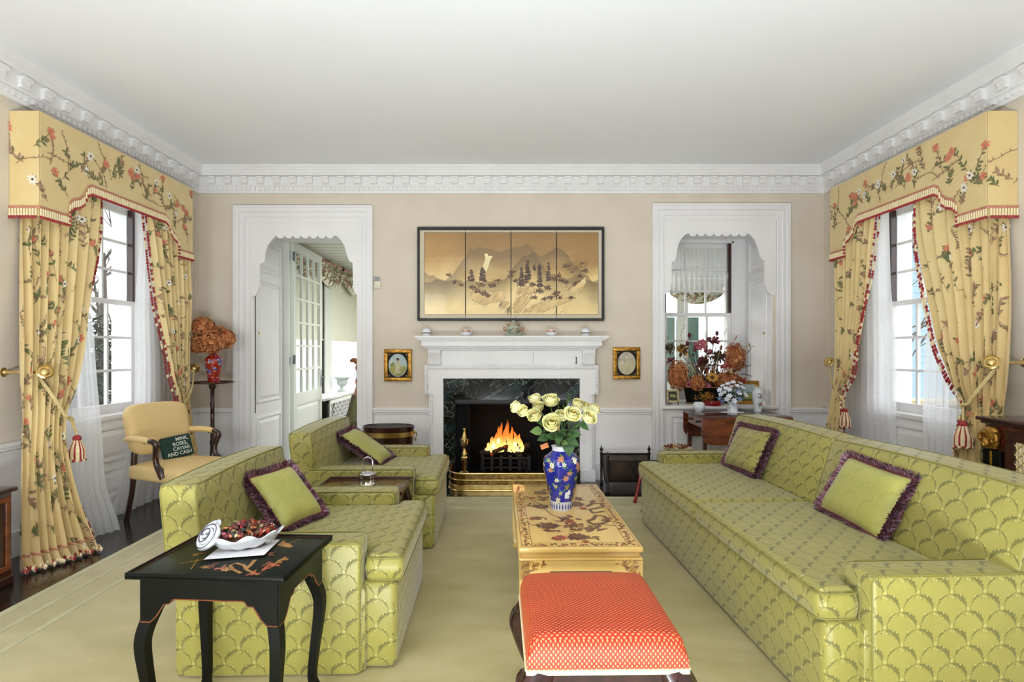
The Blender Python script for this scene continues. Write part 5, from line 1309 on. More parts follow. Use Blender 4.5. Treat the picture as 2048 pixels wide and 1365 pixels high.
# black lacquer side table
BT = thing('side_table', 'black lacquer side table with gold painted top, at the front left', 'table', (-1.007, 2.094, 0.014), R(-4))
BTI = (Matrix.Translation((-1.007, 2.094, 0.014)) @ Matrix.Rotation(R(-4), 4, 'Z')).inverted()
tz = 0.606; hx, hy = 0.278, 0.216
m = MB('black_lacquer', 'red_line'); m.rbox(-hx, hx, -hy, hy, tz-0.018, tz-0.003, 0.004, 2, 'green_lacquer')
for a, b, c, d in ((-hx, hx, -hy, -hy+.012), (-hx, hx, hy-.012, hy), (-hx, -hx+.012, -hy+.012, hy-.012), (hx-.012, hx, -hy+.012, hy-.012)): m.rbox(a, b, c, d, tz-0.02, tz+0.003, 0.003, 2, 'black_lacquer')
for a, b, c, d in ((-hx+.012, hx-.012, -hy+.012, -hy+.016), (-hx+.012, hx-.012, hy-.016, hy-.012), (-hx+.012, -hx+.016, -hy+.016, hy-.016), (hx-.016, hx-.012, -hy+.016, hy-.016)): m.box(a, b, c, d, tz-.004, tz-0.0022, 'red_line')
P = Print(m, lambda u, v: (Vector((u, v, tz-0.003)), Vector((0, 0, 1))), 0.0005)
def bt(x, y): q = BTI @ plane(360+x*.15625, 1030+y*.15625, 0.62); return (q.x, q.y)
rg = random.Random(4)
P.poly([bt(*q) for q in [(1240, 380), (1290, 350), (1330, 318), (1350, 350), (1420, 370), (1450, 400), (1400, 415), (1300, 400)]], 'gold_paint'); P.line([bt(1380, 365), bt(1470, 330), bt(1550, 300)], .004, 'gold_paint')
P.line([bt(*q) for q in [(1000, 760), (860, 700), (820, 640), (720, 610), (640, 640), (680, 690), (780, 740)]], .012, 'gold_paint'); P.line([bt(*q) for q in [(830, 690), (900, 640), (960, 570)]], .014, 'gold_paint'); P.line([bt(*q) for q in [(1010, 740), (1100, 690), (1250, 620), (1350, 560)]], .006, 'red_line')
for x, y, n_, c in ((330, 660, 7, 'gold_paint'), (420, 640, 8, 'red_line'), (520, 680, 8, 'lac_red'), (600, 700, 9, 'gold_paint'), (1100, 620, 8, 'red_line'), (1200, 640, 10, 'lac_red'), (1310, 570, 8, 'gold_paint'), (1080, 680, 8, 'lac_red'), (1240, 600, 6, 'gold_paint'), (1160, 500, 5, 'red_line'), (930, 740, 8, 'lac_red'), (240, 490, 3, 'gold_paint'), (560, 640, 5, 'red_line')):
    u, v = bt(x, y)
    for k in range(n_): P.blade(u, v, rg.uniform(0, 6.28), rg.uniform(.016, .034), .010, c, 1+.03*k)
for a, b in (((130, 600), (330, 560)), ((140, 690), (230, 560)), ((10, 620), (250, 570)), ((160, 510), (330, 480))): P.line([bt(*a), bt(*b)], .003, 'gold_paint')
m.build('table_top', BT, smooth=30)
def shaped_apron(L_, zt, zb, drop):           # outline of an apron with stepped corners, along its length
    h_ = L_/2; P_ = [(-h_, zt), (-h_, drop), (-h_+.035, drop), (-h_+.055, drop+.018), (-h_+.085, zb-.012), (-h_+.105, zb-.010), (-h_+.115, zb+.004), (-h_+.125, zb+.006)]
    return P_+[(-x, z) for x, z in reversed(P_)]
for sg in (-1, 1):
    m = MB('black_lacquer', 'gold_paint'); pr = shaped_apron(2*hx-.07, tz-.018, .505, .43); m.prism(pr, sg*(hy-.030), sg*(hy-.048), lambda a, b, d: (a, d, b))
    m.tube([(a, sg*(hy-.030), b) for a, b in pr[1:-1]], .0022, 5, 'red_line'); m.build('apron', BT, smooth=0)
    m = MB('green_lacquer', 'gold_paint'); pr = shaped_apron(2*hy-.07, tz-.018, .505, .43); m.prism(pr, sg*(hx-.030), sg*(hx-.048), lambda a, b, d: (d, a, b))
    m.tube([(sg*(hx-.030), a, b) for a, b in pr[1:-1]], .0022, 5, 'red_line'); m.build('apron', BT, smooth=0)
for sx in (-1, 1):
    for sy in (-1, 1): m = MB('black_lacquer'); cabriole(m, sx*(hx-.058), sy*(hy-.058), tz-.018, sx, sy, .62, None, .034, .017, .022, 4, [(-.012, tz-.018), (-.016, .52), (-.006, .47), (.014, .40), (.020, .345), (.014, .26), (.004, .16), (-.002, .07), (.004, .03), (.014, 0)], [(0, .030), (.25, .029), (.45, .027), (.7, .021), (.85, .019), (.93, .021), (1, .024)]); m.build('leg', BT, smooth=60)
# paper napkin and shell dish of potpourri on it
c0 = plane(478, 1100, 0.62); NP = thing('paper_napkin', 'white paper napkin under the shell dish', 'napkin', (c0.x, c0.y, 0.6235))
m = MB('paper_white'); q = [plane(407, 1122, .62), plane(528, 1113, .62), plane(560, 1082, .62), plane(455, 1085, .62)]
m.add([v-Vector((c0.x, c0.y, .62)) for v in q]+[v-Vector((c0.x, c0.y, .6194)) for v in q], [(3, 2, 1, 0), (4, 5, 6, 7), (0, 1, 5, 4), (1, 2, 6, 5), (2, 3, 7, 6), (3, 0, 4, 7)]); m.build('sheet', NP, smooth=0)
DS = thing('shell_dish', 'white scalloped shell dish with a spiral end on the side table', 'dish', (c0.x+.012, c0.y+.012, 0.6255), R(28))
m = MB('ceramic_white')
def dish(r, th, z):
    a = 2*PI*th; lob = 1+0.075*math.cos(8*a)*min(r, 1)**3; ex = 0.122; ey = 0.072*(1-0.12*math.cos(a))
    return Vector((r*lob*ex*math.cos(a)+.01, r*lob*ey*math.sin(a), z+0.010*math.cos(8*a)*r**3))
m.grid(lambda u, v: dish(interp([(0, 0), (.25, .35), (.5, .62), (.75, .85), (1, 1)], v), u, interp([(0, .004), (.3, .004), (.55, .014), (.8, .032), (1, .050)], v)), 70, 10, wrap=True)
m.grid(lambda u, v: dish(interp([(0, 0), (.25, .35), (.5, .62), (.75, .87), (1, 1.02)], v), u, interp([(0, 0.0), (.3, 0.0), (.55, .008), (.8, .027), (1, .049)], v)), 70, 10, wrap=True)
m.tube([dish(1.01, i/90, .050) for i in range(90)], .0032, 6, None, True); m.build('shell', DS, smooth=80)
m = MB('ceramic_white', 'slate_fringe'); sp_ = []
for i in range(70):
    t = i/69; a = t*2*PI*2.6+0.6; r = .050*(1-t)**0.9+.004; sp_.append((r*math.cos(a), r*math.sin(a), .022*t))
m.tube(sp_, [lerp(.013, .006, i/69) for i in range(70)], 8); m.tube([(p[0]*1.12, p[1]*1.12, p[2]+.010) for p in sp_], .0020, 4, 'slate_fringe'); m.ball((0, 0, -.010), .038, 'ceramic_white', 14, 8, (1, 1, .5))
fz = Vector((-.45, -.62, .62)).normalized(); m.xf(Matrix.Translation((-.112, .0, .058)) @ Vector((0, 0, 1)).rotation_difference(Matrix.Rotation(-R(28), 3, 'Z') @ fz).to_matrix().to_4x4()); m.build('spiral', DS, smooth=80, label='spiral curl of the shell')
m = MB('dried_red', 'hydrangea_rust', 'dried_plum', 'leaf_dark', 'dried_straw', 'dried_brown', 'dried_pink'); rg = random.Random(8)
m.ball((.012, 0, .030), .060, 'dried_brown', 14, 8, (1.65, .92, .62))
for i in range(230):
    a = rg.uniform(0, 6.28); r = rg.random()**.5*.90; p = Vector((.114*r*math.cos(a)+.012, .064*r*math.sin(a), .036+.042*(1-r*r)+rg.uniform(0, .02)))
    s_ = rg.uniform(.010, .020); M = Matrix.Translation(p) @ Matrix.Rotation(rg.uniform(0, 6), 4, Vector((rg.uniform(-1, 1), rg.uniform(-1, 1), .3)).normalized()); st = m.mark()
    k = rg.randrange(7)
    if rg.random() < .55: m.add([(-s_, 0, 0), (0, -s_*.6, s_*.3), (s_, 0, s_*.1), (0, s_*.6, s_*.3), (0, 0, -s_*.2)], [(0, 1, 4), (1, 2, 4), (2, 3, 4), (3, 0, 4)], k)
    else: m.ball((0, 0, 0), s_*.7, k, 6, 4, (1, .8, .7), .4)
    m.xf(M, st)
pp = m.build('potpourri', None, 30, 'red and brown potpourri heaped in the shell dish', 'potpourri', None, 'stuff', (c0.x+.012, c0.y+.012, .6255), R(28))
# mahogany tray-top table between the club chairs
MT = thing('tray_table', 'polished mahogany table between the two club chairs', 'table', (-.912, 3.555, .014))
m = MB('mahogany', 'dark_mahogany'); m.rbox(-.275, .275, -.200, .200, .495, .510, .004, 2, 'mahogany')
for a, b, c, d in ((-.278, .278, -.203, -.192), (-.278, .278, .192, .203), (-.278, -.267, -.192, .192), (.267, .278, -.192, .192)): m.rbox(a, b, c, d, .493, .516, .003, 1, 'dark_mahogany')
m.build('table_top', MT, smooth=30)
for sg in (-1, 1):
    m = MB('mahogany'); m.rbox(-.24, .24, sg*.165-.008, sg*.165+.008, .42, .495, .003, 1); m.build('apron', MT)
    m = MB('mahogany'); m.rbox(sg*.235-.008, sg*.235+.008, -.16, .16, .42, .495, .003, 1); m.build('apron', MT)
    for s2 in (-1, 1): m = MB('dark_mahogany'); cabriole(m, sg*.222, s2*.155, .495, sg, s2*.3, .9, None, .026, .012, .018); m.build('leg', MT, smooth=60)
q = plane(733, 970, .53); SB = thing('silver_bell', 'small silver pot with a tall loop handle on the mahogany table', 'pot', (q.x, q.y+.03, .526))
m = MB('silver'); m.lathe([(0, 0), (.052, 0), (.053, .004), (.050, .008), (.050, .062), (.052, .066), (.048, .072), (.030, .080), (.012, .083), (0, .084)], 28); m.build('body', SB)
m = MB('silver'); m.tube(spline([(-.030, 0, .070), (-.032, 0, .12), (-.026, 0, .155), (0, 0, .172), (.026, 0, .155), (.032, 0, .12), (.030, 0, .070)], 6), .0052, 8); m.build('handle', SB)
# coffee table
CT = thing('coffee_table', 'yellow lacquer coffee table painted with brown flowers', 'table', (.341, 3.303, .014), R(1.0))
CTI = (Matrix.Translation((.341, 3.303, .014)) @ Matrix.Rotation(R(1.0), 4, 'Z')).inverted()
hx, hy, tz = .299, .632, .421
m = MB('yellow_lacquer', 'lacquer_edge'); m.rbox(-hx, hx, -hy, hy, tz-.027, tz, .008, 3, 'yellow_lacquer')
P = Print(m, lambda u, v: (Vector((u, v, tz)), Vector((0, 0, 1))), .0006)
def ct(x, y): q = CTI @ plane(960+x*.32229, 740+y*.32229, .435); return (q.x, q.y)
rg = random.Random(14)
for a, b in ((-hx+.014, hx-.014),):
    for off in (.016, .066):
        for v in (-hy+off, hy-off): P.line([(-hx+off, v), (hx-off, v)], .0025, 'lac_umber')
        for u in (-hx+off, hx-off): P.line([(u, -hy+off), (u, hy-off)], .0025, 'lac_umber')
def keyband(u0, v0, u1, v1):
    d = math.hypot(u1-u0, v1-v0); n_ = int(d/.026)
    for i in range(n_):
        t = (i+.5)/n_; u, v = lerp(u0, u1, t), lerp(v0, v1, t)
        for _ in range(4): P.blade(u+rg.uniform(-.012, .012), v+rg.uniform(-.012, .012), rg.uniform(0, 6.28), rg.uniform(.014, .026), .008, rg.choice(('lac_umber', 'lac_gold', 'lac_brown', 'lac_red')), 1+rg.random()*.4)
b = .041
keyband(-hx+b, -hy+b, hx-b, -hy+b); keyband(-hx+b, hy-b, hx-b, hy-b); keyband(-hx+b, -hy+b, -hx+b, hy-b); keyband(hx-b, -hy+b, hx-b, hy-b)
def bloom(x, y, r, c, n_=11, c2=None):
    u, v = ct(x, y)
    for k in range(n_): P.blade(u, v, 2*PI*k/n_+rg.uniform(-.2, .2), r*rg.uniform(.8, 1.15), r*.55, c, 1.2+.02*k)
    P.dot(u, v, r*.35, c2 or 'lac_umber', 2.2)
def leaves(x, y, n_, r, cs=('lac_umber', 'lac_brown')):
    u, v = ct(x, y)
    for k in range(n_): P.blade(u+rg.uniform(-r, r)*.6, v+rg.uniform(-r, r)*.6, rg.uniform(0, 6.28), r*rg.uniform(.5, 1.0), r*.3, rg.choice(cs), 1+.02*k)
for q in ((425, 970, .066, 'lac_brown'), (600, 1038, .060, 'lac_brown'), (500, 1043, .040, 'lac_red'), (375, 765, .05, 'lac_brown'), (380, 850, .05, 'lac_brown'), (600, 835, .06, 'lac_brown'), (322, 797, .028, 'lac_red'), (640, 862, .03, 'lac_red'), (560, 945, .03, 'lac_red'), (320, 927, .022, 'lac_red'), (655, 1068, .02, 'lac_red')): bloom(*q)
for q in ((380, 925, 8, .05), (440, 1000, 8, .06), (345, 960, 5, .05), (550, 930, 14, .07), (580, 960, 12, .06), (545, 975, 8, .05), (690, 1040, 8, .05), (640, 1000, 8, .06), (720, 990, 12, .06), (410, 800, 10, .06), (330, 840, 8, .05), (300, 800, 6, .05), (430, 745, 8, .06), (620, 800, 8, .06), (790, 930, 10, .05), (480, 1060, 6, .04), (680, 820, 8, .05), (560, 800, 6, .05)): leaves(*q)
for pts, w_ in (([(660, 850), (700, 830), (750, 832), (765, 850), (720, 862), (680, 868), (700, 890), (770, 880)], .022), ([(665, 940), (700, 930), (720, 905), (770, 910), (800, 940), (760, 955), (700, 960), (670, 945)], .024), ([(560, 1010), (640, 985), (740, 960), (850, 970)], .006), ([(300, 800), (380, 840), (440, 900), (560, 940)], .005)):
    P.line([ct(*q) for q in pts], w_, 'lac_brown', 1.1)
m.build('table_top', CT, smooth=30)
m = MB('lacquer_edge'); m.rbox(-hx+.014, hx-.014, -hy+.014, hy-.014, tz-.052, tz-.026, .003, 1); m.build('waist', CT)
m = MB('yellow_lacquer'); m.rbox(-hx+.002, hx-.002, -hy+.002, hy-.002, tz-.064, tz-.052, .005, 2); m.build('ledge', CT)
def bracket_apron(L_):
    h_ = L_/2; zt, zb = tz-.064, tz-.125
    P_ = [(-h_, zt), (-h_, zb-.03), (-h_+.05, zb-.03), (-h_+.055, zb-.008), (-h_+.14, zb-.004), (-h_+.15, zb+.012)]
    return P_+[(-x, z) for x, z in reversed(P_)]
for sg in (-1, 1):
    m = MB('yellow_lacquer', 'lac_gold'); m.prism(bracket_apron(2*hx-.006), sg*(hy-.004), sg*(hy-.026), lambda a, b_, d: (a, d, b_))
    P = Print(m, lambda u, v, sg=sg: (Vector((u, sg*(hy-.004), v)), Vector((0, sg, 0))), .0006)
    for s2 in (-1, 1):
        for k in range(34): t = rg.random()**1.6; P.blade(s2*(hx-.02-t*.10), tz-.075-rg.random()*.07*(1-t), rg.uniform(0, 6.28), .024, .008, rg.choice(('lac_gold', 'lac_gold', 'lac_umber')), 1+rg.random())
    m.build('apron', CT, smooth=0)
    m = MB('yellow_lacquer', 'lac_gold'); m.prism(bracket_apron(2*hy-.05), sg*(hx-.004), sg*(hx-.026), lambda a, b_, d: (d, a, b_)); m.build('apron', CT, smooth=0)
    for s2 in (-1, 1):
        m = MB('yellow_lacquer'); x, y = sg*(hx-.028), s2*(hy-.028)
        P_ = [(x, y, tz-.064), (x, y, .16), (x-sg*.004, y-s2*.004, .06), (x-sg*.008, y-s2*.008, .03), (x-sg*.004, y-s2*.004, 0)]
        for (a, c) in zip(P_, P_[1:]):
            r_ = .024; m.add([(a[0]-r_, a[1]-r_, a[2]), (a[0]+r_, a[1]-r_, a[2]), (a[0]+r_, a[1]+r_, a[2]), (a[0]-r_, a[1]+r_, a[2]), (c[0]-r_, c[1]-r_, c[2]), (c[0]+r_, c[1]-r_, c[2]), (c[0]+r_, c[1]+r_, c[2]), (c[0]-r_, c[1]+r_, c[2])], [(0, 1, 2, 3), (7, 6, 5, 4), (0, 4, 5, 1), (1, 5, 6, 2), (2, 6, 7, 3), (3, 7, 4, 0)])
        m.build('leg', CT, smooth=0)
# stool
ST = thing('footstool', 'coral red damask footstool with carved dark claw feet', 'stool', (.312, 2.034, .014), R(1.0))
hx, hy = .255, .275
def crown(p):
    t = max(0.0, (p.z-.37)/.10); k = max(0, 1-(p.x/hx)**4)*max(0, 1-(p.y/hy)**4)
    ins = 1-0.05*t*t
    if p.z < .39:
        return Vector((math.copysign(hx, p.x) if abs(p.x) > hx-.0352 else p.x, math.copysign(hy, p.y) if abs(p.y) > hy-.0352 else p.y, p.z))
    return Vector((p.x*ins, p.y*ins, p.z+0.028*k**.6*t))
m = MB('coral_damask'); m.rbox(-hx, hx, -hy, hy, .352, .452, .035, 4, None, 5, crown); m.build('seat', ST, smooth=80)
m = MB('cream_tassel', 'braid_pink')
for a, b, c, d in ((-hx-.003, hx+.003, -hy-.004, -hy+.002), (-hx-.003, hx+.003, hy-.002, hy+.004), (-hx-.004, -hx+.002, -hy, hy), (hx-.002, hx+.004, -hy, hy)): m.rbox(a, b, c, d, .344, .362, .002, 1, 'cream_tassel')
for i in range(60):
    for sg in (-1, 1): m.ball((lerp(-hx, hx, (i+.5)/60), sg*(hy+.004), .358), .0042, 'cream_tassel', 5, 3); m.ball((sg*(hx+.004), lerp(-hy, hy, (i+.5)/60), .358), .0042, 'cream_tassel', 5, 3)
m.build('gimp_trim', ST, smooth=40, kind='stuff')
m = MB('carved_wood'); m.rbox(-hx+.012, hx-.012, -hy+.012, hy-.012, .285, .352, .004, 1); m.build('frame', ST)
for sx in (-1, 1):
    for sy in (-1, 1):
        m = MB('carved_wood'); cabriole(m, sx*(hx-.050), sy*(hy-.050), .345, sx*.85, sy*.85, 1.5, None, .052, .020, .022, 12)
        # acanthus on the knee and a claw-and-ball foot
        ox, oy = sx*(hx-.050), sy*(hy-.050); d = Vector((sx, sy, 0)).normalized(); t_ = Vector((-d.y, d.x, 0))
        for k in range(-3, 4):
            a0 = Vector((ox, oy, .33))+d*.052+t_*k*.013; m.tube(spline([a0, a0+d*.022+t_*k*.004+Vector((0, 0, -.05)), a0+d*.018+t_*k*.002+Vector((0, 0, -.10)), a0-d*.010-t_*k*.008+Vector((0, 0, -.15))], 4), [.007]*10+[.005]*3, 6)
        for k in (-1, 1):
            c_ = Vector((ox, oy, .30))+d*.045+t_*k*.045; m.tube([c_+d*(.014*math.cos(q*.7)*(1-q/12))+Vector((0, 0, .018*math.sin(q*.7)*(1-q/12))) for q in range(11)], .006, 6)
        f = Vector((ox, oy, 0))+d*.036*1.0
        m.ball((f.x, f.y, .026), .026, None, 10, 7)
        for k in (-1, 0, 1): q = (d*math.cos(k*.8)+t_*math.sin(k*.8)); m.tube(spline([f-d*.01+Vector((0, 0, .06)), f+q*.026+Vector((0, 0, .045)), f+q*.034+Vector((0, 0, .022)), f+q*.030+Vector((0, 0, .002))], 4), [.010]*9+[.008]*4, 6)
        m.build('leg', ST, smooth=60)

# ------------------------------------------------------------------ the rose vase
q = plane(1123, 1018, .435); VX, VY, VZ = q.x, q.y, .4355
VS = thing('vase', 'tall cobalt blue vase painted with pink flowers on the coffee table', 'vase', (VX, VY, VZ))
vp = [(.060, 0), (.062, .006), (.064, .05), (.074, .10), (.090, .17), (.103, .235), (.107, .275), (.100, .305), (.078, .328), (.060, .340), (.054, .352), (.055, .366), (.060, .374)]
vr = lambda z: interp([(b, a) for a, b in vp], z)
prof = [(0, 0)]+[(vr(z), z) for z in [i*.374/44 for i in range(45)]]+[(.055, .374), (.050, .35), (0, .33)]
m = MB('ceramic_blue', 'ceramic_white'); m.lathe(prof, 40, m='ceramic_blue')
m.lathe([(.0555, .347), (.0565, .352), (.0575, .366), (.0615, .374), (.058, .376)], 40, m='ceramic_white'); m.lathe([(.061, 0), (.063, .004), (.0655, .05), (.0665, .054)], 40, m='ceramic_white')
P = Print(m, lambda u, v: (Vector((vr(v)*math.cos(u), vr(v)*math.sin(u), v)), Vector((math.cos(u), math.sin(u), 0))), .0012, .095)
rg = random.Random(3)
for i in range(24): P.blade(2*PI*i/24, .008, PI/2, .040, .012, 'imari_blue', 3.0); P.blade(2*PI*i/24, .012, PI/2, .030, .006, 'ceramic_blue', 3.4)
for z0, n_ in ((.075, 6), (.115, 7), (.155, 8), (.195, 8), (.235, 8), (.272, 8), (.305, 7)):
    for i in range(n_):
        u = 2*PI*(i+rg.random()*.6)/n_; v = z0+rg.uniform(-.012, .012); k = rg.random()
        for j in range(7): P.blade(u, v, rg.uniform(0, 6.28), rg.uniform(.022, .034), .009, rg.choice(('leaf_light', 'leaf_green', 'teal_paint', 'imari_blue')), 1.2)
        if k < .55: P.flower(u, v, rg.uniform(.016, .023), 'dried_pink' if k < .16 else 'mauve_fringe' if k < .3 else 'print_white' if k > .46 else 'braid_pink', 'dried_gold', 8, 2.2, rg)
        elif k < .8: P.flower(u, v, .014, rg.choice(('print_white', 'rose_petal', 'oil_cream')), 'leaf_light', 6, 2.2, rg)
        else: P.flower(u, v, .013, rg.choice(('dried_red', 'dried_gold', 'white_petal')), 'dried_gold', 6, 2.2, rg)
for k in range(10): P.dot(rg.uniform(4.9, 5.3), rg.uniform(.075, .12), .010, 'white_petal', 3.0)
m.build('body', VS, smooth=60)
def rose_bloom(m, r, seed, c=(0, 0, 0), up=(0, 0, 1), openness=0.5):
    rg = random.Random(seed); st = m.mark()
    for lay, (n_, rad, hgt, lean_) in enumerate(((3, .20, 1.06, -.06), (3, .36, 1.10, .0), (4, .54, 1.06, .08), (4, .70, 1.0, .16), (5, .84, .86, .16+.36*openness))):
        for i in range(n_):
            a0 = 2*PI*(i+.37*lay+rg.uniform(-.22, .22))/n_; wd = 2*PI/n_*(.82 if lay > 0 else .95)*rg.uniform(.85, 1.2)
            kr, kh, kl, kb = rg.uniform(.90, 1.08), rg.uniform(.88, 1.10), rg.uniform(.3, 1.7), rg.uniform(0, 6)
            def f(u, v, a0=a0, wd=wd, rad=rad*kr, hgt=hgt*kh, lean_=lean_*kl, kb=kb, lay=lay):
                uu = (u-.5)*2; a = a0+uu*wd*(.45+.55*math.sin(min(v*2.2, 1.57)))
                prof_ = interp([(0, .12), (.18, .62), (.40, .98), (.62, 1.04), (.85, .98), (1, .92)], v)
                rr = r*rad*prof_+r*lean_*max(0, v-.55)**1.4*1.9+r*.05*math.sin(a*5+kb)*v*(lay > 1)
                z = r*hgt*(v*1.35-.35)*(1-.18*uu*uu*v)-(r*.18*max(0, v-.78)*4*max(0, lean_)*1.6)
                return (rr*math.cos(a), rr*math.sin(a), z)
            m.grid(f, 6, 7, 'rose_heart' if lay < 1 else 'rose_petal')
    M = Matrix.Translation(c) @ Vector((0, 0, 1)).rotation_difference(Vector(up)).to_matrix().to_4x4() @ Matrix.Rotation(rg.uniform(0, 6), 4, 'Z')
    m.xf(M, st)
def leaf(m, p, d, L_, W2, mat, droop=.3, nrm=(0, 0, 1)):
    p = Vector(p); d = Vector(d).normalized(); s_ = d.cross(Vector(nrm)); s_ = s_.normalized() if s_.length > .01 else Vector((1, 0, 0)); up = s_.cross(d)
    vs = []; n_ = 6
    for i in range(n_+1):
        t = i/n_; w_ = W2*math.sin(PI*t**.8)*1.0; c = p+d*L_*t-Vector((0, 0, 1))*droop*L_*t*t
        vs += [c-s_*w_/2+up*w_*.18, c, c+s_*w_/2+up*w_*.18]
    fs = []
    for i in range(n_): fs += [(3*i, 3*i+3, 3*i+4, 3*i+1), (3*i+1, 3*i+4, 3*i+5, 3*i+2)]
    m.add(vs, fs, mat)
roses = [(1036, 819, 3.30, .040, (-.8, -.3, .5), 'yellow rose at the far left of the bouquet'), (1049, 826, 3.24, .036, (-.5, -.7, .3), 'yellow rose second from the left, hanging low'),
         (1071, 804, 3.38, .040, (-.3, -.4, .9), 'yellow rose standing tallest on the left'), (1077, 818, 3.30, .035, (-.2, -.7, .5), 'small yellow rose just under the tall left one'), (1071, 834, 3.20, .042, (-.3, -.9, .25), 'yellow rose left of the biggest bloom'),
         (1101, 808, 3.36, .050, (0, -.6, .8), 'large ruffled yellow rose at the top centre'), (1103, 850, 3.12, .052, (0, -1, .25), 'biggest open yellow rose at the front centre'),
         (1124, 836, 3.24, .040, (.05, -.8, .5), 'yellow rose right of the biggest bloom'), (1144, 832, 3.16, .045, (.1, -.95, .3), 'round yellow rose in the middle right'), (1155, 813, 3.36, .038, (.2, -.6, .7), 'yellow rose at the upper right'),
         (1170, 818, 3.38, .034, (.3, -.6, .7), 'small yellow rose behind the right blooms'), (1185, 823, 3.34, .038, (.7, -.5, .5), 'yellow rose at the far right of the bouquet'), (1175, 839, 3.20, .042, (.4, -.85, .3), 'yellow rose at the lower right')]
for i, (px, py, Y, r, up, lab) in enumerate(roses):
    c = at(px, py, Y); t = thing('rose', lab, 'rose', (VX, VY, VZ+.30), 0, 'yellow roses in the blue vase'); O = Vector((VX, VY, VZ+.30)); c = c-O
    m = MB('rose_petal', 'rose_heart'); rose_bloom(m, r*1.06, i+20, c, Vector(up)+Vector((0, 0, .35)), .25 if r < .045 else .6); m.build('bloom', t, smooth=80)
    base = c-Vector(up).normalized()*r*.4; a = Vector((rnd.uniform(-.03, .03), rnd.uniform(-.03, .03), -.04)); b = Vector((a.x*1.1, a.y*1.1, .085))
    path = spline([a, b, b.lerp(base, .55)+Vector((0, 0, .01)), base], 6); m = MB('stem_green'); m.tube(path, .0032, 6); m.build('stem', t)
    m = MB('leaf_light')
    for k in range(5): q = 2*PI*k/5; leaf(m, base, Vector((math.cos(q)*.6, math.sin(q)*.6, .5)), r*.9, r*.3, 'leaf_light', .5)
    m.build('sepals', t, smooth=60)
    rg = random.Random(i)
    if i % 2 == 0:
        m = MB('leaf_green'); p = path[int(len(path)*.62)]; leaf(m, p, (rg.uniform(-1, 1), -.8, .2), rg.uniform(.06, .08), .042, 'leaf_green', .4); m.build('leaf', t, smooth=60)
for i, (px, py, dx, dz, L_, W2, mt, lab) in enumerate([(1072, 862, -1, .25, .085, .055, 'leaf_light', 'pale oval rose leaf at the left of the bouquet'), (1086, 876, -1, -.05, .08, .05, 'leaf_green', 'dark rose leaf low at the left of the vase mouth'), (1118, 876, -.2, -.5, .07, .05, 'leaf_green', 'dark rose leaf in front of the vase neck'),
        (1168, 852, .9, -.55, .07, .04, 'leaf_green', 'drooping dark leaf at the right edge of the bouquet'), (1150, 868, .9, .25, .085, .055, 'leaf_green', 'broad rose leaf at the right of the bouquet'), (1130, 886, .35, .1, .06, .035, 'leaf_light', 'small pale leaf over the vase rim'),
        (1137, 896, .1, -.9, .085, .07, 'leaf_green', 'large leaf hanging over the right side of the vase neck'), (1100, 872, -.6, .3, .08, .045, 'leaf_green', 'dark leaf under the biggest rose'), (1146, 884, .8, -.25, .08, .05, 'leaf_green', 'dark leaf right of the vase neck'), (1125, 862, .1, .6, .07, .045, 'leaf_green', 'dark leaf rising in the middle of the bouquet')]):
    p = at(px, py, 3.22); t = thing('rose_leaf', lab, 'leaf', tuple(p), 0, 'loose leaves in the rose bouquet'); m = MB(mt)
    d = Vector((dx, -.5, dz)).normalized(); leaf(m, (-d*L_*.5), d, L_, W2, mt, .15, (0, -1, .5)); m.build('blade', t, smooth=60)
    s0 = -d*L_*.5; s1 = Vector((VX, VY, VZ+.35))-p; m = MB('stem_green'); m.tube(spline([s0, (s0+s1)/2+Vector((0, .01, .02)), s1], 5), .0022, 5); m.build('stem', t)
for px, py, lab in ((1114, 792, 'feathery green sprig above the roses, left of two'), (1139, 787, 'feathery green sprig above the roses, right of two'), (1128, 815, 'short green sprig among the roses')):
    p = at(px, py, 3.40); O = Vector((VX, VY, VZ+.34)); t = thing('green_sprig', lab, 'sprig', tuple(O), 0, 'green sprigs in the bouquet'); p = p-O; pth = spline([Vector((0, .02, 0)), p*.5+Vector((0, .02, .02)), p], 8)
    m = MB('stem_green'); m.tube(pth, .002, 5); m.build('stem', t); m = MB('leaf_light', 'stem_green')
    for k in range(26): q = pth[int(lerp(7, 16, rnd.random()))]; leaf(m, q, (rnd.uniform(-1, 1), rnd.uniform(-1, 1), rnd.uniform(.3, 1.2)), .030, .008, k % 2, .1)
    m.build('leaves', t, smooth=0)
m = MB('hydrangea_rust'); p = at(1089, 893, 3.12); m.rbox(-.022, .022, -.001, .001, -.014, .014, .0005, 1); m.xf(Matrix.Rotation(R(-20), 4, 'Y') @ Matrix.Rotation(R(-25), 4, 'X')); o = m.build('gift_tag', None, 30, 'small brown card tucked in at the left of the roses', 'card', loc=tuple(p))
# ------------------------------------------------------------------ left side: armchair, plant stand, chest
AC = thing('open_armchair', 'yellow open armchair with dark curved wooden arms by the left window', 'armchair', (-2.70, 4.62, 0), R(-18))
def seatfn(p):
    k = lerp(0.86, 1.06, (p.x+.27)/.60); t = max(0, (p.z-.40)/.06); return Vector((p.x, p.y*k, p.z+.028*t*max(0, 1-(p.y/.3)**2)*max(0, 1-((p.x-.03)/.33)**2)))
m = MB('yellow_check'); m.rbox(-.27, .33, -.29, .29, .345, .455, .03, 3, None, 4, seatfn); m.build('seat', AC, smooth=80)
m = MB('yellow_check')
out = []
for i in range(48):
    a = 2*PI*i/48; c_, s_ = math.cos(a), math.sin(a); e = .42
    out.append((.278*(abs(c_)**e)*(1 if c_ > 0 else -1), .73+.205*(abs(s_)**e)*(1 if s_ > 0 else -1)))
def bk(a, b, d): return (d-.22-.16*(b-.5)-.10*0+.05*(a/.28)**2*0.5, a*(.92+.12*(b-.52)/.4), b)
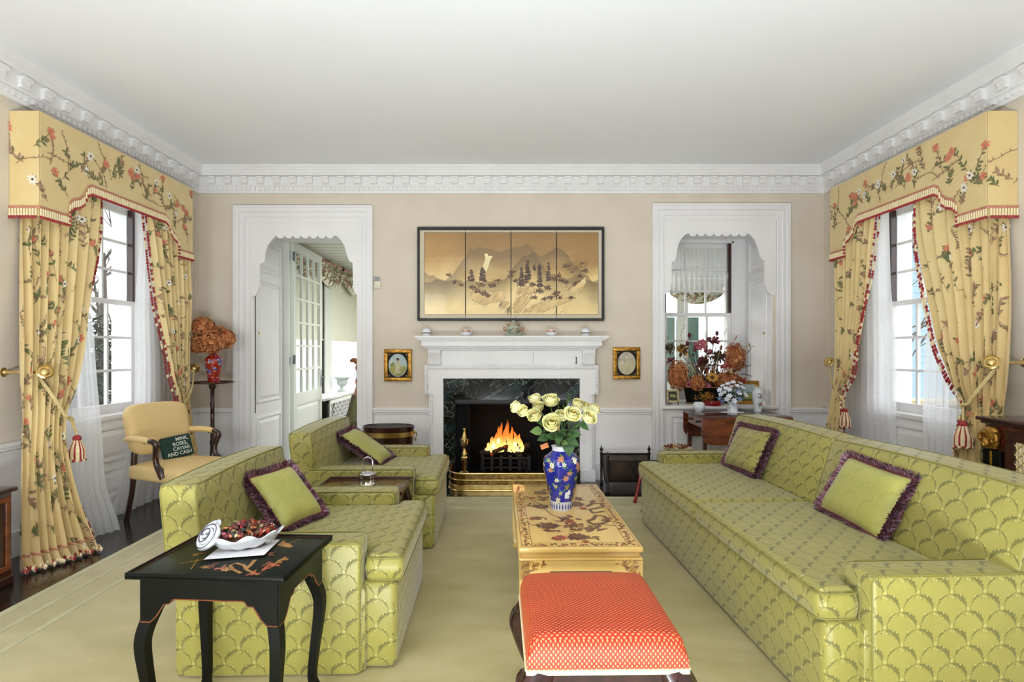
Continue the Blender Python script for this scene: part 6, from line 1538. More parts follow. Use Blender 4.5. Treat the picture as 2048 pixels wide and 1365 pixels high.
rings = [(.965, -.045), (1.0, -.030), (1.0, .020), (.965, .036), (.80, .052), (.45, .060)]
vs = []; fs = []
for k_, d in rings:
    for a, b in out: vs.append(bk(a*k_, .73+(b-.73)*k_, d))
n_ = 48
for k in range(len(rings)-1):
    for i in range(n_): fs.append((k*n_+i, k*n_+(i+1) % n_, (k+1)*n_+(i+1) % n_, (k+1)*n_+i))
fs += [tuple(range(n_-1, -1, -1)), tuple(range((len(rings)-1)*n_, len(rings)*n_))]
m.add(vs, fs); m.build('backrest', AC, smooth=60)
for sg in (-1, 1):
    m = MB('yellow_check'); m.tube(spline([(-.265, sg*.262, .665), (-.18, sg*.285, .680), (-.06, sg*.305, .682), (.035, sg*.305, .672)], 5), [.020]*3+[.026]*10+[.022]*3, 10, flat=1.1); m.build('arm_pad', AC, smooth=70)
    m = MB('dark_mahogany'); P_ = spline([(-.02, sg*.305, .662), (.05, sg*.305, .672), (.095, sg*.300, .648), (.085, sg*.292, .60), (.070, sg*.284, .54), (.085, sg*.280, .475), (.13, sg*.285, .43), (.155, sg*.288, .39)], 5)
    m.tube(P_, [interp([(0, .014), (.15, .022), (.3, .026), (.5, .021), (.7, .022), (.88, .032), (1, .026)], i/(len(P_)-1)) for i in range(len(P_))], 10); m.build('arm_support', AC, smooth=70)
    m = MB('dark_mahogany'); m.tube(spline([(-.235, sg*.215, .58), (-.245, sg*.215, .40), (-.26, sg*.215, .25), (-.315, sg*.22, 0.0)], 5), [.020, .022, .023, .024, .024, .024, .023, .022, .022, .021, .021, .020, .020, .020, .020, .020], 8); m.build('rear_leg', AC, smooth=60)
    m = MB('dark_mahogany'); m.tube([(.285, sg*.265, .36), (.285, sg*.265, .20), (.285, sg*.265, 0)], [.026, .024, .022], 8); m.build('front_leg', AC, smooth=60)
NP2 = thing('needlepoint_pillow', 'small dark green pillow with white lettering on the yellow armchair', 'pillow', (0, 0, 0), 0)
MA = Matrix.Translation((-2.70, 4.62, 0)) @ Matrix.Rotation(R(-18), 4, 'Z')
fr = Vector((0.94, -.16, .30)).normalized(); ri = Vector((.13, 1, .06)); ri = (ri-fr*ri.dot(fr)).normalized(); up_ = fr.cross(ri)
# local axes of the pillow: x right, y up, z out of the lettered face
MP = MA @ Matrix.Translation((-.125, .075, .560)) @ Matrix((ri, up_, fr)).transposed().to_4x4()
NP2.matrix_world = MP
m = MB('bottle_green'); m.rbox(-.125, .125, -.092, .092, -.028, .028, .012, 3); m.build('cover', NP2, smooth=60)
m = MB('slate_fringe'); m.tube([(-.115, -.083, .024), (.115, -.083, .024), (.115, .083, .024), (-.115, .083, .024)], .003, 5, None, True); m.build('piping', NP2)
for i, line in enumerate(('MINK,', 'ROSES,', 'CAVIAR', 'AND CASH')):
    cu = bpy.data.curves.new('lettering', 'FONT'); cu.body = line; cu.size = .042; cu.align_x = 'RIGHT'; cu.extrude = .0006; cu.offset = .0006
    to = bpy.data.objects.new('tmp', cu); COL.objects.link(to); bpy.context.view_layer.update()
    me = bpy.data.meshes.new_from_object(to.evaluated_get(bpy.context.evaluated_depsgraph_get())); bpy.data.objects.remove(to)
    me.materials.clear(); me.materials.append(MAT['letter_white']); o = bpy.data.objects.new('lettering', me); COL.objects.link(o); o.parent = NP2
    o.location = ((.105, .088, .100, .108)[i]-.004, .046-.040*i, .0290); o['label'] = 'white stitched lettering'
# plant stand with vase and dried hydrangeas
PSX, PSY = ax(425, 5.6), 5.6
t = thing('plant_stand', 'tall slim dark mahogany pedestal stand in the left corner', 'stand', (PSX, PSY, 0))
m = MB('dark_mahogany'); m.lathe([(0, 1.030), (.06, 1.034), (.19, 1.044), (.202, 1.050), (.204, 1.062), (.196, 1.062), (.190, 1.054), (0, 1.054)], 36); m.build('top', t)
m = MB('dark_mahogany'); m.lathe([(0, .20), (.03, .20), (.036, .24), (.028, .30), (.022, .40), (.026, .46), (.020, .48), (.019, .80), (.023, .84), (.018, .86), (.020, .98), (.034, 1.0), (.036, 1.034), (0, 1.036)], 18); m.build('post', t)
for k in range(3): a = 2*PI*k/3+.5; d = Vector((math.cos(a), math.sin(a), 0)); m = MB('dark_mahogany'); m.tube(spline([d*.02+Vector((0, 0, .25)), d*.10+Vector((0, 0, .22)), d*.17+Vector((0, 0, .08)), d*.22+Vector((0, 0, .02)), d*.25+Vector((0, 0, .018))], 5), [.020]*16+[.024]*5, 8); m.build('leg', t, smooth=60)
t = thing('vase', 'red and blue patterned vase holding dried hydrangeas on the plant stand', 'vase', (PSX+.012, PSY, 1.055)); vq = [(.050, 0), (.052, .01), (.058, .06), (.075, .14), (.085, .20), (.080, .235), (.055, .262), (.034, .28), (.030, .305), (.040, .325)]
v2 = lambda z: interp([(b, a) for a, b in vq], z)
m = MB('imari_red'); m.lathe([(0, 0)]+[(v2(i*.325/32), i*.325/32) for i in range(33)]+[(.034, .322), (0, .30)], 32)
P = Print(m, lambda u, v: (Vector((v2(v)*math.cos(u), v2(v)*math.sin(u), v)), Vector((math.cos(u), math.sin(u), 0))), .001, .075); rg = random.Random(77)
for k in range(34): P.blade(rg.uniform(0, 6.28), rg.uniform(.10, .24), rg.uniform(-.6, .6), rg.uniform(.03, .06), .024, rg.choice(('imari_blue', 'imari_blue', 'sky_blue_paint')), 1.1)
for k in range(90): P.blade(rg.uniform(0, 6.28), rg.uniform(.015, .31), rg.uniform(-.7, .7), rg.uniform(.012, .026), .009, 'print_white' if k % 3 else 'imari_blue', 1.8)
m.build('body', t, smooth=60)
def hydrangea(name, lab, c, r, root_pt, mats, seed, grp, sq=(1, 1, 1), n_=190, ps=.014):
    rg = random.Random(seed); t = thing(name, lab, 'dried flower', tuple(root_pt), 0, grp); c = Vector(c)-Vector(root_pt)
    m = MB(*mats)
    m.ball(tuple(c), r*.80, 0, 10, 7, sq)
    for i in range(n_):
        z = 1-2*(i+.5)/n_; a = i*2.39996+rg.uniform(-.2, .2); q = math.sqrt(1-z*z); d = Vector((q*math.cos(a)*sq[0], q*math.sin(a)*sq[1], z*sq[2])); p = c+d*r*rg.uniform(.86, 1.10)
        nrm = (d+Vector((rg.uniform(-.5, .5), rg.uniform(-.5, .5), rg.uniform(-.5, .5)))).normalized(); u = nrm.orthogonal().normalized(); w_ = nrm.cross(u); k = rg.randrange(len(mats)); s_ = ps*rg.uniform(.8, 1.3)
        for j in range(4):
            b = PI/2*j+rg.uniform(-.2, .2); e = u*math.cos(b)+w_*math.sin(b); f = nrm.cross(e)
            m.add([p, p+e*s_*.6+f*s_*.45+nrm*s_*.25, p+e*s_*1.15+nrm*s_*rg.uniform(-.1, .5), p+e*s_*.6-f*s_*.45+nrm*s_*.25], [(0, 1, 2, 3)], k)
    m.build('flower_head', t, smooth=0)
    m = MB('dried_brown'); m.tube(spline([Vector((0, 0, 0)), c*.5+Vector((0, 0, .01)), c], 5), .003, 5); m.build('stem', t)
vt = Vector((PSX+.012, PSY, 1.36))
for i, (px, py, r, dy, lab) in enumerate([(406, 656, .098, .02, 'rust dried hydrangea head standing highest in the red vase'), (422, 684, .105, -.08, 'rust dried hydrangea head in the middle of the red vase'), (396, 689, .078, -.02, 'rust dried hydrangea head at the left of the red vase'), (450, 678, .085, 0, 'rust dried hydrangea head at the right of the red vase'), (436, 670, .075, .07, 'rust dried hydrangea head at the back of the red vase')]):
    hydrangea('dried_hydrangea', lab, at(px, py, PSY+dy), r, vt+Vector(((px-425)*.0006, 0, -.02)), ('hydrangea_rust', 'hydrangea_tan', 'hydrangea_rust'), 50+i, 'dried hydrangeas in the red vase', n_=260, ps=.020)
# dark chest at the left edge
t = thing('chest', 'low dark mahogany chest at the left edge under the wall', 'chest', (-3.10, 2.97, 0))
m = MB('mahogany'); m.rbox(-.18, .175, -.36, .335, .05, .545, .006, 2); m.build('body', t)
m = MB('dark_mahogany'); m.rbox(-.185, .200, -.375, .352, .545, .572, .008, 2); m.build('top', t)
for y0, y1 in ((-.34, -.02), (.0, .315)):
    m = MB('mahogany_flame'); st = [(y0, y1, .49, .52), (y0, y1, .09, .12), (y0, y0+.03, .12, .49), (y1-.03, y1, .12, .49)]
    for a, b, c, d in st: m.rbox(.175, .188, a, b, c, d, .003, 1)
    m.box(.170, .178, y0+.02, y1-.02, .11, .50, 'dark_mahogany'); m.build('door', t, smooth=30)
m = MB('dark_mahogany'); m.rbox(-.18, .185, -.365, .342, 0.0, .055, .006, 1); m.build('plinth', t)
# bucket left of the fireplace
t = thing('log_bucket', 'oval mahogany bucket with a brass band left of the fireplace', 'bucket', (-1.185, 5.57, 0), 0)
m = MB('dark_mahogany'); sy = .68; m.lathe([(0, .03), (.205, .03), (.222, .20), (.246, .50), (.256, .60), (.262, .622), (.250, .628), (.238, .61), (.20, .25), (0, .24)], 44, sy=sy); m.build('tub', t)
for z0, z1, ra, rb, nm in ((.525, .572, .252, .256, 'brass band'), (.13, .165, .219, .222, 'brass band')): m = MB('brass'); m.lathe([(ra-.004, z0), (ra, z0), (rb, z1), (rb-.004, z1)], 44, sy=sy); m.build('band', t, label=nm)
m = MB('black_metal'); m.lathe([(0, .36), (.225, .36), (.240, .612), (.246, .616)], 44, sy=sy); m.build('liner', t, label='dark metal liner')
for sg in (-1, 1): m = MB('brass'); m.tube([(sg*(.268+.004), .045*math.cos(2*PI*i/16), .52+.042*math.sin(2*PI*i/16)) for i in range(16)], .005, 6, None, True); m.ball((sg*.262, 0, .562), .014, None, 8, 5); m.build('ring_handle', t)
for a in (.8, 2.3, 3.9, 5.5): m = MB('dark_mahogany'); m.ball((.17*math.cos(a), .12*math.sin(a), .018), .024, None, 8, 6, (1, 1, .75)); m.build('foot', t)
# log cradle right of the fireplace
t = thing('log_cradle', 'dark iron log cradle with a leather sling right of the fireplace', 'log holder', (1.21, 5.57, 0)); x0, x1 = -.245, .245
for y, nm in ((-.185, 0), (.185, 0)):
    m = MB('iron'); m.rbox(x0, x1, y-.008, y+.008, .300, .318, .003, 1); m.build('rail', t)
    m = MB('iron'); m.rbox(-.009, .009, y-.006, y+.006, .12, .31, .002, 1); m.build('strut', t)
    for x in (x0, x1):
        m = MB('iron'); m.lathe([(0, 0), (.018, 0), (.020, .010), (.012, .02), (.013, .30), (.018, .308), (.018, .320), (.010, .326), (.008, .336), (.018, .352), (.016, .366), (.006, .380), (.005, .394), (0, .40)], 12, (x, y, 0)); m.build('post', t)
m = MB('leather_brown')
def sling(u, v):
    a = lerp(-1, 1, v); return Vector((lerp(x0+.012, x1-.012, u), a*.183, .305-.235*(1-abs(a)**2.6)))
m.grid(sling, 6, 22); m.grid(lambda u, v: sling(u, v)+Vector((0, 0, -.005)), 6, 22); m.build('sling', t, smooth=60, label='brown leather sling')
for x in (x0, x1): m = MB('iron'); m.tube([sling(0 if x < 0 else 1, v/22)+Vector((0, 0, -.006)) for v in range(23)], .008, 6); m.build('cradle_bar', t)

# ------------------------------------------------------------------ right side: table in front of the niche
PT = thing('drop_leaf_table', 'mahogany drop leaf table standing in front of the niche', 'table', (2.255, 5.60, 0))
x0, x1, y0, y1, zt = -.425, .440, -.305, .235, .748
m = MB('dark_mahogany'); m.rbox(x0, x1, y0, y1, zt-.018, zt, .006, 2); m.build('table_top', PT)
for y, sg in ((y0, -1), (y1, 1)):
    m = MB('mahogany_flame'); hw = (x1-x0)/2-.004; cx_ = (x0+x1)/2
    pl_ = [(-hw, zt-.006), (hw, zt-.006)]+[(hw-.09+.09*math.cos(a), zt-.27+.09+.09*math.sin(a)) for a in [-PI/2*i/6 for i in range(7)]]+[(-hw+.09-.09*math.cos(a), zt-.27+.09+.09*math.sin(a)) for a in [-PI/2+PI/2*i/6 for i in range(7)]]
    yy = y+sg*.001
    m.prism(pl_, yy, yy+sg*.016, lambda a, b, d: (cx_+a, d, b)); m.build('drop_leaf', PT, smooth=0)
m = MB('mahogany'); m.rbox(x0+.035, x1-.035, y0+.03, y1-.03, zt-.12, zt-.018, .003, 1); m.build('frame', PT)
m = MB('mahogany_flame'); m.rbox(x0+.028, x0+.036, y0+.07, y1-.07, zt-.112, zt-.026, .003, 1); dr = m.build('drawer', PT)
for y in (-.15, .08): m = MB('black_metal'); m.lathe([(0, 0), (.006, 0), (.007, .008), (.014, .016), (.012, .022), (0, .024)], 12); m.xf(Matrix.Translation((x0+.028, y, zt-.068)) @ Matrix.Rotation(-PI/2, 4, 'Y')); m.build('knob', dr)
for x in (x0+.05, x1-.05):
    for y in (y0+.045, y1-.045): m = MB('mahogany'); m.add([(x-.02, y-.02, zt-.12), (x+.02, y-.02, zt-.12), (x+.02, y+.02, zt-.12), (x-.02, y+.02, zt-.12), (x-.013, y-.013, 0), (x+.013, y-.013, 0), (x+.013, y+.013, 0), (x-.013, y+.013, 0)], [(0, 1, 2, 3), (7, 6, 5, 4), (0, 4, 5, 1), (1, 5, 6, 2), (2, 6, 7, 3), (3, 7, 4, 0)]); m.build('leg', PT, smooth=0)
zt = .7485
def onT(px, Y=5.70): return (ax(px, Y), Y, zt)
t = thing('porcelain_bowl', 'round white porcelain bowl at the left of the drop leaf table', 'bowl', onT(1397.5)); m = MB('ceramic_white', 'imari_blue'); m.lathe([(0, 0), (.032, 0), (.036, .008), (.054, .030), (.061, .055), (.056, .082), (.044, .096), (.040, .098), (.038, .094), (.050, .07), (0, .02)], 32)
P = Print(m, lambda u, v: (Vector((interp([(.03, .054), (.055, .061), (.082, .056)], v)*math.cos(u), interp([(.03, .054), (.055, .061), (.082, .056)], v)*math.sin(u), v)), Vector((math.cos(u), math.sin(u), 0))), .001, .055)
for k in range(3): P.blade(-1.75+.06*k, .070, 1.2+.6*k, .014, .006, 'imari_blue')
m.build('body', t)
t = thing('doily', 'white lace doily under the small flower mug', 'doily', (ax(1465, 5.66), 5.66, zt)); m = MB('paper_white'); m.prism([((.115+.006*math.cos(12*2*PI*i/60))*math.cos(2*PI*i/60), (.075+.004*math.cos(12*2*PI*i/60))*math.sin(2*PI*i/60)) for i in range(60)], 0, .002, lambda a, b, d: (a, b, d)); m.build('lace', t, smooth=0)
FM = (ax(1465, 5.67), 5.67, zt+.0025)
t = thing('flower_mug', 'small white mug holding blue and white flowers on the doily', 'mug', FM); m = MB('ceramic_white', 'imari_blue'); m.lathe([(0, 0), (.048, 0), (.050, .006), (.050, .012), (.048, .105), (.050, .108), (.046, .106), (.044, .03), (0, .02)], 28)
P = Print(m, lambda u, v: (Vector((.0500*math.cos(u), .0500*math.sin(u), v)), Vector((math.cos(u), math.sin(u), 0))), .001, .05)
for k in range(26): P.blade(rg.uniform(0, 6.28), rg.uniform(.02, .095), rg.uniform(0, 6.28), .022, .009, rg.choice(('imari_blue', 'blue_petal', 'mauve_fringe')))
m.build('body', t)
rg = random.Random(5)
def small_flower(i, c, root, kind, lab):
    t = thing('silk_flower', lab, 'flower', tuple(root), 0, 'blue and white flowers in the mug') if lab else None
    c = Vector(c)-Vector(root); m = MB(kind); d = (c+Vector((0, -.06, .02))).normalized()
    u = d.orthogonal().normalized(); w_ = d.cross(u)
    for k in range(6):
        a = 2*PI*k/6; e = u*math.cos(a)+w_*math.sin(a); leaf(m, c, e+d*.35, .036, .022, kind, .05, d)
    m.ball(tuple(c), .008, kind, 6, 4); m.build('petals', t, smooth=50)
    m = MB('stem_green'); m.tube([Vector((0, 0, 0)), c*.5+Vector((0, 0, .008)), c], .0022, 5); m.build('stem', t)
root = Vector(FM)+Vector((0, 0, .09))
sf = [(1456, 769, 0), (1480, 768, 0), (1440, 781, 0), (1463, 775, 0), (1470, 782, 0), (1449, 786, 0), (1455, 799, 0), (1490, 791, 0), (1472, 796, 0), (1447, 802, 1), (1462, 786, 1), (1488, 780, 1), (1466, 766, 0), (1446, 773, 0), (1452, 778, 0), (1474, 773, 0), (1459, 781, 0), (1485, 777, 0), (1443, 789, 0), (1478, 788, 0), (1488, 785, 0), (1467, 790, 0), (1459, 793, 0), (1482, 776, 1), (1441, 797, 1), (1475, 783, 1), (1478, 799, 1), (1484, 794, 1), (1468, 802, 0)]
pos = ['upper left of centre', 'upper right of centre', 'far left high', 'high central', 'right of centre high', 'left middle', 'low left of centre', 'far right low', 'low right of centre', 'lowest left', 'middle of the bunch', 'right edge', 'topmost', 'upper left', 'left of centre', 'upper right', 'central', 'far right upper', 'far left', 'right of centre', 'far right', 'low central', 'low left', 'upper right', 'lower left', 'middle', 'low right', 'lower far right', 'lowest']
for i, (px, py, k) in enumerate(sf): small_flower(i, at(px, py, 5.62+rg.uniform(-.03, .05)), root+Vector((rg.uniform(-.02, .02), rg.uniform(-.02, .02), 0)), ('white_petal', 'blue_petal')[k], '%s %s flower of the small bunch in the mug' % (pos[i], ('white', 'blue')[k]))
m = MB('leaf_green')
for k in range(90): a = rg.uniform(0, 6.28); d = Vector((math.cos(a), math.sin(a)*.7, rg.uniform(.1, 1.2))); leaf(m, d*rg.uniform(.02, .08), d, rg.uniform(.04, .07), .024, 'leaf_green', .2)
m.build('foliage', None, 50, 'green leaves among the blue and white flowers', 'foliage', None, 'stuff', tuple(root+Vector((0, 0, .03))))
t = thing('vase', 'tall white vase painted with pink flowers at the right of the drop leaf table', 'vase', onT(1515.5)); vw = [(.034, 0), (.036, .01), (.046, .09), (.056, .17), (.056, .195), (.044, .215), (.032, .225), (.030, .238), (.038, .250)]; v3 = lambda z: interp([(b, a) for a, b in vw], z)
m = MB('ceramic_white'); m.lathe([(0, 0)]+[(v3(i*.25/28), i*.25/28) for i in range(29)]+[(.032, .248), (0, .22)], 30)
P = Print(m, lambda u, v: (Vector((v3(v)*math.cos(u), v3(v)*math.sin(u), v)), Vector((math.cos(u), math.sin(u), 0))), .001, .05)
P.flower(4.95, .085, .017, 'dried_pink', 'dried_red', 8); P.flower(4.45, .085, .011, 'teal_paint', 'leaf_green', 6)
for k in range(12): P.blade(4.75+rg.uniform(-.3, .3), .16+rg.uniform(-.02, .02), rg.uniform(0, 6.28), .02, .006, 'slate_fringe')
for k in range(6): P.blade(4.8+rg.uniform(-.2, .2), .07, rg.uniform(0, 6.28), .024, .006, 'leaf_green')
m.build('body', t)
# niche sill: planter, dried flowers, pictures, red box
zs = .7855
PL = thing('planter', 'oval black planter painted with gold scrolls on the niche sill', 'planter', (2.225, 6.22, zs)); m = MB('black_lacquer', 'gold_paint'); sy = .50
pq = [(.235, .012), (.240, .03), (.262, .14), (.275, .180)]; pr_ = lambda z: interp([(b, a) for a, b in pq], z)
m.lathe([(0, 0), (.245, 0), (.252, .008), (.236, .016), (.240, .03), (.262, .14), (.275, .172), (.285, .180), (.280, .186), (.255, .150), (0, .13)], 44, sy=sy); m.lathe([(.2535, .006), (.2545, .010), (.2535, .014)], 44, m='gold_paint', sy=sy); m.lathe([(.2855, .178), (.287, .182), (.2855, .186)], 44, m='gold_paint', sy=sy)
P = Print(m, lambda u, v: (Vector((pr_(v)*math.cos(u), pr_(v)*sy*math.sin(u), v)), Vector((math.cos(u)*sy, math.sin(u), 0)).normalized()), .0014, .26)
for k in range(90): P.blade(4.45+rg.gauss(0, .22), .085+rg.gauss(0, .025), rg.uniform(0, 6.28), rg.uniform(.014, .03), .010, 'gold_paint', 1+.01*k)
m.build('body', PL)
DR = Vector((2.225, 6.22, zs+.16))
def df(name, px, py, Y, lab, build, root=None):
    c = at(px, py, Y); o = DR+Vector(((c.x-DR.x)*.45, (Y-DR.y)*.4, 0)); t = thing(name, lab, 'dried flower', tuple(o), 0, 'dried flowers in the black planter'); c = c-o
    m = MB(); build(m, c, (c+Vector((0, -.05, 0))).normalized()); m.build('flower_head', t, smooth=50)
    m = MB('dried_brown'); m.tube(spline([Vector((0, 0, 0)), c*.5+Vector((0, 0, .015)), c], 5), .0028, 5); m.build('stem', t)
def cone(mat, L_=.06, r=.016):
    def f(m, c, d):
        st = m.mark(); m.lathe([(0, -L_*.5), (r*.7, -L_*.35), (r, 0), (r*.7, L_*.3), (0, L_*.5)], 10, m=mat)
        for k in range(40): a = k*2.4; z = -L_*.42+L_*.84*k/40; q = r*(1-abs(z/L_*1.7)**2)*1.0; m.ball((q*math.cos(a), q*math.sin(a), z), .0042, mat, 5, 3)
        m.xf(Matrix.Translation(c) @ Vector((0, 0, 1)).rotation_difference((d+Vector((0, 0, .8))).normalized()).to_matrix().to_4x4(), st)
    return f
def burst(mat, r, n_=40, mat2=None, fl=.35):
    def f(m, c, d):
        rg_ = random.Random(int(r*1e4)+n_); m.ball(tuple(c), r*.42, mat2 or mat, 8, 5)
        for k in range(n_):
            q = Vector((rg_.gauss(0, 1), rg_.gauss(0, 1), rg_.gauss(0, 1))).normalized(); q = (q+d*.5).normalized(); leaf(m, Vector(c)+q*r*.2, q, r*rg_.uniform(.7, 1.1), r*fl, mat if k % 3 else (mat2 or mat), .1, (0, -1, .2))
    return f
def comb(mat, r):
    def f(m, c, d):
        rg_ = random.Random(int(r*1e4))
        for k in range(26): q = Vector((rg_.uniform(-1, 1), rg_.uniform(-.5, .5), rg_.uniform(-.6, .7))); m.ball(tuple(Vector(c)+q*r), r*rg_.uniform(.22, .36), mat if k % 3 else 'dried_pink', 6, 4, (1, .7, 1), .3)
    return f
def star(mat, r, centre):
    def f(m, c, d):
        u = d.orthogonal().normalized(); w_ = d.cross(u)
        for lay in (0, 1):
            for k in range(8): a = 2*PI*(k+.5*lay)/8; leaf(m, Vector(c)+d*.004*lay, u*math.cos(a)+w_*math.sin(a)+d*.3, r*(1-.2*lay), r*.34, mat, .0, d)
        m.ball(tuple(Vector(c)+d*.012), r*.28, centre, 8, 5)
    return f
for q in [('dried_artichoke', 1364, 701, 6.12, 'brown dried artichoke head at the left of the arrangement', burst('dried_brown', .068, 60, 'dried_gold', .4)), ('dried_thistle', 1340, 697, 6.16, 'spiky brown thistle at the far left of the arrangement', burst('dried_brown', .07, 60, 'leaf_dark', .14)),
          ('dried_leaf_cluster', 1407, 727, 6.10, 'russet leaf cluster in the middle of the arrangement', burst('dried_plum', .075, 34, 'dried_brown', .5)), ('dried_leaf_cluster', 1438, 714, 6.16, 'brown leaf cluster left of the right hydrangea', burst('dried_brown', .075, 44, 'leaf_dark', .3)),
          ('dried_cockscomb', 1400, 690, 6.20, 'pink cockscomb at the top centre of the arrangement', comb('dried_pink', .072)), ('dried_cockscomb', 1427, 682, 6.22, 'dusky pink cockscomb at the top right of the centre', comb('dried_plum', .058)), ('dried_cockscomb', 1417, 704, 6.12, 'small plum cockscomb under the two pink ones', comb('dried_plum', .045)),
          ('dried_teasel', 1379, 671, 6.22, 'plum teasel standing highest on the left', cone('dried_plum', .06, .017)), ('dried_teasel', 1375, 688, 6.14, 'plum teasel below the highest left one', cone('dried_plum', .062, .018)), ('dried_teasel', 1390, 700, 6.10, 'small plum teasel left of the pink cockscomb', cone('dried_plum', .05, .015)),
          ('dried_teasel', 1434, 667, 6.24, 'plum teasel standing highest on the right', cone('dried_plum', .058, .016)), ('dried_teasel', 1442, 696, 6.18, 'plum teasel beside the right hydrangea', cone('dried_plum', .06, .014)), ('dried_teasel', 1386, 711, 6.08, 'smallest plum teasel low in the centre', cone('dried_plum', .028, .011)),
          ('dried_sunflower', 1424, 757, 6.00, 'gold star shaped flower at the front of the arrangement', star('dried_gold', .078, 'dried_brown')), ('dried_strawflower', 1378, 770, 6.02, 'pink strawflower over the planter rim, left', star('dried_pink', .045, 'dried_plum')), ('dried_strawflower', 1416, 772, 6.02, 'pink strawflower over the planter rim, right', star('dried_pink', .04, 'dried_pink')),
          ('dried_rose', 1484, 761, 6.10, 'dark red dried rose at the far right of the arrangement', comb('dried_red', .036)), ('dried_rose', 1453, 733, 6.10, 'dark red dried rose under the right hydrangea', comb('dried_red', .042)), ('dried_rose', 1343, 722, 6.12, 'plum dried rose at the left edge above the hydrangea', comb('dried_plum', .04)), ('dried_seed_head', 1458, 741, 6.04, 'pale grey seed head in the lower right', comb('dried_straw', .036))]: df(*q)
for i, (px, py, r, Y, sq, lab) in enumerate([(1356, 752, .115, 6.10, (.9, .7, 1.35), 'rust dried hydrangea at the left of the arrangement'), (1469, 716, .112, 6.16, (.95, .7, 1.35), 'rust dried hydrangea at the upper right of the arrangement'), (1395, 767, .068, 6.00, (1, .7, 1), 'small rust hydrangea over the planter rim'), (1455, 762, .10, 6.12, (1.35, .7, .8), 'rust dried hydrangea at the lower right of the arrangement')]):
    hydrangea('dried_hydrangea', lab, at(px, py, Y), r, DR+Vector(((px-1415)*.0022, -.03, 0)), ('hydrangea_rust', 'hydrangea_tan', 'hydrangea_rust'), 80+i, 'dried flowers in the black planter', sq, 230, .021)
for i, (pts, mt, lab) in enumerate([([(1395, 765), (1366, 715), (1352, 690), (1345, 652)], 'dried_straw', 'pale curling grass stem at the far left'), ([(1398, 765), (1374, 712), (1350, 700), (1334, 688)], 'dried_straw', 'pale grass stem arching left'), ([(1400, 765), (1372, 710), (1362, 672), (1371, 650)], 'dried_straw', 'pale grass stem curling over the left teasel'), ([(1425, 765), (1440, 700), (1446, 676), (1453, 660)], 'dried_straw', 'pale grass stem beside the right teasel'),
        ([(1430, 765), (1466, 742), (1486, 736), (1501, 732)], 'dried_brown', 'bare brown twig reaching far right'), ([(1430, 765), (1478, 706), (1494, 694), (1509, 695)], 'dried_straw', 'straw blade leaning over the right hydrangea'), ([(1430, 770), (1470, 752), (1488, 750), (1503, 754)], 'leaf_dark', 'dark leafy twig at the lower right'), ([(1432, 765), (1462, 695), (1470, 680), (1473, 673)], 'dried_pink', 'mauve lavender stalk rising at the right'), ([(1405, 765), (1400, 730), (1412, 690), (1410, 664)], 'dried_straw', 'thin straw stem in the top centre'), ([(1440, 765), (1484, 715), (1500, 702), (1498, 690)], 'dried_brown', 'brown blade behind the right hydrangea')]):
    P_ = [at(px, py, 6.12) for px, py in pts]; o = P_[0].copy(); P_ = spline([p-o for p in P_], 6); m = MB(mt); m.tube(P_, [lerp(.0035, .0012, k/(len(P_)-1)) for k in range(len(P_))], 5)
    for k in range(10, len(P_)):
        for _ in range(3): leaf(m, P_[k], (rg.uniform(-1, 1), rg.uniform(-1, .3), rg.uniform(.2, 1)), .024, .006, mt, .1)
    m.build('dried_grass', None, 30, lab, 'dried grass', 'dried grasses in the black planter', loc=tuple(o))
m = MB('dried_brown', 'dried_plum', 'dried_straw', 'leaf_dark', 'hydrangea_rust'); rg = random.Random(66)
for k in range(330):
    a = rg.uniform(0, PI); q = Vector((math.cos(a)*rg.uniform(.2, 1.05)*1.0, rg.uniform(-.25, .2), abs(math.sin(a))*rg.uniform(.3, 1.0)))*rg.uniform(.10, .36); leaf(m, q, q+Vector((rg.gauss(0, .08), -.03, .04)), rg.uniform(.04, .09), rg.uniform(.008, .022), rg.choice((0, 0, 1, 2, 3, 4)), .1, (0, -1, .3))
for k in range(60): a = rg.uniform(.1, PI-.1); q = Vector((math.cos(a)*.42, rg.uniform(-.12, .12), math.sin(a)*.55)); m.tube([Vector((q.x*.25, 0, -.02)), q*.5+Vector((0, 0, .03)), q], [.0028, .0022, .0014], 4, rg.choice((0, 2, 1)))
m.build('dried_filler', None, 30, 'mixed brown stems and dry leaves filling out the dried arrangement', 'dried foliage', None, 'stuff', tuple(DR))
t = thing('framed_picture', 'small square picture of a flower on a little easel on the niche sill', 'picture', (ax(1346, 6.02), 6.02, zs)); st = .13
FRM = Matrix.Translation((0, 0, .026)) @ Matrix.Rotation(R(-12), 4, 'X')
for a, b, c, d in ((-.068, .068, .118, .140), (-.068, .068, 0, .022), (-.068, -.046, .022, .118), (.046, .068, .022, .118)): m = MB('dried_straw'); m.rbox(a, b, -.012, .006, c, d, .003, 1); m.xf(FRM); m.build('frame_bar', t)
m = MB('oil_dark'); m.box(-.048, .048, -.004, .002, .020, .120, 'oil_dark'); P = Print(m, lambda u, v: (Vector((u, -.004, v)), Vector((0, -1, 0))), .0006)
for c_ in ((-.012, .075), (.014, .072)): P.flower(*c_, .022, 'oil_field', 'rose_heart', 7)
for k in range(8): P.blade(rg.uniform(-.03, .03), .045, rg.uniform(.2, 2.9), .022, .008, 'leaf_green')
m.xf(FRM); m.build('painting', t, smooth=0)
for x in (-.05, .05): m = MB('dark_mahogany'); m.tube([(x, -.03, 0), (x, -.012, .03), (x*.4, .055, .13)], .005, 6); m.build('easel_leg', t)
m = MB('dark_mahogany'); m.tube([(0, .07, 0), (0, .05, .12)], .005, 6); m.build('easel_leg', t)
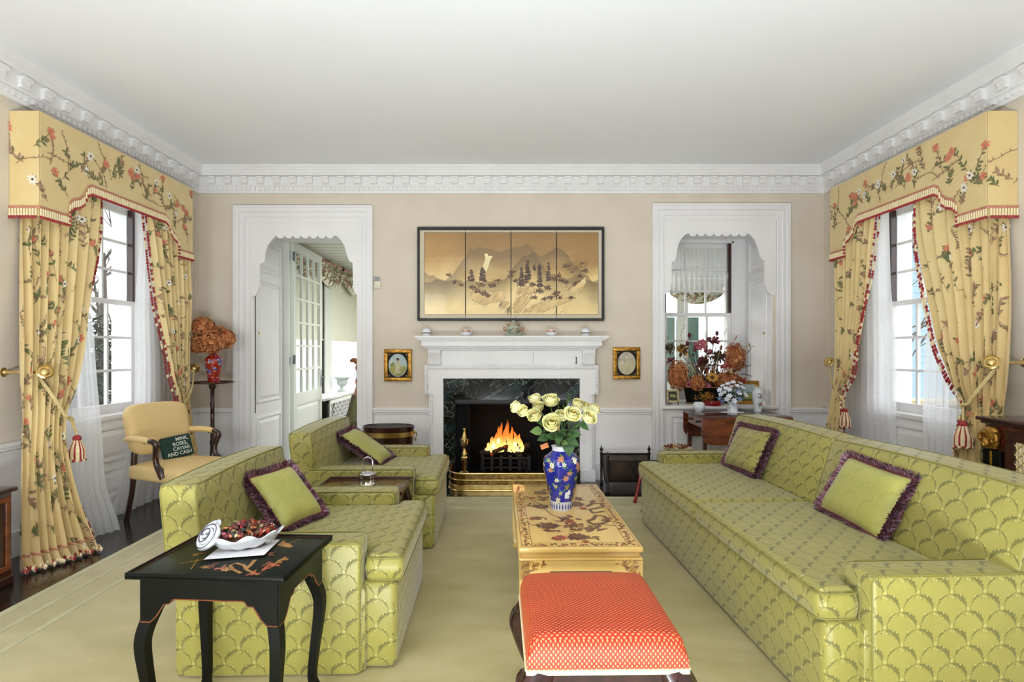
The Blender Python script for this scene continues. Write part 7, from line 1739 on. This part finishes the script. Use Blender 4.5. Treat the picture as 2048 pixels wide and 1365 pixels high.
m = MB('red_lacquer'); m.lathe([(0, 0), (.098, 0), (.100, .004), (.100, .046), (.096, .050), (0, .052)], 36); m.build('red_box', None, 40, 'round red lacquer box in front of the planter', 'box', loc=(ax(1424, 5.985), 5.985, zs))
X0, X1, Yq = 2.42, 2.762, 6.14; t = thing('framed_picture', 'gilt framed landscape leaning behind the white vase in the niche', 'picture', ((X0+X1)/2, Yq, zs)); hw, hh = (X1-X0)/2, .255; FRM = Matrix.Rotation(R(-6), 4, 'X')
for a, b, c, d in ((-hw, hw, hh-.036, hh), (-hw, hw, 0, .036), (-hw, -hw+.036, .036, hh-.036), (hw-.036, hw, .036, hh-.036)): m = MB('gilt'); m.rbox(a, b, -.022, .006, c, d, .006, 2); m.xf(FRM); m.build('frame_bar', t)
m = MB('oil_sky', 'oil_field', 'oil_dark', 'teal_paint'); m.box(-hw+.03, hw-.03, -.006, 0, .03, hh-.03, 'oil_sky'); P = Print(m, lambda u, v: (Vector((u, -.006, v)), Vector((0, -1, 0))), .0006)
P.poly([(-hw+.034, .036), (hw-.034, .036), (hw-.034, .105), (.05, .115), (-hw+.034, .100)], 'oil_field'); P.poly([(-hw+.034, .118), (0, .122), (hw-.034, .115), (hw-.034, .132), (-hw+.034, .135)], 'teal_paint'); P.poly([(-hw+.034, .036), (hw-.034, .036), (hw-.034, .055), (-hw+.034, .062)], 'leaf_light')
m.xf(FRM); m.build('painting', t, smooth=0)
# red lacquer stand with a bowl at the far end of the sofa
t = thing('lacquer_stand', 'small red lacquer stand behind the far sofa arm', 'table', (1.40, 4.86, 0)); m = MB('red_lacquer'); m.rbox(.0, .30, -.16, .16, .405, .430, .006, 2); m.build('table_top', t)
for sg in (-1, 1): m = MB('red_lacquer'); m.rbox(.01, .28, sg*.14-.008, sg*.14+.008, .36, .405, .003, 1); m.build('apron', t)
for x, xf in ((.01, -.265), (.28, .40)):
    for y in (-.14, .14): m = MB('red_lacquer'); m.tube([(x, y, .405), (lerp(x, xf, .8), y, .26), (xf, y*1.02, 0)], [.018, .014, .016], 8); m.build('leg', t)
t = thing('bowl', 'shallow bowl of dried petals on the red stand behind the sofa', 'bowl', (1.46, 4.82, .4305)); m = MB('oil_cream'); m.lathe([(0, -.065), (.060, -.065), (.058, -.055), (.030, -.040), (.028, -.010), (.06, 0), (.065, .008), (.115, .032), (.128, .044), (.122, .044), (.06, .014), (0, .012)], 32); m.xf(Matrix.Translation((0, 0, .065))); m.build('body', t)
m = MB('dried_plum', 'hydrangea_rust', 'dried_gold', 'dried_red')
for k in range(130): a = rg.uniform(0, 6.28); r = rg.random()**.5*.105; leaf(m, (r*math.cos(a), r*math.sin(a), .036+rg.uniform(0, .022)), (rg.uniform(-1, 1), rg.uniform(-1, 1), rg.uniform(0, 1)), .026, .014, 0 if k % 2 else rg.randrange(4), .1)
m.build('dried_petals', None, 30, 'plum and rust dried petals in the shallow bowl', 'potpourri', None, 'stuff', (1.46, 4.82, .4955))
# mahogany cabinet at the right edge
t = thing('cabinet', 'mahogany cabinet with gilt ram heads and a brass lattice door at the right edge', 'cabinet', (3.15, 2.83, 0)); yF, xf_ = .655, -.195
m = MB('mahogany'); m.box(xf_+.02, .215, -.655, yF, .06, .93); m.build('body', t, smooth=0)
m = MB('dark_mahogany'); m.rbox(xf_-.030, .218, -.68, yF+.02, .945, .968, .006, 2); m.rbox(xf_-.010, .216, -.665, yF+.006, .925, .945, .004, 1); m.build('top', t)
m = MB('dark_mahogany'); m.rbox(xf_-.015, .216, -.67, yF+.012, 0, .07, .004, 1); m.build('plinth', t)
for y in (yF-.07, -.585):
    m = MB('black_lacquer', 'gilt'); m.rbox(xf_-.006, xf_+.022, y-.062, y+.062, .07, .77, .003, 1, 'black_lacquer'); m.tube([(xf_-.008, y, .08), (xf_-.008, y, .765)], .007, 6, 'gilt'); m.build('pilaster', t, label='black pilaster with a gilt rib')
    m = MB('gilt'); cx_ = xf_-.012
    m.lathe([(0, -.07), (.035, -.066), (.048, -.03), (.052, .01), (.045, .045), (.03, .066), (0, .072)], 14, (cx_+.01, y, .845), sx=.55)
    m.ball((cx_-.022, y, .815), .026, None, 10, 6, (.9, .8, 1.1)); m.ball((cx_-.040, y, .802), .014, None, 8, 5)
    for sg in (-1, 1):
        m.tube(spline([(cx_, y+sg*.022, .875), (cx_-.012, y+sg*.052, .868), (cx_-.014, y+sg*.058, .836), (cx_-.020, y+sg*.040, .822), (cx_-.026, y+sg*.034, .838)], 5), [.012]*12+[.009]*9, 7); m.ball((cx_-.024, y+sg*.014, .838), .007, None, 6, 4)
    m.build('ram_head', t, smooth=60, label='gilt ram head mount')
for y0, y1 in ((-.50, -.01), (.01, .50)):
    m = MB('dark_mahogany'); 
    for a, b, c, d in ((y0, y1, .84, .90), (y0, y1, .09, .16), (y0, y0+.06, .16, .84), (y1-.06, y1, .16, .84)): m.rbox(xf_, xf_+.02, a, b, c, d, .003, 1)
    d_ = m.build('door', t, smooth=30)
    m = MB('lining'); m.grid(lambda u, v: (xf_+.016+.004*math.sin(u*2*PI*16), lerp(y0+.05, y1-.05, u), lerp(.15, .85, v)), 120, 2); m.build('pleated_silk', d_, smooth=60, label='pale pleated silk')
    m = MB('brass'); w_, h_ = y1-y0-.12, .68
    for sg in (-1, 1):
        k = -h_
        while k < w_:
            a0, a1 = max(0, k), min(w_, k+h_)
            if a1-a0 > .02:
                za, zb = a0-k, a1-k
                if sg < 0: za, zb = h_-za, h_-zb
                m.tube([(xf_+.006, y0+.06+a0, .16+za), (xf_+.006, y0+.06+a1, .16+zb)], .0025, 4)
            k += .055
    m.build('brass_lattice', d_, smooth=0, kind='stuff')
# ------------------------------------------------------------------ sunroom things
FD = thing('french_door', 'white glazed french door standing open into the sunroom', 'door', (-2.625, YO+.03, 0), R(91.5))
W2, HT, n4, n6 = 1.12, 2.70, 4, 6
m = MB('sunroom_paint'); s_ = .085
m.box(0, s_, -.02, .02, .02, HT); m.box(W2-s_, W2, -.02, .02, .02, HT); m.box(s_, W2-s_, -.02, .02, .02, .24); m.box(s_, W2-s_, -.02, .02, .70, .84); m.box(s_, W2-s_, -.02, .02, HT-.10, HT)
raised(m, lambda a, p, z: (a, -.004-p, z), s_, W2-s_, .24, .70); m.box(s_, W2-s_, -.004, .006, .24, .70); m.build('leaf_frame', FD, smooth=0)
m = MB('sunroom_paint'); gx, gz = (W2-2*s_)/n4, (HT-.10-.84)/n6
for i in range(1, n4): m.box(s_+gx*i-.014, s_+gx*i+.014, -.016, .016, .84, HT-.10)
for j in range(1, n6): m.box(s_, W2-s_, -.015, .015, .84+gz*j-.014, .84+gz*j+.014)
m.build('glazing_bars', FD, smooth=0)
g_ = MB('window_glass'); g_.box(-gx/2+.012, gx/2-.012, -.002, .002, -gz/2+.012, gz/2-.012); p0 = None
for i in range(n4):
    for j in range(n6):
        L_ = (s_+gx*(i+.5), 0, .84+gz*(j+.5))
        if p0 is None: p0 = g_.build('pane', FD, smooth=0, loc=L_)
        else: piece(p0, FD, L_)
for z in (.25, 1.26, 2.52): m = MB('steel'); m.rbox(-.035, .045, -.026, -.018, z-.055, z+.055, .003, 1); m.tube([(0, -.03, z-.055), (0, -.03, z+.055)], .009, 8); m.build('hinge', FD, label='grey steel hinge')
m = MB('steel'); m.rbox(W2-.06, W2-.03, -.028, -.02, .86, 1.10, .004, 1); m.tube(spline([(W2-.045, -.024, 1.0), (W2-.045, -.07, 1.0), (W2-.08, -.075, .995), (W2-.14, -.07, 1.0)], 4), .008, 7); m.build('door_handle', FD)
m = MB('sunroom_paint'); m.box(-2.722, -2.64, YO-.03, YO+.02, 0, 2.74); m.box(-1.65, -1.567, YO-.03, YO+.02, 0, 2.74); struct(m, 'trim_10', smooth=0, label='white outer door frame of the sunroom')
def valance(name, lab, fn, W2_, seed, n_sw):
    t = thing('valance', lab, 'valance', tuple(fn(W2_/2, 0, 0)), 0, 'floral swag valances in the sunroom'); o = Vector(t.location)
    S = lambda u, v: Vector(fn(u*W2_, .05+.06*math.sin(PI*v)*abs(math.sin(PI*u*n_sw))+.015*math.sin(v*18+u*9), -v*(.18+.22*abs(math.sin(PI*u*n_sw))**.7)-.06*abs(math.sin(PI*u*n_sw))*(v < .01)*0))-o
    m = MB('shade_fabric'); m.grid(S, 60, 14)
    def SN(u, v):
        p = S(min(max(u, .005), .995), min(max(v, .02), .98)); a = S(min(u+.01, 1), v)-S(max(u-.01, 0), v); b = S(u, min(v+.02, 1))-S(u, max(v-.02, 0)); n = a.cross(b); n = n.normalized() if n.length > 1e-8 else Vector((0, -1, 0))
        q = Vector((0, 0, H))-(p+o); return p, (n if n.dot(q) > 0 else -n)
    P = Print(m, lambda u, v: SN(u/W2_, v/.35), .004); rg_ = random.Random(seed)
    for k in range(int(110*W2_)):
        u, v = rg_.uniform(0, W2_), rg_.uniform(.01, .34)
        for _ in range(3): P.blade(u+rg_.uniform(-.02, .02), v+rg_.uniform(-.02, .02), rg_.uniform(0, 6.28), rg_.uniform(.03, .06), .022, rg_.choice(('print_green', 'leaf_light', 'print_olive', 'print_red', 'braid_pink', 'print_mauve')), 1+rg_.random())
    m.build('swag', t, smooth=80)
    m = MB('black_metal', 'print_red'); m.tube([S(i/60, 0)+Vector((0, 0, .005)) for i in range(61)], .010, 6, 'print_red')
    m.build('cord', t)
    for k in range(n_sw+1):
        m = MB('black_metal'); p = S(k/n_sw, 0); m.ball(tuple(p), .035, None, 8, 6); m.build('medallion', t, label='dark bow at the top of a swag')
valance('v1', 'floral swag valance over the near sunroom window', lambda u, d, z: (SX0+d, 7.3+u, 2.80+z), 2.55, 3, 2)
valance('v2', 'floral swag valance over the far left sunroom window', lambda u, d, z: (SX0+d, 9.86+u, 2.80+z), 1.4, 4, 1)
valance('v3', 'floral swag valance seen through the niche window', lambda u, d, z: (3.35+u, SY1-d, 2.72+z), 1.1, 6, 1)
# gathered white curtain on the sunroom side of the niche window
m = MB('sheer_white')
m.grid(lambda u, v: (lerp(1.84, 2.65, u), 6.80+.018*math.sin(u*2*PI*17)*(.4+.6*v), lerp(2.66, 2.27+.03*abs(math.sin(u*PI*3)), v)), 150, 6)
m.grid(lambda u, v: (lerp(1.84, 2.65, u), 6.835+.022*math.sin(u*2*PI*13)*(.4+.6*v), lerp(2.5, 2.05+.05*abs(math.sin(u*PI*4)), v)), 150, 6); m.xf(Matrix.Translation((-2.245, -6.82, -2.3))); m.build('cafe_curtain', None, 80, 'gathered white half curtain behind the niche window', 'curtain', loc=(2.245, 6.82, 2.3))
RC = thing('radiator_cover', 'white lattice radiator cover under the sunroom window', 'radiator cover', (SX0+.29, 9.6, 0)); y0, y1 = -1.2, 1.6
m = MB('sunroom_paint'); 
for a, b, c, d in ((y0, y1, .56, .63), (y0, y1, 0, .10), (y0, y0+.06, .10, .56), (y1-.06, y1, .10, .56)): m.box(-.02, .0, a, b, c, d)
m.build('frame', RC, smooth=0)
m = MB('white_paint'); k = y0
while k < y1:
    for sg in (-1, 1):
        a = [(-.012+.006*sg, k, .10 if sg > 0 else .56), (-.012+.006*sg, min(k+.30, y1), lerp(.10, .56, min(1, (y1-k)/.30)) if sg > 0 else lerp(.56, .10, min(1, (y1-k)/.30)))]; m.tube(a, .012, 4, None, False, .3)
    k += .075
m.build('lattice', RC, smooth=0, kind='stuff')
m = MB('iron'); m.box(-.06, -.05, y0, y1, .06, .6); m.build('backing', RC, smooth=0, label='dark grille backing')
sx = ax(680, 9.75)
q = Vector((-2.95+.16, 9.45, .676)); t = thing('urn', 'grey stone urn on the sunroom window sill', 'urn', tuple(q)); m = MB('stone_urn'); m.lathe([(0, 0), (.075, 0), (.075, .02), (.04, .035), (.028, .06), (.032, .085), (.075, .115), (.092, .15), (.088, .19), (.105, .22), (.145, .232), (.140, .240), (.09, .23), (0, .16)], 28); m.build('body', t)
t = thing('glass_ornament', 'clear glass ornament on the sunroom sill beside the urn', 'ornament', (-2.95+.22, 8.95, .676)); m = MB('clear_glass'); m.lathe([(0, 0), (.05, 0), (.05, .012), (.014, .03), (.020, .06), (.065, .09), (.072, .12), (.05, .155), (.02, .17), (0, .172)], 12); m.build('body', t, smooth=20)
# carved wooden animal figure and olive chair just inside the sunroom
FG = thing('carved_animal', 'painted carved wooden animal figure glimpsed beside the doorway', 'figure', (ax(723, 8.2), 8.2, 0))
m = MB('figure_wood'); m.lathe([(0, .24), (.15, .26), (.20, .40), (.20, .58), (.16, .72), (.11, .84), (.09, .98), (.10, 1.06), (.12, 1.12), (.10, 1.20), (.05, 1.235), (0, 1.24)], 24, sx=.72); m.build('body', FG)
m = MB('figure_wood'); m.ball((0, -.13, 1.12), .062, None, 12, 8, (.9, 1.5, .9)); m.build('muzzle', FG)
for sg in (-1, 1): m = MB('figure_wood'); m.tube(spline([(sg*.05, 0, 1.18), (sg*.10, -.01, 1.225), (sg*.165, -.02, 1.215)], 5), [.03, .034, .036, .038, .038, .036, .034, .03, .026, .02, .008], 8, flat=.5); m.build('ear', FG)
for z, r, mt, lab in ((.99, .095, 'white_petal', 'white neck band'), (.92, .105, 'dried_red', 'red neck beads'), (.70, .175, 'dried_red', 'red saddle trim'), (.58, .203, 'sky_blue_paint', 'pale blue band'), (.50, .206, 'red_lacquer', 'red saddle blanket')):
    m = MB(mt); m.lathe([(r-.01, -.03), (r+.008, -.024), (r+.010, .024), (r-.01, .03)], 24, (0, 0, z), sx=.74)
    for k in range(18): a = 2*PI*k/18; m.ball((r*.76*math.cos(a), (r+.01)*math.sin(a), z-.03), .016, ('dried_gold', 'dried_red', 'white_petal')[k % 3] if z > .6 else None, 6, 4)
    m.build('painted_band', FG, label=lab)
for x in (-.09, .09):
    for y in (-.10, .10): m = MB('figure_wood'); m.tube([(x, y, .34), (x*1.1, y*1.1, .15), (x*1.1, y*1.15, 0)], [.05, .036, .042], 10); m.build('leg', FG)
t = thing('sunroom_chair', 'olive upholstered chair back in front of the radiator cover', 'chair', (ax(731, 7.6), 7.6, 0), R(84)); m = MB('olive_leather'); f = lambda p: Vector((p.x, p.y-.28*(p.z-.40), p.z)); m.rbox(-.22, .22, .16, .22, .40, .78, .02, 2, None, 2, f); m.build('backrest', t)
m = MB('olive_leather'); m.rbox(-.23, .23, -.22, .22, .36, .44, .025, 2); m.build('seat', t)
for x in (-.19, .19):
    for y in (-.18, .18): m = MB('figure_wood'); m.tube([(x, y, .36), (x, y, 0)], [.02, .015], 8); m.build('leg', t)
# ------------------------------------------------------------------ outside the windows
m = MB('lawn'); m.box(-30, XL-.3, 0, 40, -.6, -.5); m.box(XR+.3, 30, 0, 40, -.6, -.5); struct(m, 'ground', smooth=0, label='lawn outside the house')
m = MB('stone_urn'); m.box(-30, XR+9, SY1+.3, 40, -.6, -.49); m.box(-9, SX0-.3, 6.9, SY1+.3, -.6, -.48); struct(m, 'ground_pale', smooth=0, label='pale ground outside the sunroom, whitened to imitate overexposed glare')  # pale ground added so the sunroom windows look overexposed
def bush(c, r, n_, lab, seed, mats=('leaf_dark', 'twig'), sq=(1, 1, 1)):
    rg_ = random.Random(seed); t = thing('shrub', lab, 'shrub', (c[0], c[1], -.5), 0, 'shrubs outside the left window'); m = MB(*mats); hz = c[2]+.5
    for k in range(n_):
        q = Vector((rg_.gauss(0, 1), rg_.gauss(0, 1), rg_.gauss(0, 1))).normalized()*r*rg_.random()**.33; q = Vector((q.x*sq[0], q.y*sq[1], q.z*sq[2])); leaf(m, q+Vector((0, 0, hz)), (rg_.uniform(-1, 1), rg_.uniform(-1, 1), rg_.uniform(-.5, 1)), rg_.uniform(.10, .2), .075, 0, .2)
    m.build('foliage', t, smooth=0, kind='stuff'); m = MB('twig')
    for k in range(26): q = Vector((rg_.gauss(0, .5)*r*sq[0], rg_.gauss(0, .5)*r*sq[1], hz+rg_.uniform(-.2, 1.0)*r*sq[2])); m.tube(spline([Vector((q.x*.1, q.y*.1, 0)), Vector((q.x*.5, q.y*.5, hz*.55)), q], 4), .012, 4)
    m.build('branches', t, smooth=0, kind='stuff')
bush((-5.6, 7.2, .85), 1.05, 1700, 'dark evergreen shrub close outside the left window', 1); bush((-7.7, 9.4, .9), 1.0, 1500, 'dark shrub farther off outside the left window', 2); bush((-8.8, 11.6, 1.0), 1.1, 1400, 'dark shrub at the far side outside the left window', 3); bush((-11.4, 13.6, 1.9), .9, 700, 'bare twiggy bush top rising outside the left window', 4, ('twig', 'leaf_dark'))
def tree(x, y, h_, lab, seed, kr=1.0):
    rg_ = random.Random(seed); t = thing('bare_tree', lab, 'tree', (x, y, -.5), 0, 'bare trees outside'); m = MB('twig'); m.tube([(0, 0, 0), (.05, 0, h_*.4), (0, .05, h_*.8)], [.14*kr, .11*kr, .05*kr], 8); m.build('trunk', t); m = MB('twig')
    def br(p, d, L_, r, k):
        q = p+d*L_; m.tube([p, (p+q)/2+Vector((0, 0, .03*L_)), q], [r, r*.8, r*.55], 4)
        if k > 0:
            for _ in range(3): br(p.lerp(q, rg_.uniform(.4, 1)), (d+Vector((rg_.uniform(-.8, .8), rg_.uniform(-.8, .8), rg_.uniform(-.3, .6)))).normalized(), L_*.66, r*.55, k-1)
    for _ in range(9): br(Vector((0, 0, h_*rg_.uniform(.3, .8))), Vector((rg_.uniform(-1, 1), rg_.uniform(-1, 1), rg_.uniform(.1, 1))).normalized(), h_*.26, .045*kr, 3)
    m.build('branches', t, smooth=0, kind='stuff')
tree(-10.5, 14.5, 5.5, 'bare tree outside the left window', 3); tree(8.9, 12.6, 4.6, 'bare tree outside the right window', 5, .4)
t = thing('neighbour_house', 'pale blue house standing outside the right window', 'house', (10.6, 14.6, -.5)); m = MB('pale_siding'); m.box(-.3, 3.0, 0.4, 6, 0, 4.6); m.build('wall', t, smooth=0)
bd = None
for k in range(26):
    if bd is None: m = MB('pale_siding'); m.box(-.325, -.30, .38, 6, 0, .165); bd = m.build('clapboard', t, smooth=0, loc=(0, 0, .17*k))
    else: piece(bd, t, (0, 0, .17*k))
bd = None
for k in range(26):
    if bd is None: m = MB('pale_siding'); m.box(-.325, 3.0, .375, .40, 0, .165); bd = m.build('clapboard', t, smooth=0, loc=(0, 0, .17*k))
    else: piece(bd, t, (0, 0, .17*k))
m = MB('slate_fringe'); m.add([(-.6, 0, 4.6), (3.2, 0, 4.6), (3.2, 3.2, 6.2), (-.6, 3.2, 6.2), (-.6, 6.4, 4.6), (3.2, 6.4, 4.6)], [(0, 1, 2, 3), (3, 2, 5, 4), (0, 3, 4), (1, 5, 2)]); m.build('roof', t, smooth=0)
t = thing('garden_wall', 'low brick garden wall outside the right window', 'wall', (6.2, 9.4, -.5)); m = MB('brick_terrace'); m.box(-1.0, 3.6, 0, .3, 0, .95); m.build('brickwork', t, smooth=0); m = MB('dried_straw'); m.box(-1.05, 3.65, -.05, .35, .95, 1.03); m.build('coping', t, smooth=0)
